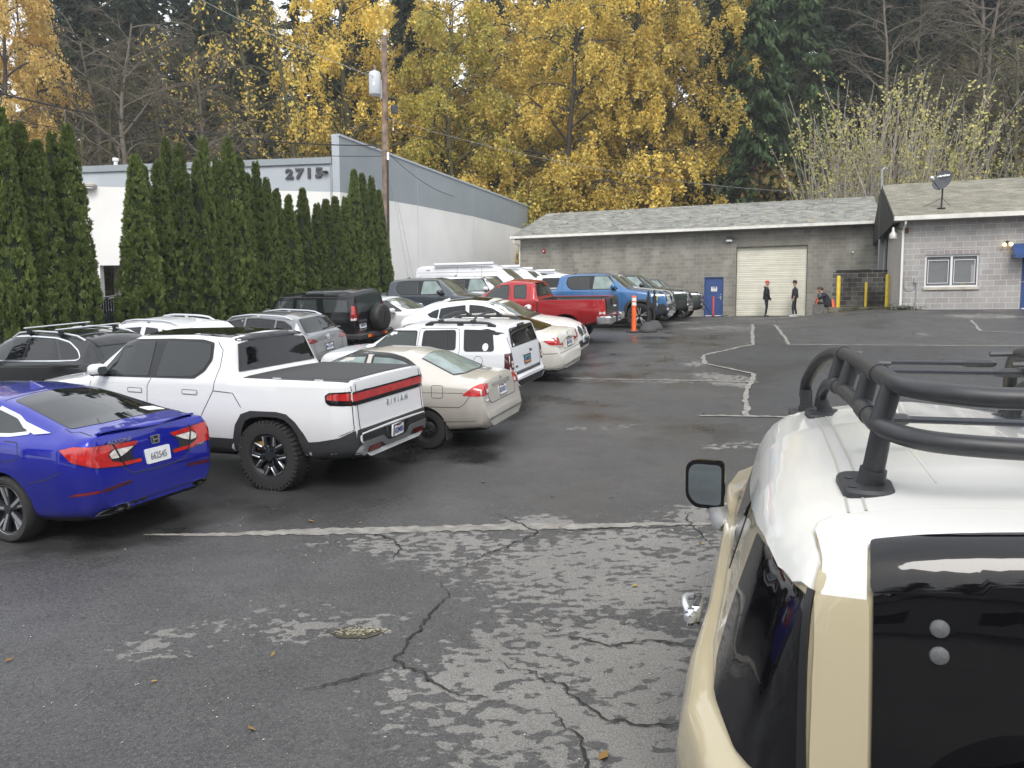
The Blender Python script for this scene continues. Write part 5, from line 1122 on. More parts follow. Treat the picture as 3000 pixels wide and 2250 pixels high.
# ---- roof rack: a thing that sits on the roof
RK = empty('roof_rack'); RK.matrix_world = c.root.matrix_world
tag(RK, 'black double tube roof rack bolted to the white roof of the tan off roader', 'roof rack')
bp = mat('rack_black', (.028, .03, .033), .42, noise=.12, nscale=30, bump=.06, bscale=700)
up = [(1.78, .50, 1.80), (1.72, .49, 1.90), (1.52, .445, 2.02), (1.25, .40, 2.085), (.9, .37, 2.105), (.4, .352, 2.11), (.08, .345, 2.11), (-.17, .338, 2.11), (-.32, .31, 2.108), (-.42, .235, 2.105), (-.455, .12, 2.10), (-.46, 0, 2.10)]
lo = [(1.42, .44, 1.80), (1.36, .43, 1.88), (1.18, .415, 1.94), (.8, .40, 1.965), (.35, .38, 1.97), (.05, .375, 1.97), (-.2, .37, 1.97), (-.33, .335, 1.968), (-.42, .26, 1.965), (-.455, .13, 1.962), (-.46, 0, 1.96)]
for nm, P, r in (('upper_rail', up, .031), ('lower_rail', lo, .031)):
    pts = spl(P); pts = pts + [Vector((p.x, -p.y, p.z)) for p in pts[-2::-1]]
    mb = MB(); mb.tube(pts, r, 16); mb.build(nm, bp, RK, 60)
def foot(x, y, post, sd):
    h, n = c.at('top', x, sd * y); mb = MB()
    M = Matrix.Translation(h)
    pl = roundpoly([(-.14, -.075), (.08, -.085), (.13, -.05), (.13, .05), (.08, .085), (-.14, .075), (-.16, .03), (-.16, -.03)], .025, 3, True)
    V = []; n_ = len(pl)
    for hh, s_ in ((-.02, 1.0), (.014, 1.0), (.024, .94)): V += [M @ Vector((a * s_, b * s_, hh)) for a, b in pl]
    mb.add(V, [(i * n_ + j, i * n_ + (j + 1) % n_, (i + 1) * n_ + (j + 1) % n_, (i + 1) * n_ + j) for i in range(2) for j in range(n_)] + [tuple(2 * n_ + j for j in range(n_))])
    f = mb.build('foot_plate', bp, RK, 40)
    for e in (-1, 1):
        mb = MB(); mb.lathe([(.001, .025), (.011, .026), (.013, .0265), (.013, .022)], M @ Matrix.Translation((-.05 + .06 * e, sd * .05, 0)), 12); mb.build('bolt', M_('gunmetal'), f)
    mb = MB(); top = Vector((post[0], sd * post[1], post[2])); b0 = h + Vector((post[3] if len(post) > 3 else 0, sd * (-.01), .015))
    mb.tube([b0, b0 + (top - b0) * .3, b0 + (top - b0) * .301, top], [.044, .041, .034, .032], 16); mb.build('post', bp, f, 40)
for sd in (1, -1):
    foot(-.16, .40, (-.22, .365, 1.965, -.04), sd); foot(1.74, .50, (1.74, .495, 1.84), sd); foot(1.40, .43, (1.40, .438, 1.84), sd)
    for x, y0, y1 in ((1.02, .405, .378), (.70, .395, .362), (.22, .378, .35), (-.2, .37, .337)):
        mb = MB(); mb.tube([(x, sd * y0, 1.97), (x - .0, sd * y1, 2.105)], [.036, .031], 14); mb.build('post', bp, RK, 40)
    for P, xs in ((up, (1.02, .12)), (lo, (.95, .1))):
        for x in xs:
            pts = [p for p in spl(P) if abs(p.x - x) < .10]; mb = MB()
            mb.tube([(p.x, sd * p.y, p.z) for p in pts], .035, 16, cap=True); mb.build('clamp', bp, RK, 40)
for x, z in ((1.50, 2.02), (.95, 2.03), (.2, 1.93)):
    mb = MB()
    mb.box((x, 0, z), (.05, .60, .020), bev=.006)
    cb = mb.build('crossbar', M_('gunmetal'), RK, 40)
    for sd in (1, -1):
        mb = MB(); mb.box((x, sd * .29, z), (.062, .15, .036), bev=.012); mb.build('bar_clamp', bp, cb, 40)
for sd in (1, -1):
    for x, y in ((1.22, .36), (.68, .31)):
        mb = MB(); mb.tube([(x, sd * y, 2.09), (x, sd * (y - .09), 2.088)], .012, 8); mb.build('tie_down_loop', bp, RK)
# ---------------------------------------------------------------- ground
def nodes(m): return m.node_tree, m.node_tree.nodes['Principled BSDF']
def asphalt(name, dark=(.038, .037, .037), pale=(.125, .120, .112), worn=True, wet=True):
    m = mat(name, dark, .75); t, b = nodes(m); L = t.links; nd = t.nodes.new
    tc = nd('ShaderNodeTexCoord')
    def noise(sc, det=6, stretch=None):
        n = nd('ShaderNodeTexNoise'); n.inputs['Scale'].default_value = sc; n.inputs['Detail'].default_value = det
        if stretch:
            mp = nd('ShaderNodeMapping'); mp.inputs['Scale'].default_value = stretch; L.new(tc.outputs['Object'], mp.inputs[0]); L.new(mp.outputs[0], n.inputs['Vector'])
        else: L.new(tc.outputs['Object'], n.inputs['Vector'])
        return n.outputs['Fac']
    def rng(s, a, c, lo, hi):
        r = nd('ShaderNodeMapRange'); r.inputs[1].default_value = a; r.inputs[2].default_value = c; r.inputs[3].default_value = lo; r.inputs[4].default_value = hi; L.new(s, r.inputs[0]); return r.outputs[0]
    def mul(a, c, op='MULTIPLY'):
        k = nd('ShaderNodeMath'); k.operation = op
        for i, q in enumerate((a, c)):
            if isinstance(q, (int, float)): k.inputs[i].default_value = q
            else: L.new(q, k.inputs[i])
        return k.outputs[0]
    def mixc(f, A, B):
        x = nd('ShaderNodeMix'); x.data_type = 'RGBA'
        for i, q in ((6, A), (7, B)):
            if isinstance(q, tuple): x.inputs[i].default_value = (*q, 1)
            else: L.new(q, x.inputs[i])
        L.new(f, x.inputs[0]); return x.outputs[2]
    base = mixc(rng(noise(.45, 5), .35, .65, 0, 1), dark, tuple(k * 1.45 for k in dark))
    base = mixc(rng(noise(2.3, 6), .42, .62, 0, .5), base, tuple(k * .72 for k in dark))
    grit = noise(95, 2); base = mixc(rng(grit, .56, .72, 0, .55), base, (.2, .195, .185)); base = mixc(rng(grit, .42, .3, 0, .6), base, (.012, .012, .012))
    mid = noise(34, 3); base = mixc(rng(mid, .5, .66, 0, .45), base, tuple(k * 1.9 for k in dark)); base = mixc(rng(mid, .46, .34, 0, .6), base, tuple(k * .45 for k in dark))
    v = nd('ShaderNodeTexVoronoi'); v.inputs['Scale'].default_value = 24; L.new(tc.outputs['Object'], v.inputs['Vector'])
    base = mixc(rng(v.outputs['Distance'], .09, .05, 0, .5), base, (.33, .32, .29))
    rough = rng(noise(.5, 4), .35, .65, .34, .66)
    if worn:
        at = nd('ShaderNodeAttribute'); at.attribute_name = 'worn'
        flake = noise(1.0, 12, (9, 13, 6)); fl2 = noise(2.1, 3)
        s = mul(at.outputs['Fac'], mul(mul(flake, 2.3), mul(fl2, .9), 'ADD'), 'ADD')
        gate = rng(at.outputs['Fac'], .02, .2, 0, 1)
        f = mul(rng(s, 2.02, 2.10, 0, 1), gate)
        pc = mixc(rng(noise(1.4, 5), .3, .7, 0, 1), pale, tuple(k * 1.32 for k in pale)); pc = mixc(rng(grit, .5, .7, 0, .5), pc, (.30, .29, .27)); pc = mixc(rng(grit, .45, .3, 0, .7), pc, (.06, .058, .055))
        base = mixc(f, base, pc); rough = mul(rough, mul(f, .25), 'ADD')
        wa = nd('ShaderNodeAttribute'); wa.attribute_name = 'wet'
        wm = rng(mul(wa.outputs['Fac'], mul(noise(1.1, 7), 2.0), 'ADD'), 1.35, 1.85, 0, .9)
        base = mixc(wm, base, tuple(k * .55 for k in dark)); rough = mixf(t, wm, rough, .17)
    L.new(base, b.inputs['Base Color']); L.new(rough, b.inputs['Roughness'])
    bp = nd('ShaderNodeBump'); bp.inputs['Strength'].default_value = .35; bp.inputs['Distance'].default_value = .006; L.new(grit, bp.inputs['Height']); L.new(bp.outputs[0], b.inputs['Normal'])
    return m
def mixf(t, f, a, c):
    x = t.nodes.new('ShaderNodeMix'); x.data_type = 'FLOAT'; t.links.new(f, x.inputs[0]); t.links.new(a, x.inputs[2])
    x.inputs[3].default_value = c; return x.outputs[0]
xs = [-260 + 14 * i for i in range(17)] + [-22 + .2 * i for i in range(0)] + [-22 + .28 * i for i in range(158)] + [22.4 + 3 * i for i in range(15)] + [72 + 16 * i for i in range(13)]
ys = [-60 + 6 * i for i in range(10)] + [.3 + .22 * i for i in range(205)] + [45.6 + 1.5 * i for i in range(34)] + [98 + 14 * i for i in range(16)]
me = bpy.data.meshes.new('ground'); V = [(x, y, ground(x, y)) for y in ys for x in xs]; n = len(xs)
me.from_pydata(V, [], [(j * n + i, j * n + i + 1, (j + 1) * n + i + 1, (j + 1) * n + i) for j in range(len(ys) - 1) for i in range(n - 1)])
def ell(x, y, cx, cy, rx, ry, a=0, p=.5):
    c_, s_ = math.cos(a), math.sin(a); dx, dy = x - cx, y - cy
    d = math.hypot((dx * c_ + dy * s_) / rx, (-dx * s_ + dy * c_) / ry); return 1 - sstep(p, 1.25, d)
WORN = [(1.0, 6.6, 1.6, 1.2, 0, .62), (.5, 4.6, 1.25, 1.2, 0, .62), (.9, 3.4, 1.0, 1.1, 0, .6), (-.35, 6.9, .75, .55, 0, .5), (-.9, 7.35, 1.2, .35, 0, .52), (-1.45, 5.55, .95, .28, -.1, .47), (-2.3, 5.3, .6, .25, .1, .42), (-.55, 4.5, .45, .4, 0, .5), (.3, 7.9, .5, .3, 0, .55),
        (1.95, 8.0, .45, .45, 0, .62), (4.55, 16.3, .6, 1.2, .5, .6), (4.5, 18.4, .5, .5, 0, .55), (7.0, 25.8, 1.6, 1.6, .4, .48), (11.6, 22.0, .25, .35, 0, .7), (15.3, 25.4, 1.2, 1.0, -.4, .6), (2.2, 16.9, 2.6, .25, -.36, .5), (1.5, 12.6, .8, .2, 0, .4), (3.4, 11.2, .8, .25, .2, .4), (6.0, 29.5, 1.5, 1.2, .4, .42)]
WET = [(-.63, 10.83, .5, .4, 0, .8), (-1.2, 11.6, 2.0, 1.5, .5, .5), (.6, 14.2, 1.8, 1.8, .35, .55), (2.3, 18.6, 2.0, 3.0, -.35, .5), (4.6, 22.8, 2.2, 2.8, -.35, .5), (-3.8, 8.2, 1.8, 1.2, .3, .5), (2.5, 12.5, 3.0, 2.2, 0, .3), (6, 24, 3, 4, -.35, .35), (-2.4, 5.0, 1.6, 1.6, 0, .2)]
wa = me.attributes.new('worn', 'FLOAT', 'POINT'); we = me.attributes.new('wet', 'FLOAT', 'POINT'); A_ = []; B_ = []
for x, y, z in V:
    if 0 < y < 34 and -8 < x < 20:
        A_.append(max([.0] + [ell(x, y, *w[:5]) * w[5] for w in WORN])); B_.append(max([.0] + [ell(x, y, *w[:5]) * w[5] for w in WET]))
    else: A_.append(0); B_.append(0)
wa.data.foreach_set('value', A_); we.data.foreach_set('value', B_)
mi = []
for p in me.polygons:
    c_ = p.center; u = c_.x * SA + c_.y * CA; v = c_.x * CA - c_.y * SA; mi.append(1 if (u > 52 or abs(c_.x) > 75) else 0)
soil = mat('bank_soil', (.035, .03, .02), .95, noise=.5, nscale=.6, bump=.6, bscale=3)
me.materials.append(asphalt('asphalt')); me.materials.append(soil); me.polygons.foreach_set('material_index', mi); smooth(me, 80)
tag(link('ground', me), kind='structure')
# newer asphalt patch, its pale edges, the seam across the lot and the cracks, all thin sheets on the ground
def sheet(name, poly, m, dz):
    bm_ = []; P = []
    for i in range(len(poly)):
        a, b = Vector(poly[i]), Vector(poly[(i + 1) % len(poly)]); k = max(1, int((b - a).length / .25))
        for j in range(k): P.append(a + (b - a) * j / k + Vector((random.uniform(-.02, .02), random.uniform(-.02, .02))))
    nb = len(P); x0, x1 = min(p.x for p in P), max(p.x for p in P); y0, y1 = min(p.y for p in P), max(p.y for p in P); q = list(P); x = x0
    while x < x1:
        y = y0
        while y < y1:
            if inpoly(x, y, P): q.append(Vector((x, y)))
            y += .4
        x += .4
    vs_, es, fs, *_ = delaunay_2d_cdt(q, [(i, (i + 1) % nb) for i in range(nb)], [list(range(nb))], 1, 1e-6)
    me = bpy.data.meshes.new(name); me.from_pydata([(p.x, p.y, ground(p.x, p.y) + dz) for p in vs_], [], [tuple(f) for f in fs])
    bm = bmesh.new(); bm.from_mesh(me); bmesh.ops.delete(bm, geom=[v for v in bm.verts if not v.link_faces], context='VERTS')
    for f in bm.faces:
        if f.normal.z < 0: f.normal_flip()
    bm.to_mesh(me); bm.free(); smooth(me, 80); return tag(link(name, me, m), kind='structure')
def ribbon(name, pts, w, m, dz, jit=.25, wander=.03, step=.06, taper=False):
    Q = []
    for a, b in zip(pts, pts[1:]):
        a, b = Vector(a), Vector(b); k = max(1, int((b - a).length / step))
        for j in range(k): Q.append(a + (b - a) * j / k)
    Q.append(Vector(pts[-1])); V = []; off = 0; n_ = len(Q)
    for i, p in enumerate(Q):
        t = (Q[min(i + 1, n_ - 1)] - Q[max(0, i - 1)]); t.normalize(); nn = Vector((-t.y, t.x)); off = off * .85 + random.gauss(0, wander * .5)
        e = 1 if not taper else min(1, .15 + 3 * min(i, n_ - 1 - i) / n_)
        for s_ in (1, -1):
            q = p + nn * (off + s_ * w / 2 * e * random.uniform(1 - jit, 1 + jit)); V.append((q.x, q.y, ground(q.x, q.y) + dz))
    me = bpy.data.meshes.new(name); me.from_pydata(V, [], [(2 * i + 1, 2 * i + 3, 2 * i + 2, 2 * i) for i in range(n_ - 1)]); me.update(); return tag(link(name, me, m), kind='structure')
PATCH = [(8.52, 27.6), (8.95, 26.6), (7.95, 22.8), (7.39, 20.7), (14.5, 18.2), (13.5, 10.5), (8.5, 11.6), (3.95, 13.03), (4.37, 14.41), (5.21, 16.82), (4.53, 18.32), (4.87, 19.5), (6.52, 20.96)]
sheet('asphalt_patch', PATCH, asphalt('asphalt_new', (.024, .024, .025), worn=False), .008)
seam_m = mat('worn_seam', (.20, .19, .172), .85, noise=.3, nscale=8, bump=.1, bscale=60)
crack_m = mat('crack_dirt', (.02, .019, .018), .95)
for i, (pts, w) in enumerate((([(3.95, 13.0), (4.37, 14.41), (5.21, 16.82), (4.5, 18.3), (4.84, 19.5), (6.5, 20.96), (8.5, 27.5)], .10), ([(8.95, 26.6), (7.95, 22.8), (7.39, 20.72), (14.5, 18.22)], .09), ([(3.2, 13.2), (5.2, 12.7)], .09), ([(.25, 17.59), (1.96, 16.92), (5.1, 15.9)], .06), ([(14.4, 24.5), (13.3, 22.1), (14.6, 20.9)], .08), ([(9.5, 28.3), (12.8, 27.0), (14.2, 25.2)], .05))):
    ribbon('pavement_seam', pts, w, seam_m, .013, .5, .02, .12)
ribbon('pavement_seam', [(-3.75, 7.72), (-2.6, 7.72), (-1.9, 7.73), (-.04, 7.74), (2.3, 7.70)], .19, seam_m, .005, .30, .012, .05, True)
CR = [[(-.6, 6.3), (-.52, 6.0), (-.6, 5.75), (-.69, 5.35), (-.79, 4.97), (-.68, 4.81), (-.31, 4.51), (-.05, 4.4)], [(-.1, 4.95), (.3, 4.6), (.58, 4.25), (.88, 4.16), (1.3, 4.0)], [(-1.62, 7.66), (-1.3, 7.5), (-1.09, 7.24), (-1.08, 6.84)], [(-.2, 8.25), (.1, 7.8), (.24, 7.56), (-.12, 7.05), (-.48, 6.61)], [(.24, 7.56), (.9, 7.6), (1.9, 7.7)],
      [(.22, 4.33), (.37, 4.01), (.47, 3.6), (.5, 3.2)], [(.1, 5.3), (.4, 5.2), (.69, 5.08), (1.0, 5.15), (1.4, 5.05)], [(1.84, 8.15), (1.81, 7.6), (1.88, 7.06)], [(-.75, 4.85), (-1.07, 4.7), (-1.3, 4.55)], [(4.0, 13.05), (4.4, 14.4), (5.22, 16.8), (4.56, 18.3)]]
for p in CR: ribbon('pavement_crack', p, .017, crack_m, .009, .75, .028, .03, True)
# ---------------------------------------------------------------- masonry
def blocks(name, c1, c2, mortar, bw=.4064, bh=.2032, ms=.008, stain=.25, axis='xz', bump=.35, row2=.5):
    m = mat(name, c1, .88); t, b = nodes(m); L = t.links; nd = t.nodes.new
    tc = nd('ShaderNodeTexCoord'); sp = nd('ShaderNodeSeparateXYZ'); cb = nd('ShaderNodeCombineXYZ'); L.new(tc.outputs['Object'], sp.inputs[0])
    for i, k in enumerate(axis): L.new(sp.outputs[k.upper()], cb.inputs[i])
    br = nd('ShaderNodeTexBrick'); br.inputs['Scale'].default_value = 1; br.inputs['Brick Width'].default_value = bw; br.inputs['Row Height'].default_value = bh; br.inputs['Mortar Size'].default_value = ms; br.inputs['Mortar Smooth'].default_value = .3; br.offset = row2
    br.inputs['Color1'].default_value = (*c1, 1); br.inputs['Color2'].default_value = (*c2, 1); br.inputs['Mortar'].default_value = (*mortar, 1); L.new(cb.outputs[0], br.inputs['Vector'])
    n = nd('ShaderNodeTexNoise'); n.inputs['Scale'].default_value = .8; n.inputs['Detail'].default_value = 9; mp = nd('ShaderNodeMapping'); mp.inputs['Scale'].default_value = (1.6, 1.6, .5); L.new(tc.outputs['Object'], mp.inputs[0]); L.new(mp.outputs[0], n.inputs['Vector'])
    r = nd('ShaderNodeMapRange'); r.inputs[1].default_value = .3; r.inputs[2].default_value = .7; r.inputs[3].default_value = 1 - stain; r.inputs[4].default_value = 1 + stain * .6; L.new(n.outputs['Fac'], r.inputs[0])
    n2 = nd('ShaderNodeTexNoise'); n2.inputs['Scale'].default_value = 45; L.new(tc.outputs['Object'], n2.inputs['Vector']); r2 = nd('ShaderNodeMapRange'); r2.inputs[3].default_value = .8; r2.inputs[4].default_value = 1.2; L.new(n2.outputs['Fac'], r2.inputs[0])
    k = nd('ShaderNodeMath'); k.operation = 'MULTIPLY'; L.new(r.outputs[0], k.inputs[0]); L.new(r2.outputs[0], k.inputs[1])
    x = nd('ShaderNodeMix'); x.data_type = 'RGBA'; x.blend_type = 'MULTIPLY'; x.inputs[0].default_value = 1; L.new(br.outputs['Color'], x.inputs[6]); c3 = nd('ShaderNodeCombineColor')
    for i in range(3): L.new(k.outputs[0], c3.inputs[i])
    L.new(c3.outputs[0], x.inputs[7]); L.new(x.outputs[2], b.inputs['Base Color'])
    bp = nd('ShaderNodeBump'); bp.inputs['Strength'].default_value = bump; bp.inputs['Distance'].default_value = .01; bp.invert = True; L.new(br.outputs['Fac'], bp.inputs['Height']); L.new(bp.outputs[0], b.inputs['Normal'])
    return m
GW = blocks('block_garage', (.20, .19, .163), (.27, .26, .225), (.34, .33, .29), stain=.3)
RW = blocks('block_pale', (.30, .285, .275), (.36, .35, .34), (.50, .49, .47), stain=.18, ms=.010)
RWS = blocks('block_side', (.40, .375, .34), (.43, .40, .36), (.42, .40, .36), stain=.12, axis='yz')
DW = blocks('block_stained', (.05, .046, .042), (.17, .16, .145), (.34, .33, .31), stain=.8, ms=.010)
SH1 = blocks('shingle_grey', (.13, .135, .125), (.30, .30, .27), (.10, .10, .09), .30, .15, .006, .3, 'xy', .5, .37)
SH2 = blocks('shingle_olive', (.15, .14, .105), (.25, .24, .19), (.09, .085, .07), .30, .13, .006, .3, 'xy', .5, .41)
white_trim = mat('gutter_white', (.66, .65, .60), .5, noise=.15, nscale=3)
blue_door = mat('door_blue', (.025, .062, .19), .45, noise=.12, nscale=4); grey_metal = mat('conduit_grey', (.33, .34, .35), .45, .3); frame_w = mat('frame_white', (.68, .68, .69), .45)
EA = rad(-21); E1 = Vector((.9336, -.3584, 0)); E2 = Vector((.3584, .9336, 0))
G0 = (11.78, 41.15); R0 = (14.66, 29.53)
def FR(o, s, b, z): return (o[0] + E1.x * s + E2.x * b, o[1] + E1.y * s + E2.y * b, z)
def lbox(mb, s0, s1, b0, b1, z0, z1, bev=0): mb.box(((s0 + s1) / 2, (b0 + b1) / 2, (z0 + z1) / 2), (s1 - s0, b1 - b0, z1 - z0), bev=bev)
def mk(name, m, parent, *boxes, bev=0, ang=35):
    mb = MB()
    for b in boxes: lbox(mb, *b, bev=bev)
    return mb.build(name, m, parent, ang)
def gable_roof(root, s0, s1, b0, b1, ze, zr, m, th=.14):
    for nm, ba, bb, za, zb_ in (('roof', b0, (b0 + b1) / 2, ze, zr), ('roof', b1, (b0 + b1) / 2, ze, zr)):
        L_ = math.hypot(bb - ba, zr - ze); ang = math.atan2(zr - ze, bb - ba)
        mb = MB(); mb.box(((s1 - s0) / 2, L_ / 2, -th / 2), (s1 - s0, L_, th)); o = mb.build(nm, m, root)
        if bb > ba: o.matrix_local = Matrix.Translation((s0, ba, za)) @ Matrix.Rotation(ang, 4, 'X')
        else: o.matrix_local = Matrix.Translation((s1, ba, za)) @ Matrix.Rotation(math.pi, 4, 'Z') @ Matrix.Rotation(math.atan2(zr - ze, ba - bb), 4, 'X')
# ---- long grey block garage
gr = empty('block_garage', (G0[0], G0[1], 0), EA); tag(gr, 'long low grey concrete block building with a wide cream roll up door', 'building')
H = 7.08
mk('wall', GW, gr, (-12.05, -1.62, 0, .25, 1, H), (-1.62, -.62, 0, .25, 4.64, H), (-.62, 0, 0, .25, 1, H), (0, 3.50, 0, .25, 6.16, H), (3.50, 6.85, 0, .25, 1, H), (-12.05, -11.8, .25, 12, 1, H), (-11.8, 6.85, 11.75, 12, 1, H))
mb = MB(); mb.prism([(.25, H - .3), (11.75, H - .3), (6, 9.05)], Matrix(((0, 0, 1, 0), (1, 0, 0, 0), (0, 1, 0, 0), (0, 0, 0, 1))), -12.04, -11.85); mb.build('gable', GW, gr)
gable_roof(gr, -12.45, 6.84, -.55, 12.55, 7.16, 9.22, SH1)
mk('gutter', white_trim, gr, (-12.46, 6.83, -.66, -.545, 7.02, 7.16)); mk('soffit', mat('soffit', (.25, .24, .22), .8), gr, (-12.4, 6.8, -.54, -.02, 6.99, 7.03))
d = mk('door_recess', M_('black'), gr, (-.02, 3.52, .24, .34, 1, 6.2))
mb = MB(); prof = []; z = 2.575; k = 0          # ribbed roll up door
while z < 6.14:
    for dz, yy in ((0, .20), (.012, .222), (.02, .20), (.095, .20), (.105, .188), (.125, .188), (.135, .20), (.19, .20), (.2, .188), (.22, .188), (.23, .20), (.278, .20)): prof.append((z + dz, yy))
    z += .283
prof = [(min(6.15, a), b) for a, b in prof]
V = []; F = []
for a, b in prof: V += [(.03, b, a), (3.47, b, a)]
for i in range(len(prof) - 1): F.append((2 * i, 2 * i + 1, 2 * i + 3, 2 * i + 2))
mb.add(V, F); o_door = mb.build('roll_up_door', mat('door_cream', (.66, .64, .54), .5, noise=.10, nscale=1.5), gr, sm=False)
mk('door_seal', M_('black'), gr, (.0, 3.5, .17, .24, 2.5, 2.575)); mk('door_track', mat('track', (.12, .12, .11), .5, .4), gr, (0, .035, .12, .24, 2.5, 6.16)); mk('door_track', MATS['track'], gr, (3.465, 3.5, .12, .24, 2.5, 6.16))
mk('header_course', blocks('block_soldier', (.19, .18, .15), (.22, .21, .18), (.27, .26, .22), .2032, .4, .008, .2), gr, (-.0, 3.5, -.004, .02, 6.17, 6.50))
def man_door(root, s0, s1, z0, z1, yb, handle_right=True, sign=False, m=blue_door):
    f = mk('door', m, root, (s0 + .05, s1 - .05, yb + .05, yb + .10, z0 + .03, z1 - .05))
    mk('frame', m, f, (s0, s0 + .05, yb - .01, yb + .14, z0, z1), (s1 - .05, s1, yb - .01, yb + .14, z0, z1), (s0 + .05, s1 - .05, yb - .01, yb + .14, z1 - .05, z1))
    hs = s1 - .14 if handle_right else s0 + .14
    mb = MB(); mb.box((hs, yb + .045, z0 + .98), (.07, .02, .20), bev=.008); mb.tube([(hs, yb + .04, z0 + 1.0), (hs, yb - .03, z0 + 1.0), (hs - .13, yb - .03, z0 + 1.0)], .014, 8); mb.build('handle', M_('alloy'), f)
    mb = MB(); mb.lathe([(.001, .012), (.03, .012), (.033, 0)], Matrix.Translation((hs, yb + .05, z0 + 1.17)) @ Matrix.Rotation(rad(90), 4, 'X'), 14); mb.build('deadbolt', M_('alloy'), f)
    if sign:
        sg = mk('notice', M_('sticker_white'), f, (s0 + .36, s0 + .66, yb + .035, yb + .052, z0 + 1.34, z0 + 1.58))
        mk('notice_print', mat('print_blue', (.03, .05, .25), .5), sg, (s0 + .40, s0 + .52, yb + .032, yb + .036, z0 + 1.50, z0 + 1.55)); mk('notice_print', M_('black'), sg, (s0 + .53, s0 + .62, yb + .032, yb + .036, z0 + 1.49, z0 + 1.56))
        mk('notice_print', M_('plate_grey'), sg, *[(s0 + .40, s0 + .61, yb + .032, yb + .036, z0 + 1.37 + .03 * i, z0 + 1.38 + .03 * i) for i in range(3)])
    mk('kick_plate', frame_w, f, (s0 + .06, s1 - .06, yb + .04, yb + .052, z0 + .03, z0 + .07)); return f
man_door(gr, -1.62, -.62, 2.54, 4.64, .02, True, True)
def wallpack(o, s, z, b=-.0):
    r = empty('wall_lamp', FR(o, s, b, z), EA); mk('housing', mat('bronze', (.05, .045, .04), .5), r, (-.17, .17, -.20, -.004, -.02, .16), bev=.03); mk('lens', M_('lamp_white'), r, (-.15, .15, -.205, -.05, -.13, -.022), bev=.02); return r
tag(wallpack(G0, -.36, 6.57), 'bronze wall lamp with white lens left of the roll up door top', 'lamp')
r = empty('fire_alarm', FR(G0, -10.62, -.003, 6.3), EA); mb = MB(); mb.lathe([(.001, .09), (.06, .09), (.11, .05), (.12, 0)], Matrix.Rotation(rad(90), 4, 'X'), 20); mb.build('bell', mat('alarm_red', (.4, .02, .02), .35), r); mb = MB(); mb.lathe([(.001, .1), (.035, .1), (.04, .085)], Matrix.Rotation(rad(90), 4, 'X'), 12); mb.build('lens', M_('lamp_white'), r)
tag(r, 'small round red alarm on the far left end of the garage wall', 'alarm')
mb = MB(); mb.tube([(-1.66, -.02, 7.0), (-1.66, -.02, 4.75)], .014, 6); o = mb.build('wall_conduit', grey_metal); o.matrix_world = gr.matrix_world.copy(); o.location = (G0[0], G0[1], 0); o.rotation_euler = (0, 0, EA); tag(o, 'thin vertical grey conduit running up from the blue door', 'conduit')
r = empty('wall_sensor', FR(G0, 5.59, -.003, 5.72), EA); mk('box', M_('sticker_white'), r, (-.04, .04, -.07, 0, -.05, .09), bev=.01); mk('shade', M_('black_plastic'), r, (-.045, .045, -.10, 0, .09, .11)); tag(r, 'tiny white sensor box right of the roll up door', 'sensor')
mb = MB(); mb.tube([(-12.25, -.6, 7.0), (-12.25, -.58, 6.78), (-12.12, -.25, 6.70), (-12.08, -.05, 6.62), (-12.08, -.05, 5.0)], .045, 6); mb.build('downspout', white_trim, gr)
# ---- pale block building on the right
rr = empty('pale_block_building', (R0[0], R0[1], 0), EA); tag(rr, 'pale grey concrete block building with a blinds window and olive shingle roof', 'building')
H = 6.12
mk('wall', RW, rr, (0, .80, 0, .22, 2, H), (2.56, 3.90, 0, .22, 2, H), (.80, 2.56, 0, .22, 2, 3.60), (.80, 2.56, 0, .22, 4.82, H), (3.90, 4.9, 0, .22, 5.05, H), (4.9, 16, 0, .22, 2, H))
mk('side_wall', RWS, rr, (-.004, .22, .22, 12, 2, H), (-.004, .0, 0, .22, 2, H))
mk('header_course', blocks('block_header', (.27, .25, .245), (.31, .29, .285), (.5, .49, .47), .2032, .25, .01, .15), rr, (.80, 2.56, -.004, .02, 4.83, 5.03))
mb = MB(); MX = Matrix(((0, 0, 1, 0), (1, 0, 0, 0), (0, 1, 0, 0), (0, 0, 0, 1))); mb.prism([(-.30, 6.02), (12.3, 6.02), (6, 8.2)], MX, -.36, -.30); mb.build('gable_board', mat('gable_black', (.012, .012, .013), .7), rr)  # even black triangle closing the gable end below the roof edge
gable_roof(rr, -.32, 16, -.42, 12.42, 6.25, 8.36, SH2); mk('gutter', white_trim, rr, (-.33, 16, -.54, -.415, 6.09, 6.25)); mk('soffit', MATS['soffit'], rr, (-.28, 15.9, -.41, -.01, 6.06, 6.10))
mk('barge_board', white_trim, rr, (-.34, -.30, -.42, -.38, 6.1, 6.24))
mb = MB(); mb.tube([(.06, -.47, 6.08), (.06, -.44, 5.98), (.03, -.07, 5.80), (.03, -.06, 5.7), (.03, -.06, 2.83)], .048, 4); mb.build('downspout', mat('downspout_white', (.74, .74, .70), .45), rr, 20)
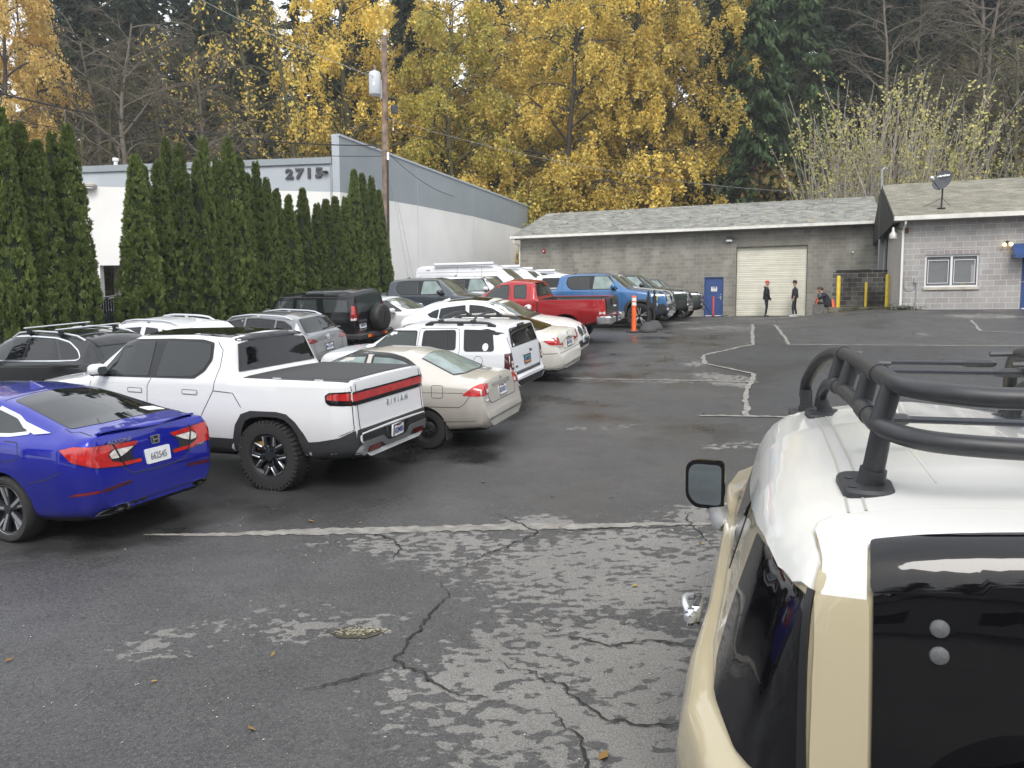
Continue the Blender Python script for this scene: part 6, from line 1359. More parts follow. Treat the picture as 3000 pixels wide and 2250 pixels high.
# window with blinds behind panes
w = mk('window', frame_w, rr, (.80, .86, .05, .14, 3.64, 4.82), (2.50, 2.56, .05, .14, 3.64, 4.82), (.86, 2.50, .05, .14, 4.76, 4.82), (.86, 2.50, .05, .14, 3.64, 3.70), (1.645, 1.715, .04, .14, 3.70, 4.76))
mk('sill', mat('sill_stone', (.42, .39, .33), .8, noise=.2, nscale=5), w, (.76, 2.60, -.06, .15, 3.54, 3.64))
for a, b in ((.86, 1.645), (1.715, 2.50)):
    mk('blinds', mat('blind_slats', (.62, .64, .65), .5), w, *[(a + .01, b - .01, .125, .137, 3.72 + .034 * i, 3.742 + .034 * i) for i in range(31)]); mk('blind_gap', M_('black_plastic'), w, (a, b, .24, .25, 3.64, 4.8))
    g = mat('pane_clear', (.05, .06, .06), .02, alpha=.22); mk('pane', g, w, (a, b, .10, .106, 3.70, 4.76))
    mk('security_strip', frame_w, w, (a + .05, b - .05, .088, .098, 4.62, 4.64), (a + .05, b - .05, .088, .098, 3.78, 3.80), (a + .05, a + .07, .088, .098, 3.80, 4.62), (b - .07, b - .05, .088, .098, 3.80, 4.62))
mk('paper_notice', M_('sticker_white'), w, (2.33, 2.44, .107, .109, 3.78, 4.45)); mk('window_label', mat('label_yellow', (.6, .55, .1), .5), w, (2.03, 2.13, .107, .109, 3.71, 3.77))
man_door(rr, 3.90, 4.9, 2.78, 5.05, .02, False)
aw = empty('awning', FR(R0, 3.55, 0, 4.73), EA); tag(aw, 'small blue metal awning over the door at the right edge', 'awning')
mb = MB()
for i in range(5): V = [(.0 + .3 * i, -.55, 0), (.3 + .3 * i, -.55, 0), (.3 + .3 * i, -.003, .42), (.3 * i, -.003, .42), (.0 + .3 * i, -.55, -.03), (.3 + .3 * i, -.55, -.03), (.3 + .3 * i, -.003, .39), (.3 * i, -.003, .39)]; mb.add(V, [(0, 1, 2, 3), (7, 6, 5, 4), (0, 4, 5, 1), (1, 5, 6, 2), (2, 6, 7, 3), (3, 7, 4, 0)]); lbox(mb, .28 + .3 * i, .31 + .3 * i, -.56, -.53, -.03, .04)
mb.build('canopy', blue_door, aw, sm=False); mk('valance', blue_door, aw, (0, 1.5, -.565, -.551, -.12, .02), (0, .012, -.55, -.003, -.1, .0))
fl = empty('floodlight', FR(R0, 3.40, -.003, 5.16), EA); tag(fl, 'twin bulb floodlight left of the blue awning', 'lamp'); mk('junction_box', M_('gunmetal'), fl, (-.05, .05, -.06, 0, -.02, .10), bev=.01)
for sx in (-1, 1):
    mb = MB(); Mx = Matrix.Translation((sx * .09, -.13, -.03)) @ Matrix.Rotation(rad(115), 4, 'X') @ Matrix.Rotation(sx * .3, 4, 'Y'); mb.lathe([(.02, -.10), (.03, -.06), (.062, .02), (.066, .05), (.045, .07), (.001, .075)], Mx, 16); mb.build('bulb', mat('bulb_glow', (.8, .7, .4), .3, emis=(1, .72, .3, 1.6)), fl)
eb = empty('outlet_box', FR(R0, .50, -.003, 3.88), EA); tag(eb, 'small grey electrical box with looped conduit near the white downspout', 'electrical box'); mk('box', grey_metal, eb, (-.05, .05, -.08, 0, -.08, .12), bev=.01)
mb = MB(); mb.tube(spl([(.0, -.04, -.08), (-.02, -.04, -.22), (-.15, -.04, -.34), (-.30, -.04, -.30), (-.38, -.04, -.15), (-.40, -.04, .2)]), .011, 6); mb.build('cable', grey_metal, eb)
mb = MB(); mb.tube(spl([(.03, -.04, -.08), (.04, -.04, -.5), (.03, -.04, -.8), (-.06, -.04, -.93), (-.3, -.04, -.98), (-.6, -.04, -.98)]), .014, 6); mb.build('conduit', grey_metal, eb)
gl = empty('gooseneck_lamp', FR(R0, -.05, -.02, 5.72), EA); tag(gl, 'metal shaded lamp on a bracket at the corner under the right gutter', 'lamp')
mb = MB(); mb.tube([(.10, 0, .08), (-.06, -.12, .10), (-.20, -.22, .12), (-.28, -.26, .06)], .016, 6); mb.build('bracket', M_('black'), gl); mb = MB(); mb.lathe([(.03, .16), (.05, .12), (.055, .0), (.13, -.1), (.14, -.12), (.135, -.27), (.13, -.27), (.12, -.1), (.04, 0)], Matrix.Translation((-.28, -.26, 0)), 20); mb.build('shade', mat('lamp_metal', (.5, .48, .46), .35, .5), gl)
mk('mount', mat('mount_brown', (.13, .05, .03), .8), gl, (.06, .26, -.02, .0, -.06, .14))
# service mast and pipes in the corner between the two buildings
for nm, s, b, z0, z1, w_, lab in (('service_mast', -.32, 6.2, 4.6, 9.1, .045, 'tall thin grey service mast between the two block buildings'), ('wall_duct', -.16, 7.2, 4.4, 6.4, .12, 'square grey duct on the corner above the stained wall'), ('wall_pipe', -.06, 5.9, 4.4, 6.5, .05, 'dark pipe on the side wall beside the grey duct')):
    mb = MB(); p = FR(R0, s, b, 0)
    if nm == 'wall_duct': mb.box((p[0], p[1], (z0 + z1) / 2), (.16, .16, z1 - z0), rz=EA, bev=.01)
    else: mb.tube([(p[0], p[1], z0), (p[0], p[1], z1)], w_, 10)
    if nm == 'service_mast': mb.tube([(p[0], p[1], z1 - .05), (p[0] + .12, p[1], z1 + .05), (p[0] + .26, p[1], z1 - .02)], .04, 8)
    tag(mb.build(nm, grey_metal if nm != 'wall_pipe' else mat('pipe_blue', (.10, .12, .16), .5)), lab, 'pipe')
# ---- dock: stained wall, curb platform, step
dk = empty('dock_wall', (R0[0], R0[1], 0), EA); tag(dk, 'black stained block wall behind the yellow bollards', 'wall'); mk('wall', DW, dk, (-2.25, -.01, 5.5, 5.7, 2.3, 4.55)); mk('cap', mat('cap_dark', (.03, .03, .028), .8), dk, (-2.1, -.7, 5.46, 5.72, 4.55, 4.63), (-.7, -.02, 5.47, 5.71, 4.55, 4.59))
mossy = mat('mossy_concrete', (.13, .12, .085), .95, noise=.6, nscale=3.5, bump=.4, bscale=20)
pf = mk('dock_platform', mossy, None, (-2.42, -.012, 3.34, 5.49, 2.2, 2.955), bev=.02); pf.location = (R0[0], R0[1], 0); pf.rotation_euler = (0, 0, EA); tag(pf, 'low mossy concrete dock slab under the yellow bollards', 'dock'); 
st = mk('concrete_step', mat('step_concrete', (.12, .115, .105), .9, noise=.4, nscale=5), None, (-3.05, -2.6, 3.6, 4.6, 2.2, 3.09), bev=.015); st.location = (R0[0], R0[1], 0); st.rotation_euler = (0, 0, EA); tag(st, 'dark concrete step block with a small orange cone on it', 'step')
yel = mat('bollard_yellow', (.72, .52, .04), .45, noise=.12, nscale=6)
for s, b, z0, z1, r_, lab in ((-2.04, 3.68, 2.95, 4.30, .078, 'yellow bollard beside the seated person, left of three'), (-.86, 5.25, 2.95, 4.06, .06, 'thinner shorter yellow bollard against the middle of the stained wall'), (-.14, 3.62, 2.95, 4.32, .08, 'yellow bollard at the corner of the pale block building')):
    p = FR(R0, s, b, 0); mb = MB(); mb.lathe([(r_, z0 - .05), (r_, z1 - r_ * .6)] + [(r_ * math.cos(a), z1 - r_ * .6 + r_ * .6 * math.sin(a)) for a in (.4, .8, 1.2, 1.55)], Matrix.Translation((p[0], p[1], 0)), 20, True); tag(mb.build('bollard', yel), lab, 'bollard', 'yellow bollards at the dock')
con = mat('cone_orange', (.75, .12, .04), .5)
def cone(x, y, z, h, lab, cat='traffic cone'):
    r = empty('traffic_cone', (x, y, z)); mb = MB(); mb.box((0, 0, .012), (h * .75, h * .75, .024), bev=.008); mb.build('base', con, r); mb = MB(); mb.lathe([(h * .30, .024), (h * .27, .04), (h * .1, h * .95), (h * .07, h), (.001, h)], Matrix(), 18); mb.build('body', con, r); tag(r, lab, cat, 'orange cones by the dock')
p = FR(R0, -2.86, 3.85, 0); cone(p[0], p[1], 3.09, .27, 'small orange cone standing on the concrete step'); p = FR(R0, -2.24, 3.9, 0); cone(p[0], p[1], 2.955, .36, 'orange cone half hidden behind the seated person')
# ---- satellite dish on the olive roof
def roof_pt(s, b): return FR(R0, s, b, 6.25 + (b + .42) * (8.36 - 6.25) / 6.42)
P0 = Vector(roof_pt(1.33, .55)); ds = empty('satellite_dish', P0); tag(ds, 'dark satellite dish with white lettering on the olive shingle roof', 'satellite dish')
mb = MB(); mb.tube([(0, 0, 0), (.02, 0, .55), (.03, .02, .75)], .032, 8); mb.box((0, 0, .02), (.24, .18, .04), bev=.01); mb.build('mast', M_('black'), ds)
for a in ((-.5, .35), (.55, .25)): mb = MB(); mb.tube([(.01, 0, .4), (a[0], a[1], a[1] * .3)], .008, 5); mb.build('brace', M_('black'), ds)
aim = Vector((-.80, -.50, .42)).normalized(); zq = aim.to_track_quat('Z', 'Y').to_matrix().to_4x4(); Md = Matrix.Translation((.02, .0, 1.02)) @ zq
mb = MB(); mb.lathe([(.001, 0), (.15, .012), (.28, .04), (.36, .07), (.365, .065), (.28, .03), (.15, .002), (.001, -.01)], Md @ Matrix.Diagonal((1.0, 1.12, 1, 1)), 36); mb.build('reflector', mat('dish_grey', (.055, .058, .064), .5), ds)
mb = MB(); mb.tube([Md @ Vector((0, -.38, .05)), Md @ Vector((0, -.30, .62))], .016, 6); am = mb.build('feed_arm', M_('black'), ds); mb = MB(); mb.lathe([(.001, -.05), (.05, -.05), (.06, .02), (.03, .10), (.001, .1)], Md @ Matrix.Translation((0, -.24, .66)) @ Matrix.Rotation(rad(160), 4, 'X'), 14); mb.build('feed_horn', M_('sticker_white'), am)
text_obj('lettering', 'Hughes', .16, Md @ Matrix.Translation((.0, .20, .048)) @ Matrix.Rotation(rad(-15), 4, 'X'), M_('sticker_white'), ds, .003, bold=.006)
# ---- big white building with grey band
W0 = (-7.69, 35.63); F1 = Vector((math.sin(rad(21)), math.cos(rad(21)), 0)); L1 = Vector((math.sin(rad(-84)), math.cos(rad(-84)), 0))
wb = empty('white_warehouse', (W0[0], W0[1], 0)); tag(wb, 'large white tilt up building with a grey band and the number 2715', 'building')
white_w = mat('wall_white', (.74, .735, .715), .8, noise=.05, nscale=.6, bump=.1, bscale=60); band_m = mat('wall_band', (.27, .305, .325), .8, noise=.06, nscale=.6); band_l = mat('wall_band_light', (.40, .435, .47), .8, noise=.05, nscale=.6)
def wallp(name, m, o, d, nrm, P, t0, t1, parent=wb):
    """polygon P of (along, z) on the plane o + d*s, extruded along nrm from t0 to t1"""
    Mx = Matrix((d, Vector((0, 0, 1)), nrm)).transposed().to_4x4(); Mx.translation = Vector((o[0] - W0[0], o[1] - W0[1], 0)); mb = MB(); mb.prism(P, Mx, t0, t1); return mb.build(name, m, parent, sm=False)
n1 = Vector((F1.y, -F1.x, 0)); n2 = Vector((L1.y, -L1.x, 0)) * -1          # outward normals: right face looks +x, left face looks toward the camera
if n2.y > 0: n2 = -n2
wallp('wall', white_w, W0, F1, n1, [(0, 1), (31, 1), (31, 9.05), (14.8, 8.85), (7.4, 8.58), (0, 8.24)], -.34, 0)
wallp('parapet_band', band_m, W0, F1, n1, [(0, 8.24), (7.4, 8.58), (14.8, 8.85), (31, 9.05), (31, 10.70), (0, 10.70)], -.34, .004)
wallp('parapet_cap', band_l, W0, F1, n1, [(-.03, 10.70), (31, 10.70), (31, 10.80), (-.03, 10.80)], -.40, .05)
for s in (7.42, 14.85, 21.1, 27.3): wallp('panel_joint', mat('joint_pale', (.45, .455, .455), .8), W0, F1, n1, [(s - .012, 1), (s + .012, 1), (s + .012, 10.69), (s - .012, 10.69)], -.01, .008)
wallp('wall', white_w, W0, L1, n2, [(.36, 1), (10.62, 1), (10.62, 8.70), (.36, 8.26)], -.3, 0); wallp('wall', white_w, W0, L1, n2, [(10.62, 5.1), (14.5, 5.1), (14.5, 8.86), (10.62, 8.70)], -.3, 0); wallp('wall', white_w, W0, L1, n2, [(11.7, 1), (14.5, 1), (14.5, 5.1), (11.7, 5.1)], -.3, 0)
wallp('corner_pier', band_l, W0, L1, n2, [(0, 8.24), (.34, 8.255), (.34, 10.69), (0, 10.69)], -.02, .012); wallp('corner_pier', white_w, W0, L1, n2, [(0, 1), (.34, 1), (.34, 8.25), (0, 8.235)], -.02, .012)
wallp('parapet_band', band_l, W0, L1, n2, [(.36, 8.26), (14.5, 8.86), (14.5, 9.36), (.36, 9.50)], -.3, .004); wallp('parapet_cap', band_m, W0, L1, n2, [(.36, 9.50), (14.5, 9.36), (14.5, 9.64), (.36, 9.78)], -.35, .10)
wallp('doorway', mat('recess_grey', (.25, .24, .23), .8), W0, L1, n2, [(10.5, 1), (11.8, 1), (11.8, 5.2), (10.5, 5.2)], -1.4, -1.2); wallp('drain_pipe', grey_metal, W0, L1, n2, [(.40, 4), (.44, 4), (.44, 9.8), (.40, 9.8)], .01, .05)
wallp('back_wall', white_w, W0, L1, n2, [(.2, 1), (30, 1), (30, 9.2), (.2, 9.2)], -30, -29.7)
Mx = Matrix((-L1, Vector((0, 0, 1)), n2)).transposed().to_4x4(); mb = MB()
for i, ch in enumerate('2715'):
    me = text_mesh(ch, .66, .03, bold=.03); T_ = Matrix.Translation(Vector((0, 0, 0)) + L1 * (2.32 - .46 * i) + Vector((0, 0, 9.06 + .01 * i)) + n2 * .05) @ Mx @ Matrix.Diagonal((1.1, .88, 1, 1)); me.transform(T_); link('house_number', me, mat('digit_grey', (.045, .045, .055), .5), wb)
lamp = empty('wall_lamp', Vector((W0[0], W0[1], 8.75)) + L1 * 12.0 + n2 * .01); tag(lamp, 'flat grey wall lamp at the left end of the white building', 'lamp'); mb = MB(); mb.box((0, -.2, 0), (.75, .4, .22), bev=.06); mb.build('housing', mat('lamp_body', (.4, .38, .33), .5), lamp); mb = MB(); mb.box((0, -.22, -.12), (.55, .3, .03)); mb.build('lens', M_('lamp_white'), lamp)
lamp = empty('security_camera', Vector((W0[0], W0[1], 9.12)) + L1 * .62 + n2 * .01); tag(lamp, 'small dark spotlight beside the numeral five', 'camera'); mb = MB(); mb.box((-.02, -.12, 0), (.26, .2, .07), bev=.02); mb.build('housing', M_('black'), lamp); mb = MB(); mb.tube([(0, 0, 0), (0, -.08, .12)], .015, 6); mb.build('bracket', grey_metal, lamp)
hv = empty('roof_vent', Vector((W0[0], W0[1], 9.2)) + L1 * 6.6 - n2 * 2.5); tag(hv, 'white louvred roof vent above the tall hedge', 'vent'); mb = MB(); mb.box((0, 0, .55), (.7, .7, 1.1), bev=.02); mb.build('housing', M_('sticker_white'), hv)
mb = MB()
for i in range(6): mb.box((-.25 + .1 * i, -.36, .85), (.03, .03, .35))
mb.build('louvre', M_('plate_grey'), hv)
vp = empty('vent_pipe', Vector((W0[0], W0[1], 9.2)) + L1 * 11.6 - n2 * 1.5); tag(vp, 'short white vent pipe on the left roof edge', 'pipe'); mb = MB(); mb.lathe([(.09, 0), (.09, .95), (.14, .98), (.14, 1.12), (.001, 1.14)], Matrix(), 14); mb.build('stack', M_('sticker_white'), vp)
mb = MB(); mb.add([Vector((W0[0], W0[1], 8.9)) + L1 * a - n2 * b for a, b in ((.3, .2), (30, .2), (30, 30), (.3, 30))], [(0, 1, 2, 3)]); rf = mb.build('flat_roof', mat('roof_membrane', (.35, .35, .34), .9)); rf.parent = wb; rf.matrix_parent_inverse = Matrix.Translation((-W0[0], -W0[1], 0))
# ---------------------------------------------------------------- vegetation
RG = np.random.default_rng(11)
def leafmat(name, c1, c2, rough=.6, trans=.25, c3=None, big=.35):
    m = mat(name, c1, rough); t, b = nodes(m); L = t.links; nd = t.nodes.new
    g = nd('ShaderNodeNewGeometry'); cr = nd('ShaderNodeValToRGB'); e = cr.color_ramp.elements; e[0].color = (*c1, 1); e[1].color = (*c2, 1)
    if c3: k = cr.color_ramp.elements.new(.85); k.color = (*c3, 1); e[1].position = .6; e[2].position = 1
    L.new(g.outputs['Random Per Island'], cr.inputs[0])
    oi = nd('ShaderNodeObjectInfo'); hs = nd('ShaderNodeHueSaturation'); r = nd('ShaderNodeMapRange'); r.inputs[3].default_value = .8; r.inputs[4].default_value = 1.2; L.new(oi.outputs['Random'], r.inputs[0]); L.new(r.outputs[0], hs.inputs['Value'])
    tc = nd('ShaderNodeTexCoord'); n = nd('ShaderNodeTexNoise'); n.inputs['Scale'].default_value = .9; n.inputs['Detail'].default_value = 3; L.new(tc.outputs['Object'], n.inputs['Vector'])
    r2 = nd('ShaderNodeMapRange'); r2.inputs[1].default_value = .3; r2.inputs[2].default_value = .7; r2.inputs[3].default_value = 1 - big; r2.inputs[4].default_value = 1 + big; L.new(n.outputs['Fac'], r2.inputs[0])
    h2 = nd('ShaderNodeHueSaturation'); L.new(r2.outputs[0], h2.inputs['Value']); L.new(cr.outputs[0], hs.inputs['Color']); L.new(hs.outputs[0], h2.inputs['Color']); L.new(h2.outputs[0], b.inputs['Base Color'])
    if trans:
        tr = nd('ShaderNodeBsdfTranslucent'); mxs = nd('ShaderNodeMixShader'); mxs.inputs[0].default_value = trans; L.new(h2.outputs[0], tr.inputs['Color']); L.new(b.outputs[0], mxs.inputs[1]); L.new(tr.outputs[0], mxs.inputs[2]); L.new(mxs.outputs[0], t.nodes['Material Output'].inputs['Surface'])
    b.inputs['Specular IOR Level'].default_value = .25; return m
def quads(P, A, B):
    """leaf quads: centres P, half axes A and B (n,3) -> diamond shaped faces"""
    n = len(P); V = np.empty((n, 4, 3)); V[:, 0] = P - A; V[:, 1] = P + B * .9 - A * .1; V[:, 2] = P + A; V[:, 3] = P - B * .9 - A * .1
    return V.reshape(-1, 3), np.arange(4 * n).reshape(-1, 4)
def np_mesh(name, V, F):
    me = bpy.data.meshes.new(name); nv, nf = len(V), len(F); me.vertices.add(nv); me.vertices.foreach_set('co', np.asarray(V, dtype=np.float32).ravel())
    k = F.shape[1]; me.loops.add(nf * k); me.loops.foreach_set('vertex_index', F.ravel().astype(np.int32)); me.polygons.add(nf)
    me.polygons.foreach_set('loop_start', np.arange(0, nf * k, k, dtype=np.int32)); me.update(calc_edges=True); me.validate(); return me
def unit(v): return v / np.maximum(1e-9, np.linalg.norm(v, axis=1, keepdims=True))
def rnd(n): return unit(RG.normal(size=(n, 3)))
def frame_axes(D, size, aspect=.55, roll=None):
    """D long axis; random roll about it"""
    R = rnd(len(D)); S_ = unit(np.cross(D, R)); return D * size[:, None], S_ * (size * aspect)[:, None]
bark = mat('bark', (.06, .05, .04), .95, noise=.4, nscale=6, bump=.5, bscale=18); bark_pale = mat('bark_pale', (.30, .275, .235), .9, noise=.35, nscale=5); bark_moss = mat('bark_moss', (.07, .065, .03), .95, noise=.5, nscale=3, bump=.5, bscale=14); twig_m = mat('twig_grey', (.13, .11, .085), .9, noise=.3, nscale=4)
ARB = leafmat('arborvitae_green', (.050, .085, .020), (.105, .155, .038), .55, .2, (.15, .18, .055), .3)
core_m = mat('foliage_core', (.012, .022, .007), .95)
def tree(name, parts, loc, sc=(1, 1, 1), rz=0):
    r = empty(name, loc, rz); r.scale = sc
    for nm, me in parts: o = bpy.data.objects.new(nm, me); COL.objects.link(o); o.parent = r
    return r
# ---- clipped columns of the hedge: 6 m columns, 0.7 m radius
def arb_mesh(seed):
    global RG; RG = np.random.default_rng(seed); n = 9500
    t = 1 - RG.random(n) ** .85 * .985; t = np.clip(t, .0, .995); a = RG.random(n) * 2 * np.pi
    ph = RG.random(6) * 6.28
    def prof(t, a):
        base = np.where(t < .18, .86 + .14 * t / .18, np.clip(1 - ((t - .18) / .82) ** 1.45, 0, 1) ** .92)
        return .70 * base * (1 + .10 * np.sin(3 * a + ph[0] + 5 * t) + .07 * np.sin(7 * a + ph[1] - 11 * t) + .06 * np.sin(5 * a + 23 * t + ph[2])) + .02
    nc = 950; ct = (1 - RG.random(nc) ** .9) * .97; ca = RG.random(nc) * 2 * np.pi; cs = (.085 + .06 * RG.random(nc)) * (1 - .55 * ct); k = RG.integers(0, nc, n)
    cr_ = prof(ct, ca) * (.90 + .12 * RG.random(nc)); C_ = np.stack([cr_ * np.cos(ca), cr_ * np.sin(ca), 6 * ct], 1); out = np.stack([np.cos(ca), np.sin(ca), np.zeros(nc)], 1)[k]
    O = unit(rnd(n) + out * .9 + np.array([0, 0, .25])); P = C_[k] + O * (cs[k] * (1 - .35 * RG.random(n) ** 2))[:, None]; t = ct[k]
    D = unit(O * .8 + np.array([0, 0, .75]) + rnd(n) * .35); s = (.06 + .05 * RG.random(n)) * (1 - .4 * t); Am, Bm = frame_axes(D, s, .55); V, F = quads(P, Am, Bm)
    # small forked tip on every spray so edges read as scale leaves
    P2 = P + Am * .8 + Bm * .7; V2, F2 = quads(P2, Am * .6 + Bm * .25, Bm * .5); P3 = P + Am * .8 - Bm * .7; V3, F3 = quads(P3, Am * .6 - Bm * .25, Bm * .5)
    me = np_mesh('crown', np.concatenate([V, V2, V3]), np.concatenate([F, F2 + len(V), F3 + len(V) + len(V2)])); me.materials.append(ARB)
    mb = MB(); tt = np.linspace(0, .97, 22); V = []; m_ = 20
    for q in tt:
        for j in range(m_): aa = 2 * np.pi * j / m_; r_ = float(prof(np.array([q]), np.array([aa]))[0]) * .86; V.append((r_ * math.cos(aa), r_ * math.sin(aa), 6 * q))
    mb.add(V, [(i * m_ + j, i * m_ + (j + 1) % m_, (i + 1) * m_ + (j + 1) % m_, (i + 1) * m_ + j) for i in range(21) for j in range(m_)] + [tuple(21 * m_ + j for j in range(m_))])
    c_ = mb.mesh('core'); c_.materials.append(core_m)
    mb = MB(); mb.tube([(0, 0, -.3), (0, 0, 2.5), (0, 0, 5)], [.09, .06, .02], 8); t_ = mb.mesh('trunk'); t_.materials.append(bark)
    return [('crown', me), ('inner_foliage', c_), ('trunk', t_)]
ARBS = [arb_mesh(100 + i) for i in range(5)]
HED = [(-11.78, 18.4, 6.7), (-11.7, 19.0, 6.4), (-11.43, 19.2, 6.0), (-11.47, 19.9, 6.3), (-11.14, 20.0, 6.5), (-12.49, 19.9, 6.6), (-10.41, 22.0, 5.9), (-10.6, 22.9, 5.7), (-10.19, 22.9, 5.8), (-10.36, 23.9, 6.6), (-9.86, 23.6, 6.4), (-10.11, 24.5, 5.6), (-9.66, 24.4, 6.0), (-9.64, 24.9, 6.7), (-9.33, 25.2, 6.1), (-9.15, 25.7, 6.8), (-8.96, 26.2, 6.2), (-8.93, 26.8, 5.7), (-8.68, 27.0, 6.1), (-8.49, 27.5, 5.6), (-8.32, 28.0, 5.3), (-8.08, 28.7, 5.1), (-7.78, 29.5, 5.4), (-7.47, 30.4, 4.9), (-7.26, 31.0, 5.1), (-7.01, 31.5, 5.3), (-6.75, 32.2, 5.3), (-6.54, 33.0, 6.5), (-6.27, 33.4, 6.4), (-6.04, 34.3, 6.4), (-5.8, 34.7, 5.9)]
ORD = ['first', 'second', 'third', 'fourth', 'fifth', 'sixth', 'seventh', 'eighth', 'ninth', 'tenth', 'eleventh', 'twelfth', 'thirteenth', 'fourteenth', 'fifteenth', 'sixteenth', 'seventeenth', 'eighteenth', 'nineteenth', 'twentieth', 'twenty first', 'twenty second', 'twenty third', 'twenty fourth', 'twenty fifth']
for i, (x, y, h) in enumerate(HED):
    w_ = random.uniform(.64, .80); r = tree('arborvitae', ARBS[i % 5], (x, y, ground(x, y) - .05), (w_, w_ * random.uniform(.95, 1.05), h / 5.9), random.uniform(0, 6.28))
    lab = f'green arborvitae column left of the chain link gap, {ORD[i]} from the left edge' if i < 6 else f'green arborvitae column in the long hedge, {ORD[i - 6]} from the chain link gap'
    tag(r, lab, 'tree', 'arborvitae columns of the hedge')
# ---- chain link fence with dark slats behind the hedge
fx = empty('chain_link_fence', (-10.9, 20.2, 0)); tag(fx, 'black slatted chain link fence in the gap of the hedge', 'fence')
A0 = Vector((-13.0, 17.8)); A1 = Vector((-7.0, 33.4)); dv = (A1 - A0).normalized(); Lf = (A1 - A0).length
def fp(t): p = A0 + dv * t; return (p.x, p.y, ground(p.x, p.y))
rail = MB(); sl_ = MB(); wire = MB(); k = int(Lf / .085); O_ = Vector((-10.9, 20.2, 0))
for i in range(k):
    p = Vector(fp(i * .085)) - O_; sl_.box((p.x, p.y, p.z + .98), (.062, .008, 1.85), rz=math.atan2(dv.y, dv.x))
sl_.build('slats', mat('slat_black', (.022, .022, .022), .6), fx, sm=False)
for i in range(int(Lf / .12)):
    for s_ in (1, -1):
        a = Vector(fp(max(0, i * .12))) - O_; b = Vector(fp(min(Lf, max(0, i * .12 + s_ * .9)))) - O_; off = Vector((dv.y, -dv.x, 0)) * .02
        wire.tube([a + off + Vector((0, 0, .05)), b + off + Vector((0, 0, 1.9))], .003, 3, False)
wire.build('mesh', mat('wire_dark', (.05, .05, .05), .5, .5), fx, sm=False)
mb = MB(); mb.tube([Vector(fp(Lf * i / 12)) - O_ + Vector((0, 0, 1.95)) for i in range(13)], .025, 8); mb.build('top_rail', mat('galv', (.42, .45, .44), .45, .5), fx)
for t_ in np.arange(0, Lf, 2.6): mb = MB(); p = Vector(fp(t_)) - O_; mb.tube([p, p + Vector((0, 0, 2.0))], .03, 8); mb.build('post', MATS['galv'], fx)
# ---- big trees
def rotv(v, ax, a): return Matrix.Rotation(a, 3, ax) @ v
def skeleton(rs, h, r0, limbs, spread, droop, sub=5, tw=6, up=.75, l0=.3, bend=.06):
    """trunk + limbs + twigs; returns tubes (list of (pts,r)) and twig sample points with directions"""
    tubes = []; leaves = []; P = [Vector((0, 0, -.6))]; d = Vector((rs.uniform(-.04, .04), rs.uniform(-.04, .04), 1)).normalized()
    n = 12
    for i in range(n): d = (d + Vector((rs.gauss(0, bend), rs.gauss(0, bend), .12))).normalized(); P.append(P[-1] + d * h / n)
    tubes.append((P, [r0 * (1 - .9 * i / n) + .02 for i in range(n + 1)], 0))
    for i in range(limbs):
        t = l0 + (1 - l0) * (i + rs.random()) / limbs; k = min(n - 1, int(t * n)); base = P[k].lerp(P[k + 1], t * n - k); az = i * 2.4 + rs.uniform(-.5, .5)
        L = spread * (1.15 - .75 * t) * rs.uniform(.75, 1.2); d = Vector((math.cos(az), math.sin(az), up * rs.uniform(.6, 1.3))).normalized(); Q = [base]; m_ = 7
        for j in range(m_): d = (d + Vector((rs.gauss(0, .12), rs.gauss(0, .12), -droop * (j / m_) * .5 + rs.gauss(0, .08)))).normalized(); Q.append(Q[-1] + d * L / m_)
        rl = r0 * (1 - .8 * t) * .38 + .02; tubes.append((Q, [rl * (1 - .85 * j / m_) + .008 for j in range(m_ + 1)], 1))
        for s in range(sub):
            tt = rs.uniform(.25, 1.0); k2 = min(m_ - 1, int(tt * m_)); b2 = Q[k2].lerp(Q[k2 + 1], tt * m_ - k2); dd = (Q[k2 + 1] - Q[k2]).normalized(); dd = (dd + Vector((rs.gauss(0, .6), rs.gauss(0, .6), rs.gauss(.1, .4)))).normalized(); L2 = L * rs.uniform(.25, .5); S2 = [b2]; m2 = 5
            for j in range(m2): dd = (dd + Vector((rs.gauss(0, .15), rs.gauss(0, .15), -droop * .5 + rs.gauss(0, .1)))).normalized(); S2.append(S2[-1] + dd * L2 / m2)
            tubes.append((S2, [.03 * (1 - .8 * j / m2) + .006 for j in range(m2 + 1)], 2))
            for w in range(tw):
                t3 = rs.uniform(.15, 1); k3 = min(m2 - 1, int(t3 * m2)); b3 = S2[k3].lerp(S2[k3 + 1], t3 * m2 - k3); d3 = (dd + Vector((rs.gauss(0, .7), rs.gauss(0, .7), rs.gauss(-.2 * droop, .4)))).normalized(); L3 = rs.uniform(.5, 1.3) * (1 + .8 * droop); S3 = [b3]
                for j in range(4): d3 = (d3 + Vector((rs.gauss(0, .15), rs.gauss(0, .15), -droop * .55))).normalized(); S3.append(S3[-1] + d3 * L3 / 4)
                tubes.append((S3, [.010, .008, .007, .006, .005], 3)); leaves.append(S3)
    return tubes, leaves
def sk_mesh(name, tubes, m, lv=(0, 1, 2, 3)):
    mb = MB()
    for P, r, k in tubes:
        if k in lv: mb.tube(P, r, (9, 6, 4, 3)[k], k < 1)
    me = mb.mesh(name, 80); me.materials.append(m); return me
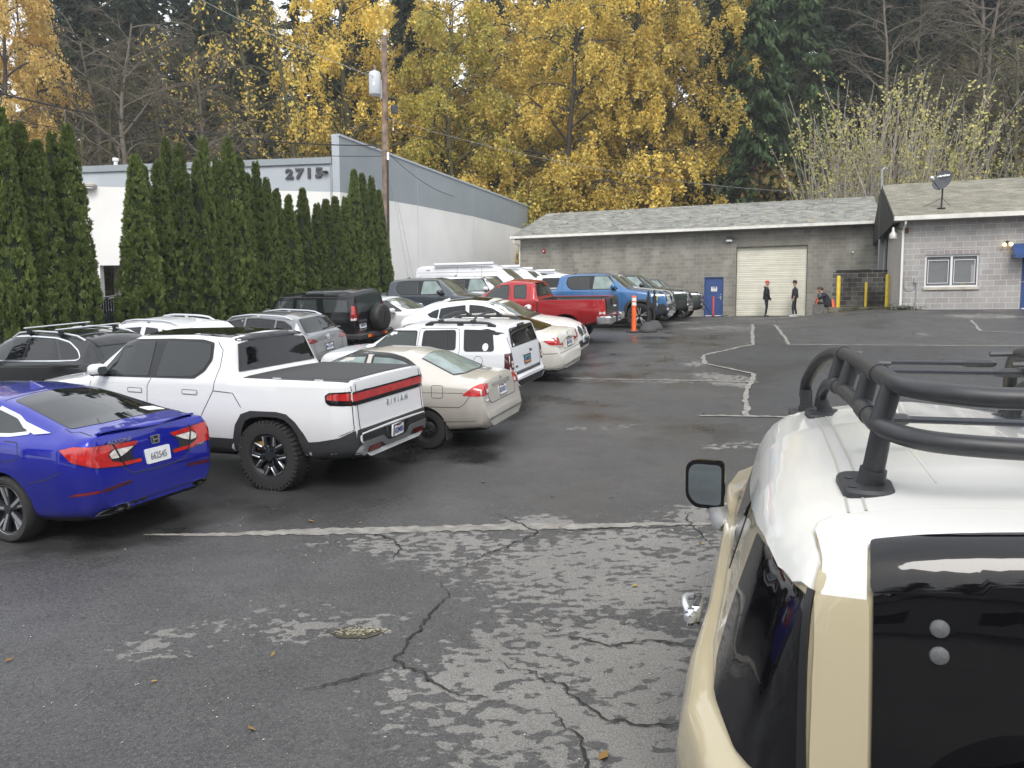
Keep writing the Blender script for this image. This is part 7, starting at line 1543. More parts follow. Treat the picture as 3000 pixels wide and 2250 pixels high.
def leaf_mesh(seed, twigs, per, size, m, spread=.12, hang=.5, keep=1.0):
    global RG; RG = np.random.default_rng(seed); P = []
    for S3 in twigs:
        if RG.random() > keep: continue
        for j in range(per):
            t = RG.random() * 3.999; k = int(t); P.append(S3[k].lerp(S3[k + 1], t - k))
    P = np.array([tuple(p) for p in P]); n = len(P); P = P + RG.normal(size=(n, 3)) * spread; D = unit(rnd(n) + np.array([0, 0, -hang * 1.2])); s = size * (.6 + .8 * RG.random(n)); A, B = frame_axes(D, s * .6, .8); V, F = quads(P - np.array([0, 0, size * .4]), A, B); me = np_mesh('crown', V, F); me.materials.append(m); return me
YEL = leafmat('leaf_yellow', (.72, .50, .08), (.90, .68, .16), .5, .4, (.70, .58, .17), .25); YGR = leafmat('leaf_yellow_green', (.52, .40, .07), (.68, .52, .10), .5, .4, (.36, .36, .10), .25); YOR = leafmat('leaf_orange', (.86, .62, .20), (.92, .74, .34), .5, .4, (.80, .56, .18), .2); YPALE = leafmat('leaf_pale', (.36, .34, .11), (.50, .46, .17), .5, .35)
BRN = leafmat('leaf_brown', (.10, .06, .02), (.20, .12, .04), .7, .2, (.10, .09, .03)); OLV = leafmat('leaf_olive', (.05, .07, .022), (.12, .135, .05), .6, .2, (.20, .18, .07)); GRN = leafmat('leaf_green', (.03, .06, .018), (.07, .12, .035), .55, .15, (.08, .09, .03)); CON = leafmat('needles_dark', (.012, .024, .012), (.03, .048, .022), .6, .1); CED = leafmat('needles_cedar', (.028, .055, .018), (.06, .098, .036), .6, .12)
def broad(seed, h, r0, limbs, spread, droop, per, size, m, bm_, sub=6, tw=6, keep=1, **k):
    rs = random.Random(seed); tb, lv = skeleton(rs, h, r0, limbs, spread, droop, sub, tw, **k); return [('trunk', sk_mesh('trunk', tb, bm_, (0,))), ('branches', sk_mesh('branches', tb, bm_, (1, 2, 3)))] + ([('crown', leaf_mesh(seed, lv, per, size, m, keep=keep))] if per else [])
def at_px(px, D):
    """ground point a distance D ahead in the direction of the picture column px (0..1024)"""
    return ((px - 512) / 777.6 * D, D)
yel = [broad(1, 29, .42, 34, 8.5, .75, 22, .18, YEL, bark_moss, 7, l0=.08), broad(2, 27, .38, 34, 8.0, .8, 22, .18, YEL, bark, 7, l0=.06), broad(3, 26, .34, 32, 7.5, .7, 22, .18, YGR, bark_moss, 7, l0=.06)]
LBL = dict(y='tall tree full of yellow autumn leaves behind the block garage', l='orange yellow leafed tree at the far left behind the hedge', s='sparse drooping tree with scattered yellow leaves above the white building', c='dark conifer on the wooded bank', d='bright green drooping cedar right of the yellow trees', b='bare grey branched tree on the wooded bank', p='clump of pale bare saplings behind the right hand roofs')
for i, (px, D, v, s) in enumerate(((372, 64, 0, 1.0), (418, 67, 1, 1.0), (455, 62, 2, .95), (505, 66, 0, 1.05), (560, 63, 1, 1.0), (592, 69, 2, 1.1), (628, 64, 0, 1.0), (655, 66, 1, .98), (690, 67, 0, .92), (525, 76, 1, 1.05), (635, 77, 2, 1.1), (430, 76, 0, 1.0))):
    x, y = at_px(px, D); tag(tree('yellow_tree', yel[v], (x, y, ground(x, y) - .3), (s, s, s), i * 1.7), LBL['y'], 'tree', 'yellow autumn trees behind the garage')
lo_y = [broad(4, 12, .16, 22, 3.6, .6, 9, .20, YEL, bark, l0=.05), broad(5, 10, .14, 20, 3.2, .6, 9, .19, YGR, bark, l0=.05)]
for i, (px, D, v, s) in enumerate(((400, 58, 0, .9), (440, 60, 1, 1.0), (480, 61, 0, 1.0), (520, 61, 1, 1.1), (560, 60.5, 0, 1.05), (600, 61, 1, 1.05), (640, 60, 0, 1.1), (672, 60, 1, .9), (585, 63, 0, 1.2))):
    x, y = at_px(px, D); tag(tree('yellow_tree', lo_y[v], (x, y, ground(x, y) - .2), (s, s, s), i * 2.1), 'low yellow leafed tree just above the garage roof line', 'tree', 'low yellow trees above the garage roof')
org = broad(6, 27, .36, 36, 6.5, .6, 22, .17, YOR, bark, 7, l0=.08)
for px, D, s in ((12, 50, .95), (44, 55, .95), (-25, 52, 1)):
    x, y = at_px(px, D); tag(tree('yellow_tree', org, (x, y, ground(x, y) - .3), (s * .72, s * .72, s), px), LBL['l'], 'tree', 'orange yellow trees at the far left')
spr = [broad(7, 25, .40, 22, 8.5, 1.0, 4, .22, YEL, bark_moss, l0=.25, keep=.42), broad(8, 23, .34, 20, 8.0, 1.05, 4, .22, YEL, bark_moss, l0=.2, keep=.5)]
for i, (px, D, v, s) in enumerate(((262, 60, 0, 1.0), (310, 57, 1, 1.0), (232, 66, 1, 1.0), (345, 64, 0, 1.0), (290, 70, 0, 1.1))):
    x, y = at_px(px, D); tag(tree('drooping_tree', spr[v], (x, y, ground(x, y) - .3), (s, s, s), i * 1.3), LBL['s'], 'tree', 'sparse drooping yellow trees')
bare = [broad(9, 20, .28, 26, 7.0, .15, 0, 0, None, twig_m, sub=7, tw=7, l0=.15), broad(10, 17, .22, 24, 6.0, .2, 0, 0, None, bark_moss, sub=7, tw=7, l0=.1)]
for i, (px, D, v, s) in enumerate(((95, 58, 0, 1.05), (112, 53, 1, 1.1), (148, 52, 0, 1.0), (178, 55, 1, 1.1), (205, 54, 0, .95), (86, 52, 1, 1), (130, 60, 1, 1), (165, 64, 0, 1.0), (195, 60, 1, 1.05), (215, 70, 0, 1.1), (110, 74, 1, 1.2), (240, 56, 1, .8), (150, 56, 1, .75), (365, 58, 1, .8), (985, 58, 0, 1.0), (1010, 52, 1, 1.1), (955, 66, 0, 1.0), (1035, 60, 0, 1.1), (905, 70, 1, 1.0), (870, 66, 0, .9), (780, 66, 1, .7), (935, 58, 1, .8))):
    x, y = at_px(px, D); tag(tree('bare_tree', bare[v], (x, y, ground(x, y) - .3), (s, s, s), i * 1.9), LBL['b'], 'tree', 'bare trees on the bank')
def conifer(seed, h, r, m, per=11, dens=1.0, droop=.5, l0=.12, size=.42):
    global RG; RG = np.random.default_rng(seed); rs = random.Random(seed); mb = MB(); mb.tube([(0, 0, -.5), (0, 0, h * .5), (0, 0, h)], [h * .016 + .06, h * .010 + .04, .02], 8); P = []; Dv = []; nb = int(h * 7 * dens)
    for i in range(nb):
        t = l0 + (1 - l0) * (i / nb); z = h * t; L = r * (1 - t) ** .8 * rs.uniform(.7, 1.15) + .3; az = rs.uniform(0, 6.28); d = Vector((math.cos(az), math.sin(az), .15)); p = Vector((0, 0, z)); Q = [p.copy()]
        for j in range(6):
            d.z -= droop * .13; p = p + d.normalized() * L / 6; Q.append(p.copy())
            for q in range(per // 5 + 1):
                f = rs.random(); P.append(tuple(Q[-2].lerp(p, f) + Vector((rs.gauss(0, .16), rs.gauss(0, .16), rs.gauss(-.10, .12))))); e = d.normalized() + Vector((rs.gauss(0, .55), rs.gauss(0, .55), -droop + rs.gauss(0, .25))); Dv.append(tuple(e.normalized()))
        mb.tube(Q, [.05, .04, .03, .025, .02, .015, .01], 3, False)
    P = np.array(P); Dv = np.array(Dv); s = size * (.6 + .7 * RG.random(len(P))); A, B = frame_axes(Dv, s, .32); V, F = quads(P, A, B); P2 = P + A * .4; D2 = unit(Dv + rnd(len(P)) * .7); A2, B2 = frame_axes(D2, s * .7, .3); V2, F2 = quads(P2, A2, B2)
    me = np_mesh('crown', np.concatenate([V, V2]), np.concatenate([F, F2 + len(V)])); me.materials.append(m); t_ = mb.mesh('trunk', 80); t_.materials.append(bark); return [('trunk', t_), ('crown', me)]
cons = [conifer(21, 30, 5.2, CON, 16, 1.15), conifer(22, 28, 4.8, CON, 16, 1.15), conifer(23, 34, 5.0, CON, 14, 1.0, .4, .22)]
ced = conifer(24, 22, 4.6, CED, 24, 1.3, 1.0, .04, .40)
for i, (px, D, s) in enumerate(((752, 62, 1.0), (790, 66, 1.05), (728, 66, 1.0))):
    x, y = at_px(px, D); tag(tree('cedar_tree', ced, (x, y, ground(x, y) - .3), (s, s, s), i * 2), LBL['d'], 'tree', 'green cedars right of the yellow trees')
i = 0
for D, lst in ((72, (85, 118, 150, 182, 210, 248, 340, 380, 410, 735, 765, 812, 835, 862)), (78, (880, 902, 925, 950, 975, 1002, 1026, 200, 232, 55)), (88, (870, 895, 915, 938, 958, 980, 1012, 135, 205, 255)), (82, (60, 100, 140, 175, 225, 265, 300, 330, 370, 405, 450, 500, 545, 590, 610, 650, 700, 745, 790, 850, 890, 960, 1000)), (92, (75, 125, 160, 200, 240, 285, 325, 360, 420, 480, 530, 580, 625, 670, 720, 770, 815, 860, 925, 945, 985, 1030, 20, -20))):
    for px in lst:
        i += 1; x, y = at_px(px + random.uniform(-10, 10), D + random.uniform(-4, 4)); s = random.uniform(.8, 1.15) * (1.0 if px > 700 or px < 330 else .95)
        tag(tree('conifer_tree', cons[i % 3], (x, y, ground(x, y) - .4), (s, s, s), random.uniform(0, 6)), LBL['c'], 'tree', 'dark conifers on the wooded bank')
# ---- sapling clumps and shrubs
def saplings(seed, n, h, m, per):
    rs = random.Random(seed); mb = MB(); tw = []
    for i in range(n):
        az = rs.uniform(0, 6.28); ln = rs.uniform(.02, .32); b = Vector((rs.gauss(0, .9), rs.gauss(0, .9), -.2)); d = Vector((math.cos(az) * ln, math.sin(az) * ln, 1)).normalized(); H = h * rs.uniform(.55, 1.05); Q = [b]
        for j in range(8): d = (d + Vector((rs.gauss(0, .05), rs.gauss(0, .05), .02))).normalized(); Q.append(Q[-1] + d * H / 8)
        r_ = rs.uniform(.022, .05); mb.tube(Q, [r_ * (1 - .8 * j / 8) + .005 for j in range(9)], 5, False)
        for k in range(9):
            t = rs.uniform(3.2, 7.9); q = int(t); p = Q[q].lerp(Q[q + 1], t - q); e = (d + Vector((rs.gauss(0, .5), rs.gauss(0, .5), .1))).normalized(); S3 = [p]
            for j in range(4): e = (e + Vector((rs.gauss(0, .12), rs.gauss(0, .12), .05))).normalized(); S3.append(S3[-1] + e * .32)
            mb.tube(S3, [.012, .01, .008, .006, .004], 3, False)
            if t > 5.6 and rs.random() < .6: tw.append(S3)
    t_ = mb.mesh('stems', 80); t_.materials.append(bark_pale); return [('stems', t_), ('crown', leaf_mesh(seed, tw, per, .15, m, .14))]
sap = [saplings(31, 38, 14, YPALE, 12), saplings(32, 34, 13, YPALE, 9)]
for i, (px, D, v, s) in enumerate(((846, 47, 0, 1.0), (876, 46, 1, 1.05), (908, 45, 0, 1.0), (936, 44, 1, .9), (822, 50, 1, .95), (965, 46, 0, .8), (890, 52, 1, 1.1))):
    x, y = at_px(px, D); tag(tree('sapling_clump', sap[v], (x, y, ground(x, y) - .1), (s, s, s), i * 1.1), LBL['p'], 'sapling', 'pale sapling clumps behind the right roofs')
def shrub(seed, r, n, m, size=.16):
    global RG; RG = np.random.default_rng(seed); rs = random.Random(seed); c_ = [(rs.gauss(0, r * .45), rs.gauss(0, r * .45), abs(rs.gauss(r * .7, r * .35)), rs.uniform(.35, .7) * r) for _ in range(9)]; P = []
    for k in range(n): q = c_[k % 9]; d = rnd(1)[0]; f = q[3] * (1 - .5 * RG.random() ** 2); P.append((q[0] + d[0] * f, q[1] + d[1] * f, max(.02, q[2] + d[2] * f)))
    P = np.array(P); A, B = frame_axes(unit(rnd(n) + np.array([0, 0, -.3])), size * (.6 + .7 * RG.random(n)), .6); V, F = quads(P, A, B); me = np_mesh('leaves', V, F); me.materials.append(m); mb = MB()
    for q in c_: mb.tube([(0, 0, -.1), (q[0] * .5, q[1] * .5, q[2] * .5), (q[0], q[1], q[2] + q[3] * .6)], [.04, .025, .008], 4, False)
    t_ = mb.mesh('stems', 80); t_.materials.append(twig_m); return [('stems', t_), ('leaves', me)]
shr = {k: [shrub(41 + 2 * j, 1.7, 1500, m), shrub(42 + 2 * j, 2.2, 1900, m)] for j, (k, m) in enumerate((('green', GRN), ('olive', OLV), ('brown', BRN), ('yellow', YGR)))}
SL = dict(green='green leafy shrub on the bank behind the roofs', olive='olive green shrub on the bank behind the roofs', brown='rusty brown shrub on the bank behind the roofs', yellow='small yellow shrub on the bank behind the roofs')
rs = random.Random(5)
for i in range(130):
    px = rs.choice((rs.uniform(690, 1060), rs.uniform(690, 1060), rs.uniform(60, 420))); D = rs.uniform(54, 86) if px < 900 else rs.uniform(46, 84)
    k = rs.choice(('green', 'olive', 'olive', 'brown', 'green', 'olive', 'yellow')) if px > 500 else rs.choice(('brown', 'olive', 'brown', 'green')); x, y = at_px(px, D)
    u = x * SA + y * CA
    if u < 57: D += 57.5 - u; x, y = at_px(px, D)
    s = rs.uniform(.8, 1.7); tag(tree('shrub', shr[k][i % 2], (x, y, ground(x, y) - .1), (s, s, s * rs.uniform(.8, 1.3)), i), SL[k], 'shrub', k + ' shrubs on the bank')
for px, D, k, s in ((748, 54, 'brown', 1.9), (712, 56, 'olive', 1.8), (765, 54, 'olive', 1.6), (785, 53, 'green', 1.5), (800, 52, 'olive', 1.7), (1000, 46, 'green', 1.6), (1025, 45, 'green', 1.8), (975, 47, 'olive', 1.3), (840, 50, 'brown', .9), (735, 53.5, 'yellow', 1.0), (860, 49, 'yellow', .7), (745, 64, 'olive', 2.2), (770, 66, 'green', 2.4), (800, 64, 'olive', 2.4), (820, 68, 'brown', 2.2), (785, 72, 'olive', 2.6), (840, 66, 'olive', 2.2), (760, 58, 'brown', 2.0), (870, 70, 'green', 2.4), (920, 68, 'olive', 2.4), (970, 64, 'green', 2.4), (1010, 62, 'olive', 2.4), (995, 74, 'brown', 2.6)):
    x, y = at_px(px, D + 6); tag(tree('shrub', shr[k][0], (x, y, ground(x, y) - .1), (s, s, s), px), SL[k], 'shrub', k + ' shrubs on the bank')
# ground cover of fallen leaves and brush on the bank: nobody could count it
RG = np.random.default_rng(77); n = 26000; PX = RG.random(n) * 1150 - 60; DD = 50 + 50 * RG.random(n) ** 1.2; P = []
for a, b in zip(PX, DD):
    x, y = at_px(a, b)
    if x * SA + y * CA < 58: continue
    P.append((x, y, ground(x, y) + RG.random() * .5))
P = np.array(P); n = len(P); A, B = frame_axes(rnd(n), .25 * (.5 + RG.random(n)), .6); V, F = quads(P, A, B); me = np_mesh('undergrowth', V, F); me.materials.append(BRN); tag(link('undergrowth', me), 'brown leaf litter and low brush covering the wooded bank', 'undergrowth', kind='stuff')
# ---------------------------------------------------------------- people
skin = mat('skin', (.42, .25, .18), .55); cloth_b = mat('cloth_black', (.012, .013, .016), .85, noise=.3, nscale=12); cloth_n = mat('cloth_navy', (.018, .022, .034), .85, noise=.3, nscale=12); hair_b = mat('hair_brown', (.06, .03, .018), .6, noise=.3, nscale=40); beard = mat('beard_dark', (.03, .02, .016), .8)
def loft(mb, secs, n=12):
    """secs: (centre, half width a along x', half depth b along y', frame) -> one tube of ellipses"""
    V = []
    for c_, ax, ay in secs:
        c_ = Vector(c_); ax = Vector(ax); ay = Vector(ay)
        for j in range(n): a = 2 * math.pi * j / n; V.append(c_ + ax * math.cos(a) + ay * math.sin(a))
    k = len(secs); mb.add(V, [(i * n + j, i * n + (j + 1) % n, (i + 1) * n + (j + 1) % n, (i + 1) * n + j) for i in range(k - 1) for j in range(n)] + [tuple(range(n - 1, -1, -1)), tuple((k - 1) * n + j for j in range(n))])
def person(name, pos, rz, J, mats, extras, label):
    """J: joints in the person's own frame (x forward, y left, z up); one body grown by a skin modifier along the joints"""
    root = empty(name, pos, rz); V = []; E = []; R = []; MI = []; idx = {}
    def add(k, p, r): idx[k] = len(V); V.append(p); R.append(r)
    for k, p, r, par in J:
        add(k, p, r)
        if par: E.append((idx[par], idx[k]))
    me = bpy.data.meshes.new('body'); me.from_pydata(V, E, []); o = link('body', me); md = o.modifiers.new('s', 'SKIN'); md.use_smooth_shade = True
    for i, s in enumerate(me.skin_vertices[0].data): s.radius = R[i] if isinstance(R[i], tuple) else (R[i], R[i]); s.use_root = (i == 0)
    sb = o.modifiers.new('u', 'SUBSURF'); sb.levels = 2; sb.render_levels = 2
    dg = bpy.context.evaluated_depsgraph_get(); new = bpy.data.meshes.new_from_object(o.evaluated_get(dg)); o.modifiers.clear(); o.data = new; bpy.data.meshes.remove(me); new.name = 'body'
    for m in mats: new.materials.append(m)
    tree_ = [(Vector(p), k) for k, p, r, par in J]; mi = []
    for f in new.polygons:
        best = min(tree_, key=lambda q: (q[0] - f.center).length_squared)[1]; mi.append(extras['zone'](best, f.center))
    new.polygons.foreach_set('material_index', mi); smooth(new, 80); o.parent = root
    extras['dress'](root, idx); tag(root, label, 'person'); return root
def head_parts(root, c_, fwd, up, hair=None, cap=None, brim=1, beard_m=None, bun=False):
    """face, ears, hair or cap around a head centre"""
    f = Vector(fwd).normalized(); u = Vector(up); u = (u - f * u.dot(f)).normalized(); l = u.cross(f); M = Matrix((f, l, u)).transposed().to_4x4(); M.translation = Vector(c_)
    mb = MB(); mb.add([M @ Vector(p) for p in ((.088, -.018, -.02), (.088, .018, -.02), (.122, 0, -.015), (.094, 0, .03))], [(0, 2, 3), (2, 1, 3), (0, 1, 2), (0, 3, 1)])
    for s in (1, -1): mb.lathe(sphere_prof(.022, 6, 1.4), M @ Matrix.Translation((-.005, s * .078, 0)) @ Matrix.Diagonal((1, .5, 1, 1)), 8)
    mb.build('face_features', skin, root)
    for s in (1, -1): mb = MB(); mb.lathe(sphere_prof(.011, 6), M @ Matrix.Translation((.083, s * .031, .022)), 8); mb.build('eye', M_('black'), root)
    mb = MB(); mb.box(M @ Vector((.088, 0, -.052)), (.012, .045, .010), M=M.to_3x3(), bev=.003); mb.build('mouth', mat('lip', (.25, .10, .09), .5), root)
    if beard_m: mb = MB(); mb.lathe(sphere_prof(.066, 10), M @ Matrix.Translation((.028, 0, -.075)) @ Matrix.Diagonal((1, .95, .75, 1)), 14); mb.build('beard', beard_m, root)
    if hair: mb = MB(); mb.lathe(sphere_prof(.102, 12), M @ Matrix.Translation((-.022, 0, .030)) @ Matrix.Diagonal((1.0, .86, 1.02, 1)), 16); h_ = mb.build('hair', hair, root)
    if bun: mb = MB(); mb.lathe(sphere_prof(.055, 8), M @ Matrix.Translation((-.125, 0, -.01)), 12); mb.build('hair_bun', hair, h_)
    if cap:
        mb = MB(); mb.lathe([(.104, .0), (.103, .03), (.092, .068), (.06, .10), (.02, .112), (.001, .113)], M @ Matrix.Translation((0, 0, .038)) @ Matrix.Rotation(rad(-6), 4, 'Y') @ Matrix.Diagonal((1.02, .86, 1, 1)), 20); cp = mb.build('cap', cap, root)
        mb = MB(); mb.prism([(.07, -.07), (.15, -.055), (.185, 0), (.15, .055), (.07, .07)], M @ Matrix.Translation((0, 0, .040)) @ Matrix.Rotation(rad(6), 4, 'Y'), 0, .010); mb.build('cap_brim', M_('black') if brim == 1 else cap, cp)
def hand(root, wrist, d, side, m=skin, curl=.5):
    """palm plus five tapering fingers; d = pointing direction, side = thumb direction"""
    d = Vector(d).normalized(); s = Vector(side); s = (s - d * s.dot(d)).normalized(); n = d.cross(s); W_ = Vector(wrist); mb = MB()
    loft(mb, [(W_ - d * .01, s * .026, n * .018), (W_ + d * .04, s * .040, n * .016), (W_ + d * .09, s * .042, n * .013)], 10)
    for k, (o_, L_) in enumerate(((.030, .068), (.010, .078), (-.010, .072), (-.029, .056))):
        p = W_ + d * .088 + s * o_; e = d.copy(); Q = [p]
        for j in range(3): e = (e + n * curl * .45).normalized(); Q.append(Q[-1] + e * L_ * (.42, .33, .25)[j])
        mb.tube(Q, [.0095, .009, .0083, .006], 6)
    p = W_ + d * .03 + s * .032; e = (d * .7 + s * .8).normalized(); Q = [p, p + e * .035, p + e * .035 + (d + n * .4).normalized() * .03, p + e * .035 + (d + n * .6).normalized() * .05]; mb.tube(Q, [.012, .011, .010, .007], 6)
    mb.build('hand', m, root)
def shoe(root, p, d, m, sole=None):
    d = Vector((d[0], d[1], 0)).normalized(); s = Vector((-d.y, d.x, 0)); P = Vector(p); U_ = Vector((0, 0, 1)); mb = MB()
    loft(mb, [(P - d * .075 + U_ * .045, s * .030, U_ * .040), (P - d * .03 + U_ * .055, s * .040, U_ * .055), (P + d * .06 + U_ * .040, s * .045, U_ * .040), (P + d * .15 + U_ * .030, s * .045, U_ * .028), (P + d * .20 + U_ * .022, s * .028, U_ * .018)], 12); o = mb.build('shoe', m, root)
    mb = MB(); mb.prism([((p_[0]), p_[1]) for p_ in ((-.09, -.032), (.05, -.044), (.15, -.047), (.205, -.025), (.205, .025), (.15, .047), (.05, .044), (-.09, .032))], Matrix.Translation(P) @ Matrix((d, s, U_)).transposed().to_4x4(), 0, .022); mb.build('sole', sole or M_('black_plastic'), o)
def standing(hand_in=True, lean=0, bulk=1.0):
    b = bulk; return [('pelvis', (0, 0, .95), (.155 * b, .12 * b), None), ('waist', (.0, 0, 1.08), (.155 * b, .125 * b), 'pelvis'), ('chest', (.01, 0, 1.28), (.185 * b, .135 * b), 'waist'), ('neckb', (.0, 0, 1.455), (.085, .075), 'chest'), ('neck', (.015, 0, 1.52), .058, 'neckb'), ('headl', (.03, 0, 1.60), (.072, .082), 'neck'), ('head', (.025, 0, 1.69), (.078, .092), 'headl'), ('headt', (.015, 0, 1.755), (.055, .062), 'head'),
        ('shl', (0, .185 * b, 1.42), .075 * b, 'chest'), ('shr', (0, -.185 * b, 1.42), .075 * b, 'chest'), ('hipl', (0, .095, .88), .092 * b, 'pelvis'), ('hipr', (0, -.095, .88), .092 * b, 'pelvis')]
def stand_a(pos, rz, lean, label, cap, red, tops, legs, stride, sleeves_bare=False, patch=False):
    J = standing(bulk=1.0 if red else .97)
    J += [('kneel', (.02 + stride, .11, .50), .068, 'hipl'), ('anklel', (-.02 + stride * 1.1, .12, .10), .050, 'kneel'), ('kneer', (.02 - stride * .3, -.11, .50), .068, 'hipr'), ('ankler', (-.03 - stride * .8, -.12, .10), .050, 'kneer')]
    if red: J += [('ell', (-.05, .25, 1.15), .060, 'shl'), ('wrl', (.13, .19, .97), .048, 'ell'), ('elr', (-.05, -.25, 1.15), .060, 'shr'), ('wrr', (.13, -.19, .97), .048, 'elr')]
    else: J += [('ell', (-.01, .28, 1.14), .056, 'shl'), ('wrl', (.05, .27, .90), .036, 'ell'), ('elr', (-.08, -.29, 1.16), .056, 'shr'), ('wrr', (.09, -.21, .98), .036, 'elr')]
    def zone(k, c_): return 0 if k in ('head', 'headl', 'headt', 'neck') else (2 if c_.z < .93 and k not in ('wrl', 'wrr', 'ell', 'elr') else (0 if sleeves_bare and k in ('wrl', 'wrr') else 1))
    def dress(root, idx):
        head_parts(root, (.025, 0, 1.685), (1, 0, -.03), (0, 0, 1), cap=cap, brim=1, beard_m=beard if red else None, hair=hair_b if not red else None)
        hand(root, J[13 + 2][1] if False else (.135, .19, .955) if red else (.052, .27, .885), (.3, 0, -1), (1, 0, 0)); hand(root, (.135, -.19, .955) if red else (.10, -.205, .965), (.3, .1, -1), (1, 0, 0), cloth_b if red else skin)
        sm_ = M_('black_matte') if red else mat('shoe_grey', (.45, .43, .42), .6)
        shoe(root, (-.02 + stride * 1.1, .12, .0), (1, .1, 0), sm_, None if red else M_('sticker_white')); shoe(root, (-.03 - stride * .8, -.12, .0), (1, -.1, 0), sm_, None if red else M_('sticker_white'))
        mb = MB(); loft(mb, [((0, 0, .86 if red else .93), (.185, 0, 0), (0, .205, 0)), ((0, 0, 1.0), (.165, 0, 0), (0, .20, 0)), ((.005, 0, 1.2), (.155, 0, 0), (0, .205, 0)), ((.005, 0, 1.40), (.125, 0, 0), (0, .19, 0))], 16); mb.build('jacket' if red else 'shirt', tops, root)
        if red:
            mb = MB(); mb.tube([(-.06, .09, 1.47), (-.10, 0, 1.50), (-.06, -.09, 1.47), (.04, -.06, 1.42)], [.04, .05, .04, .03], 8); mb.build('hood', tops, root)
            mb = MB(); loft(mb, [((-.045, .25, 1.16), (.062, 0, 0), (0, .06, 0)), ((.12, .20, .985), (.055, 0, .03), (0, .055, 0))], 10); mb.build('sleeve_cuff', tops, root)
        else:
            mb = MB(); mb.box((.150, -.08, 1.33), (.012, .07, .018)); mb.build('chest_print', mat('print_blue2', (.10, .16, .40), .6), root)
            mb = MB(); mb.tube([(.088, -.208, .985), (.10, -.205, .965)], .042, 10); mb.build('wristband', M_('black'), root)
    return person('person', pos, rz, J, [skin, tops, legs], dict(zone=zone, dress=dress), label)
def gz(p): return (p[0], p[1], ground(p[0], p[1]))
P1 = gz((13.0, 39.9)); P2 = gz((14.35, 39.6))
stand_a(P1, rad(-6), 0, 'standing person in red cap and black jacket, hands in pockets, before the cream door', mat('cap_red', (.55, .04, .025), .6), True, cloth_b, cloth_b, .03)
stand_a(P2, rad(158), 0, 'standing person in dark cap and navy shirt, right side of the cream door', cloth_b, False, cloth_n, cloth_n, .07, True)
# seated person leaning on the hand, feet on the ground
sp_ = FR(R0, -2.42, 3.85, 0); zs = 2.62
J = [('pelvis', (0, 0, .43), (.15, .13), None), ('waist', (.03, 0, .58), (.15, .13), 'pelvis'), ('chest', (.14, 0, .78), (.17, .13), 'waist'), ('neckb', (.25, 0, .93), (.08, .075), 'chest'), ('neck', (.31, 0, .985), .055, 'neckb'), ('headl', (.365, 0, 1.035), (.072, .08), 'neck'), ('head', (.385, 0, 1.115), (.078, .09), 'headl'), ('headt', (.375, 0, 1.18), (.055, .06), 'head'),
     ('shl', (.17, .18, .88), .072, 'chest'), ('shr', (.17, -.18, .88), .072, 'chest'), ('hipl', (.05, .10, .41), .09, 'pelvis'), ('hipr', (.05, -.10, .41), .09, 'pelvis'), ('kneel', (.46, .13, .56), .07, 'hipl'), ('anklel', (.30, .13, .10), .048, 'kneel'), ('kneer', (.50, -.10, .58), .07, 'hipr'), ('ankler', (.38, -.11, .10), .048, 'kneer'),
     ('ell', (.44, .17, .70), .052, 'shl'), ('wrl', (.43, .05, .93), .036, 'ell'), ('elr', (.36, -.2, .68), .052, 'shr'), ('wrr', (.50, -.12, .68), .038, 'elr')]
def dress(root, idx):
    head_parts(root, (.385, 0, 1.11), (1, 0, -.25), (.2, 0, 1), hair=hair_b, bun=True, beard_m=beard)
    hand(root, (.43, .05, .95), (.1, -.2, 1), (.5, .3, 0)); hand(root, (.51, -.12, .67), (1, .1, -.2), (0, 1, 0))
    for y in (.13, -.11): shoe(root, (.31 if y > 0 else .39, y, 0), (1, 0, 0), M_('black_matte'))
    mb = MB(); loft(mb, [((.0, 0, .40), (.16, 0, .03), (0, .19, 0)), ((.04, 0, .58), (.15, 0, -.05), (0, .19, 0)), ((.14, 0, .78), (.12, 0, -.08), (0, .20, 0)), ((.22, 0, .90), (.07, 0, -.07), (0, .17, 0))], 16); mb.build('jacket', cloth_n, root)
person('person', (sp_[0], sp_[1], zs), rad(159 + 8), J, [skin, cloth_n, cloth_b], dict(zone=lambda k, c_: 0 if k in ('head', 'headl', 'headt', 'neck') else (2 if k in ('kneel', 'kneer', 'anklel', 'ankler', 'hipl', 'hipr') else 1), dress=dress), 'person with tied brown hair sitting hunched on the dock end, hand on chin')
# ---------------------------------------------------------------- traffic posts, cable
ox, oy = 3.97, 25.33; r = empty('delineator_post', gz((ox, oy))); tag(r, 'tall orange delineator post with two white bands by the blue pickup wheel', 'delineator post')
orange = mat('delineator_orange', (.80, .13, .03), .45); mb = MB(); mb.lathe([(.26, 0), (.26, .02), (.2, .035), (.001, .035)], Matrix(), 8); mb.build('base', M_('black_plastic'), r)
mb = MB(); mb.lathe([(.085, .03), (.078, .06), (.074, .5), (.074, 1.14), (.06, 1.17), (.001, 1.175)], Matrix(), 16); b_ = mb.build('post', orange, r)
for z in (.86, 1.0): mb = MB(); mb.lathe([(.0755, z), (.0755, z + .10)], Matrix(), 16); mb.build('reflective_band', M_('sticker_white'), b_)
mb = MB(); mb.lathe([(.072, .80), (.085, .81), (.085, .835), (.072, .845)], Matrix(), 16); mb.lathe([(.072, .965), (.083, .972), (.083, .985), (.072, .99)], Matrix(), 16); mb.build('collar', orange, b_)
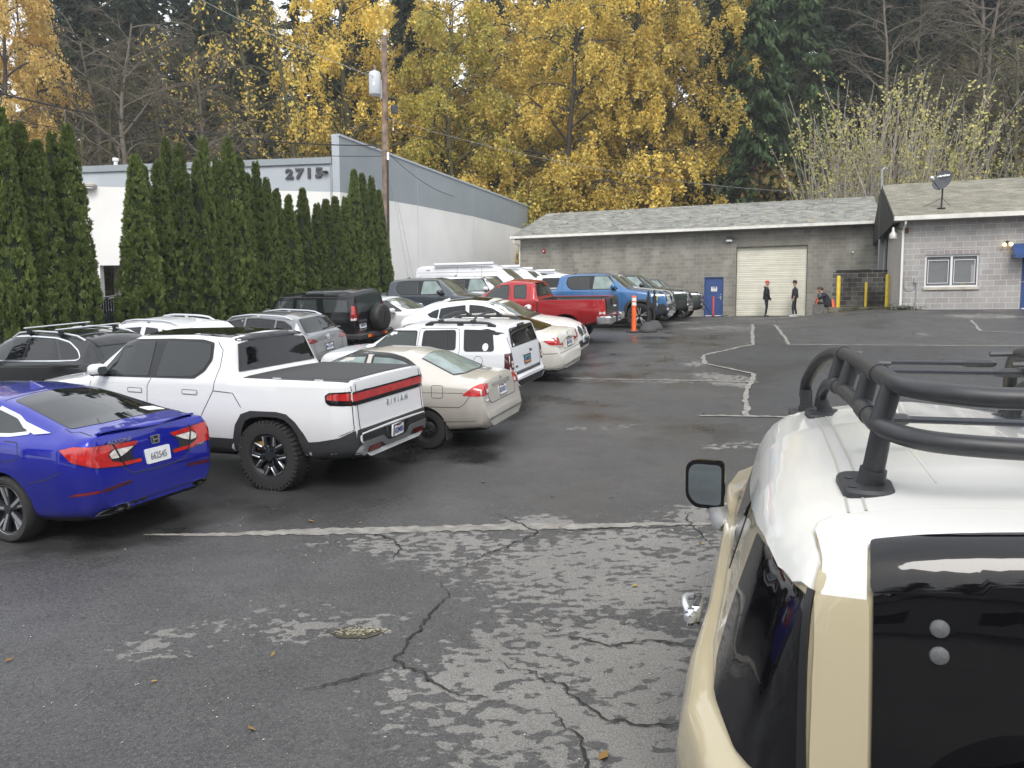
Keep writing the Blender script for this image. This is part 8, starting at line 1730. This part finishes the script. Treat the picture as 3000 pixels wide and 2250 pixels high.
for i, (x, y, lab, yl) in enumerate(((4.42, 25.25, 'front black stanchion with a grey weighted skirt base', False), (4.75, 26.0, 'rear black stanchion with yellow strap hanging from its head', True))):
    r = empty('stanchion', gz((x, y))); tag(r, lab, 'stanchion', 'black stanchions by the blue pickup'); mb = MB(); n_ = 28
    V = []
    for h_, rr_ in ((0, .29), (.07, .30), (.09, .28), (.20, .21), (.30, .13), (.315, .05)):
        for j in range(n_): a = 2 * math.pi * j / n_; q = rr_ * (1 + (.035 * math.sin(7 * a + i) if .08 < h_ < .3 else 0)); V.append((q * math.cos(a), q * math.sin(a), h_))
    mb.add(V, [(k * n_ + j, k * n_ + (j + 1) % n_, (k + 1) * n_ + (j + 1) % n_, (k + 1) * n_ + j) for k in range(5) for j in range(n_)] + [tuple(5 * n_ + j for j in range(n_))]); mb.build('skirt_base', mat('skirt_grey', (.05, .05, .052), .7), r, 60)
    mb = MB(); mb.lathe([(.035, .3), (.035, 1.2), (.045, 1.21), (.045, 1.26), (.03, 1.28), (.03, 1.31), (.001, 1.33)], Matrix(), 14); mb.build('post', M_('black_matte'), r)
    mb = MB(); mb.box((0, 0, .93), (.11, .11, .42), bev=.02); mb.build('belt_housing', M_('black_matte'), r)
    if yl:
        mb = MB(); mb.box((.07, -.05, 1.10), (.02, .06, .26), bev=.008); mb.box((.08, -.05, 1.0), (.02, .09, .06), bev=.01); mb.build('strap', mat('strap_yellow', (.65, .55, .03), .5), r); mb = MB(); mb.box((.08, -.05, .84), (.012, .07, .10)); mb.build('tag', M_('sticker_white'), r)
x, y = FR(G0, -1.02, -.9, 0)[:2]; r = empty('delineator_post', gz((x, y))); tag(r, 'short red delineator post standing right before the blue door', 'delineator post'); mb = MB(); mb.lathe([(.05, .0), (.045, .04), (.045, 1.02), (.03, 1.06), (.001, 1.065)], Matrix(), 12); mb.build('post', mat('post_red', (.55, .05, .03), .45), r); mb = MB(); mb.lathe([(.16, 0), (.15, .03), (.05, .05)], Matrix(), 12); mb.build('base', M_('black_plastic'), r)
h_, n_ = GREY_GREEN.at('side', 4.05, .78, .02); a = GREY_GREEN.root.matrix_world @ Vector((4.36, .2, .78)); b = Vector(FR(G0, -.35, -.12, 2.60)); mid = (a + b) / 2
Q = spl([a, a.lerp(b, .15) - Vector((0, 0, .25)), Vector((a.x * .6 + b.x * .4, a.y * .6 + b.y * .4, ground(a.x, a.y) + .06)), Vector((a.x * .3 + b.x * .7, a.y * .3 + b.y * .7, ground(b.x, b.y) + .03)), b])
mb = MB(); mb.tube(Q, .016, 8); tag(mb.build('charging_cable', M_('black_matte')), 'black charging cable from the grey green SUV to the wall', 'cable')
# ---------------------------------------------------------------- utility pole and wires
PX_, PY_ = -5.85, 36.7; zg = ground(PX_, PY_); up_ = empty('utility_pole', (PX_, PY_, zg)); tag(up_, 'weathered wooden utility pole carrying a grey transformer', 'utility pole')
wood = mat('pole_wood', (.21, .15, .115), .9, noise=.5, nscale=3, bump=.4, bscale=25); mb = MB(); mb.tube([(0, 0, -.5), (.02, 0, 4), (.06, .05, 9), (.10, .1, 12.97)], [.19, .17, .145, .12], 14); mb.build('pole', wood, up_)
mb = MB(); mb.tube([(.13, -.13, 3.2), (.17, -.10, 7.6)], .045, 8); mb.tube([(.10, -.13, 1.5), (.13, -.13, 3.3)], .03, 8); mb.build('conduit', mat('conduit_dark', (.03, .028, .03), .6), up_)
mb = MB(); Mt = Matrix.Translation((-.34, -.12, 10.3)); mb.lathe([(.001, 0), (.25, 0), (.27, .04), (.27, .92), (.24, 1.0), (.10, 1.06), (.001, 1.07)], Mt, 24); tf = mb.build('transformer', mat('transformer_grey', (.52, .55, .58), .4), up_)
mb = MB(); mb.lathe([(.05, 1.0), (.06, 1.1), (.035, 1.15), (.05, 1.2), (.02, 1.3)], Mt, 10); mb.build('bushing', M_('plate_grey'), tf); mb = MB(); mb.box((-.34, -.395, 10.72), (.10, .012, .16)); mb.build('label', M_('sticker_white'), tf)
mb = MB(); mb.box((-.08, -.06, 10.55), (.12, .1, .8)); mb.build('bracket', grey_metal, tf)
mb = MB(); mb.tube([(.08, 0, 9.2), (.45, -.05, 9.3)], .025, 6); mb.box((.52, -.08, 9.65), (.30, .18, .36), rz=.3, bev=.02); mb.build('floodlight', M_('gunmetal'), up_); mb = MB(); mb.box((.20, -.14, 7.55), (.10, .08, .36), bev=.01); mb.build('meter_box', M_('lamp_white'), up_)
mb = MB(); mb.lathe([(.025, 0), (.04, .03), (.025, .06), (.04, .09), (.02, .14)], Matrix.Translation((.45, -.05, 8.7)), 10); mb.tube([(.45, -.05, 8.84), (.45, -.05, 9.3)], .008, 5); mb.build('insulator', M_('sticker_white'), up_)
def wire(name, a, b, sag, r_, lab, m=None, cat='wire', grp=None):
    a = Vector(a); b = Vector(b); n = 24; mb = MB(); mb.tube([a.lerp(b, i / n) - Vector((0, 0, sag * 4 * (i / n) * (1 - i / n))) for i in range(n + 1)], r_, 5, False); tag(mb.build(name, m or mat('wire_black', (.02, .02, .02), .6)), lab, cat, grp)
pt = lambda z, dx=0, dy=-.15: (PX_ + dx, PY_ + dy, zg + z)
wire('power_line', (-18.5, 21.5, 10.0), pt(8.05, -.1), .75, .026, 'thick black cable sagging over the hedge tops to the pole', grp='wires to the pole'); wire('power_line', (-18.5, 21.5, 9.0), pt(7.55, -.1), .55, .016, 'lower thin cable crossing the hedge tops to the pole', grp='wires to the pole')
wire('power_line', (-16.5, 27, 16.8), pt(11.0, -.1), .5, .014, 'bright overhead line slanting down from the upper left to the pole', mat('wire_alu', (.38, .38, .37), .5, .4)); wire('power_line', pt(9.25, .15), FR(G0, 6.95, .3, 8.55), .9, .014, 'twisted service drop running from the pole to the mast on the roofs', mat('wire_drop', (.16, .16, .155), .6))
q = Vector((W0[0], W0[1], 9.7)) + F1 * 12 + n1 * .05; wire('power_line', pt(7.8, .1), q, .35, .014, 'cable from the pole to the parapet of the white building'); q2 = Vector((W0[0], W0[1], 10.6)) + F1 * 2.5 + n1 * .05; wire('power_line', pt(8.2, .1), q2, .1, .012, 'short cable from the pole to the white building corner')
yg = mat('guard_yellow', (.62, .52, .10), .5)
for dx, lab in ((0, 'left guy wire with yellow guard in front of the white wall'), (.42, 'right guy wire with yellow guard in front of the white wall')):
    r = empty('guy_wire', (PX_, PY_, zg)); g_ = Vector((1.25 + dx * .6, .6 + dx, .1)); t_ = Vector((.08, 0, 8.0 + dx * .4)); mb = MB(); mb.tube([g_, t_], .008, 5); mb.build('wire', grey_metal, r); mb = MB(); mb.tube([g_.lerp(t_, .02), g_.lerp(t_, .24)], .04, 8); mb.build('guard', yg, r); tag(r, lab, 'guy wire')
# ---------------------------------------------------------------- fallen leaves, weeds, grit
RG = np.random.default_rng(5)
def scatter(name, n, fx_, size, m, lab, cat):
    P = []; 
    while len(P) < n:
        q = fx_()
        if q: P.append(q)
    P = np.array(P); D = unit(np.stack([RG.normal(size=n), RG.normal(size=n), RG.normal(size=n) * .15], 1)); A, B = frame_axes(D, size * (.6 + .8 * RG.random(n)), .7); B[:, 2] *= .35; V, F = quads(P, A, B); me = np_mesh(name, V, F); me.materials.append(m); tag(link(name, me), lab, cat, kind='stuff')
def lot():
    x = RG.uniform(-8, 17); y = RG.uniform(2.5, 38); return (x, y, ground(x, y) + .012)
scatter('fallen_leaves', 420, lot, .035, leafmat('leaf_fallen', (.30, .20, .05), (.16, .08, .03), .7, 0), 'scattered fallen leaves on the asphalt lot', 'leaves')
def grit():
    x = RG.uniform(-4, 3); y = RG.uniform(2.2, 9); return (x, y, ground(x, y) + .006)
scatter('grit', 900, grit, .007, leafmat('grit_pale', (.45, .43, .40), (.10, .10, .09), .9, 0), 'loose pebbles and grit on the asphalt', 'grit')
def rl():
    s = RG.uniform(-12, 6.5); b = RG.uniform(-.4, 5.8); p = FR(G0, s, b, 7.16 + (b + .55) * (9.22 - 7.16) / 6.55 + .02); return p
scatter('roof_leaves', 130, rl, .08, leafmat('leaf_roof', (.50, .36, .08), (.36, .20, .06), .7, 0), 'fallen yellow leaves on the garage roof', 'leaves')
def weed():
    s = RG.normal() * .35 + .1; p = FR(R0, s, -.12 - abs(RG.normal()) * .12, 0); return (p[0], p[1], ground(p[0], p[1]) + abs(RG.normal()) * .10)
scatter('weeds', 260, weed, .06, GRN, 'green weeds at the foot of the white downspout', 'weeds')
def moss():
    s = RG.uniform(-2.45, .1); p = FR(R0, s, 3.30 - abs(RG.normal()) * .05, 0); return (p[0], p[1], ground(p[0], p[1]) + abs(RG.normal()) * .04)
scatter('moss_tufts', 200, moss, .04, OLV, 'small moss and weed tufts along the dock edge', 'weeds')
# rubble filled pothole near the middle of the lot
pot = sheet('pothole', [(-1.32, 5.38), (-1.15, 5.47), (-.98, 5.45), (-.93, 5.36), (-1.05, 5.28), (-1.25, 5.29)], mat('pothole_dirt', (.06, .052, .035), .95, noise=.5, nscale=20), .006)
def pst():
    a = RG.normal() * .09 - 1.12; b = RG.normal() * .035 + 5.38; return (a, b, ground(a, b) + .012)
scatter('pothole_stones', 150, pst, .016, leafmat('stone_pale', (.38, .35, .27), (.20, .19, .13), .9, 0), 'pale stones filling the small pothole', 'stones')
# ---------------------------------------------------------------- across the street, behind the camera: seen only in glass and paint
i = 0
for px_, py_ in [(-62 + 5.2 * k + random.uniform(-1.5, 1.5), -34 - 6 * (k % 3)) for k in range(25)] + [(40 + 2 * k, -22 + 7 * k) for k in range(7)] + [(48, 28), (44, 36), (-46, -20), (-50, -8), (-52, 4), (-50, 14)]:
    i += 1; s = random.uniform(.5, .85); tag(tree('conifer_tree', cons[i % 3], (px_, py_, g0(px_, py_) - .3), (s * 1.3, s * 1.3, s), i), 'dark conifer across the street, seen only as a reflection in car glass', 'tree', 'conifers across the street')
hs = empty('street_house', (-6, -26, g0(-6, -26)), rad(8)); tag(hs, 'pale house across the street, seen only as a reflection in car glass', 'building')
mk('wall', mat('siding', (.35, .35, .34), .8), hs, (-9, 9, -5, 5, 0, 5.2)); mb = MB(); mb.prism([(-5.4, 5.15), (5.4, 5.15), (0, 8)], MX, -9.4, 9.4); mb.build('roof', mat('house_roof', (.07, .07, .07), .9), hs)
for xx in (-6, -2, 2, 6): mk('window', M_('glass_dark'), hs, (xx - .8, xx + .8, 4.99, 5.03, 1.2, 2.8)); 
for k, (za, zb2) in enumerate(((9.5, 9.2), (8.4, 8.0), (7.2, 7.0), (6.6, 6.3))): wire('power_line', (-60, -11 - k * .2, za), (60, -15 - k * .2, zb2), 1.0, .025, 'street power line behind the camera, seen only reflected in the near rear window', cat='wire', grp='street power lines')
# ---------------------------------------------------------------- damp air
hm = bpy.data.materials.new('haze_air'); hm.use_nodes = True; t = hm.node_tree; t.nodes.clear(); o_ = t.nodes.new('ShaderNodeOutputMaterial'); v_ = t.nodes.new('ShaderNodeVolumePrincipled')
v_.inputs['Color'].default_value = (.88, .91, .94, 1); v_.inputs['Density'].default_value = .0007; v_.inputs['Anisotropy'].default_value = .2; t.links.new(v_.outputs[0], o_.inputs['Volume'])
mb = MB(); mb.box((0, 40, 41), (640, 700, 92)); h_ = mb.build('haze', hm, sm=False); tag(h_, kind='stuff')
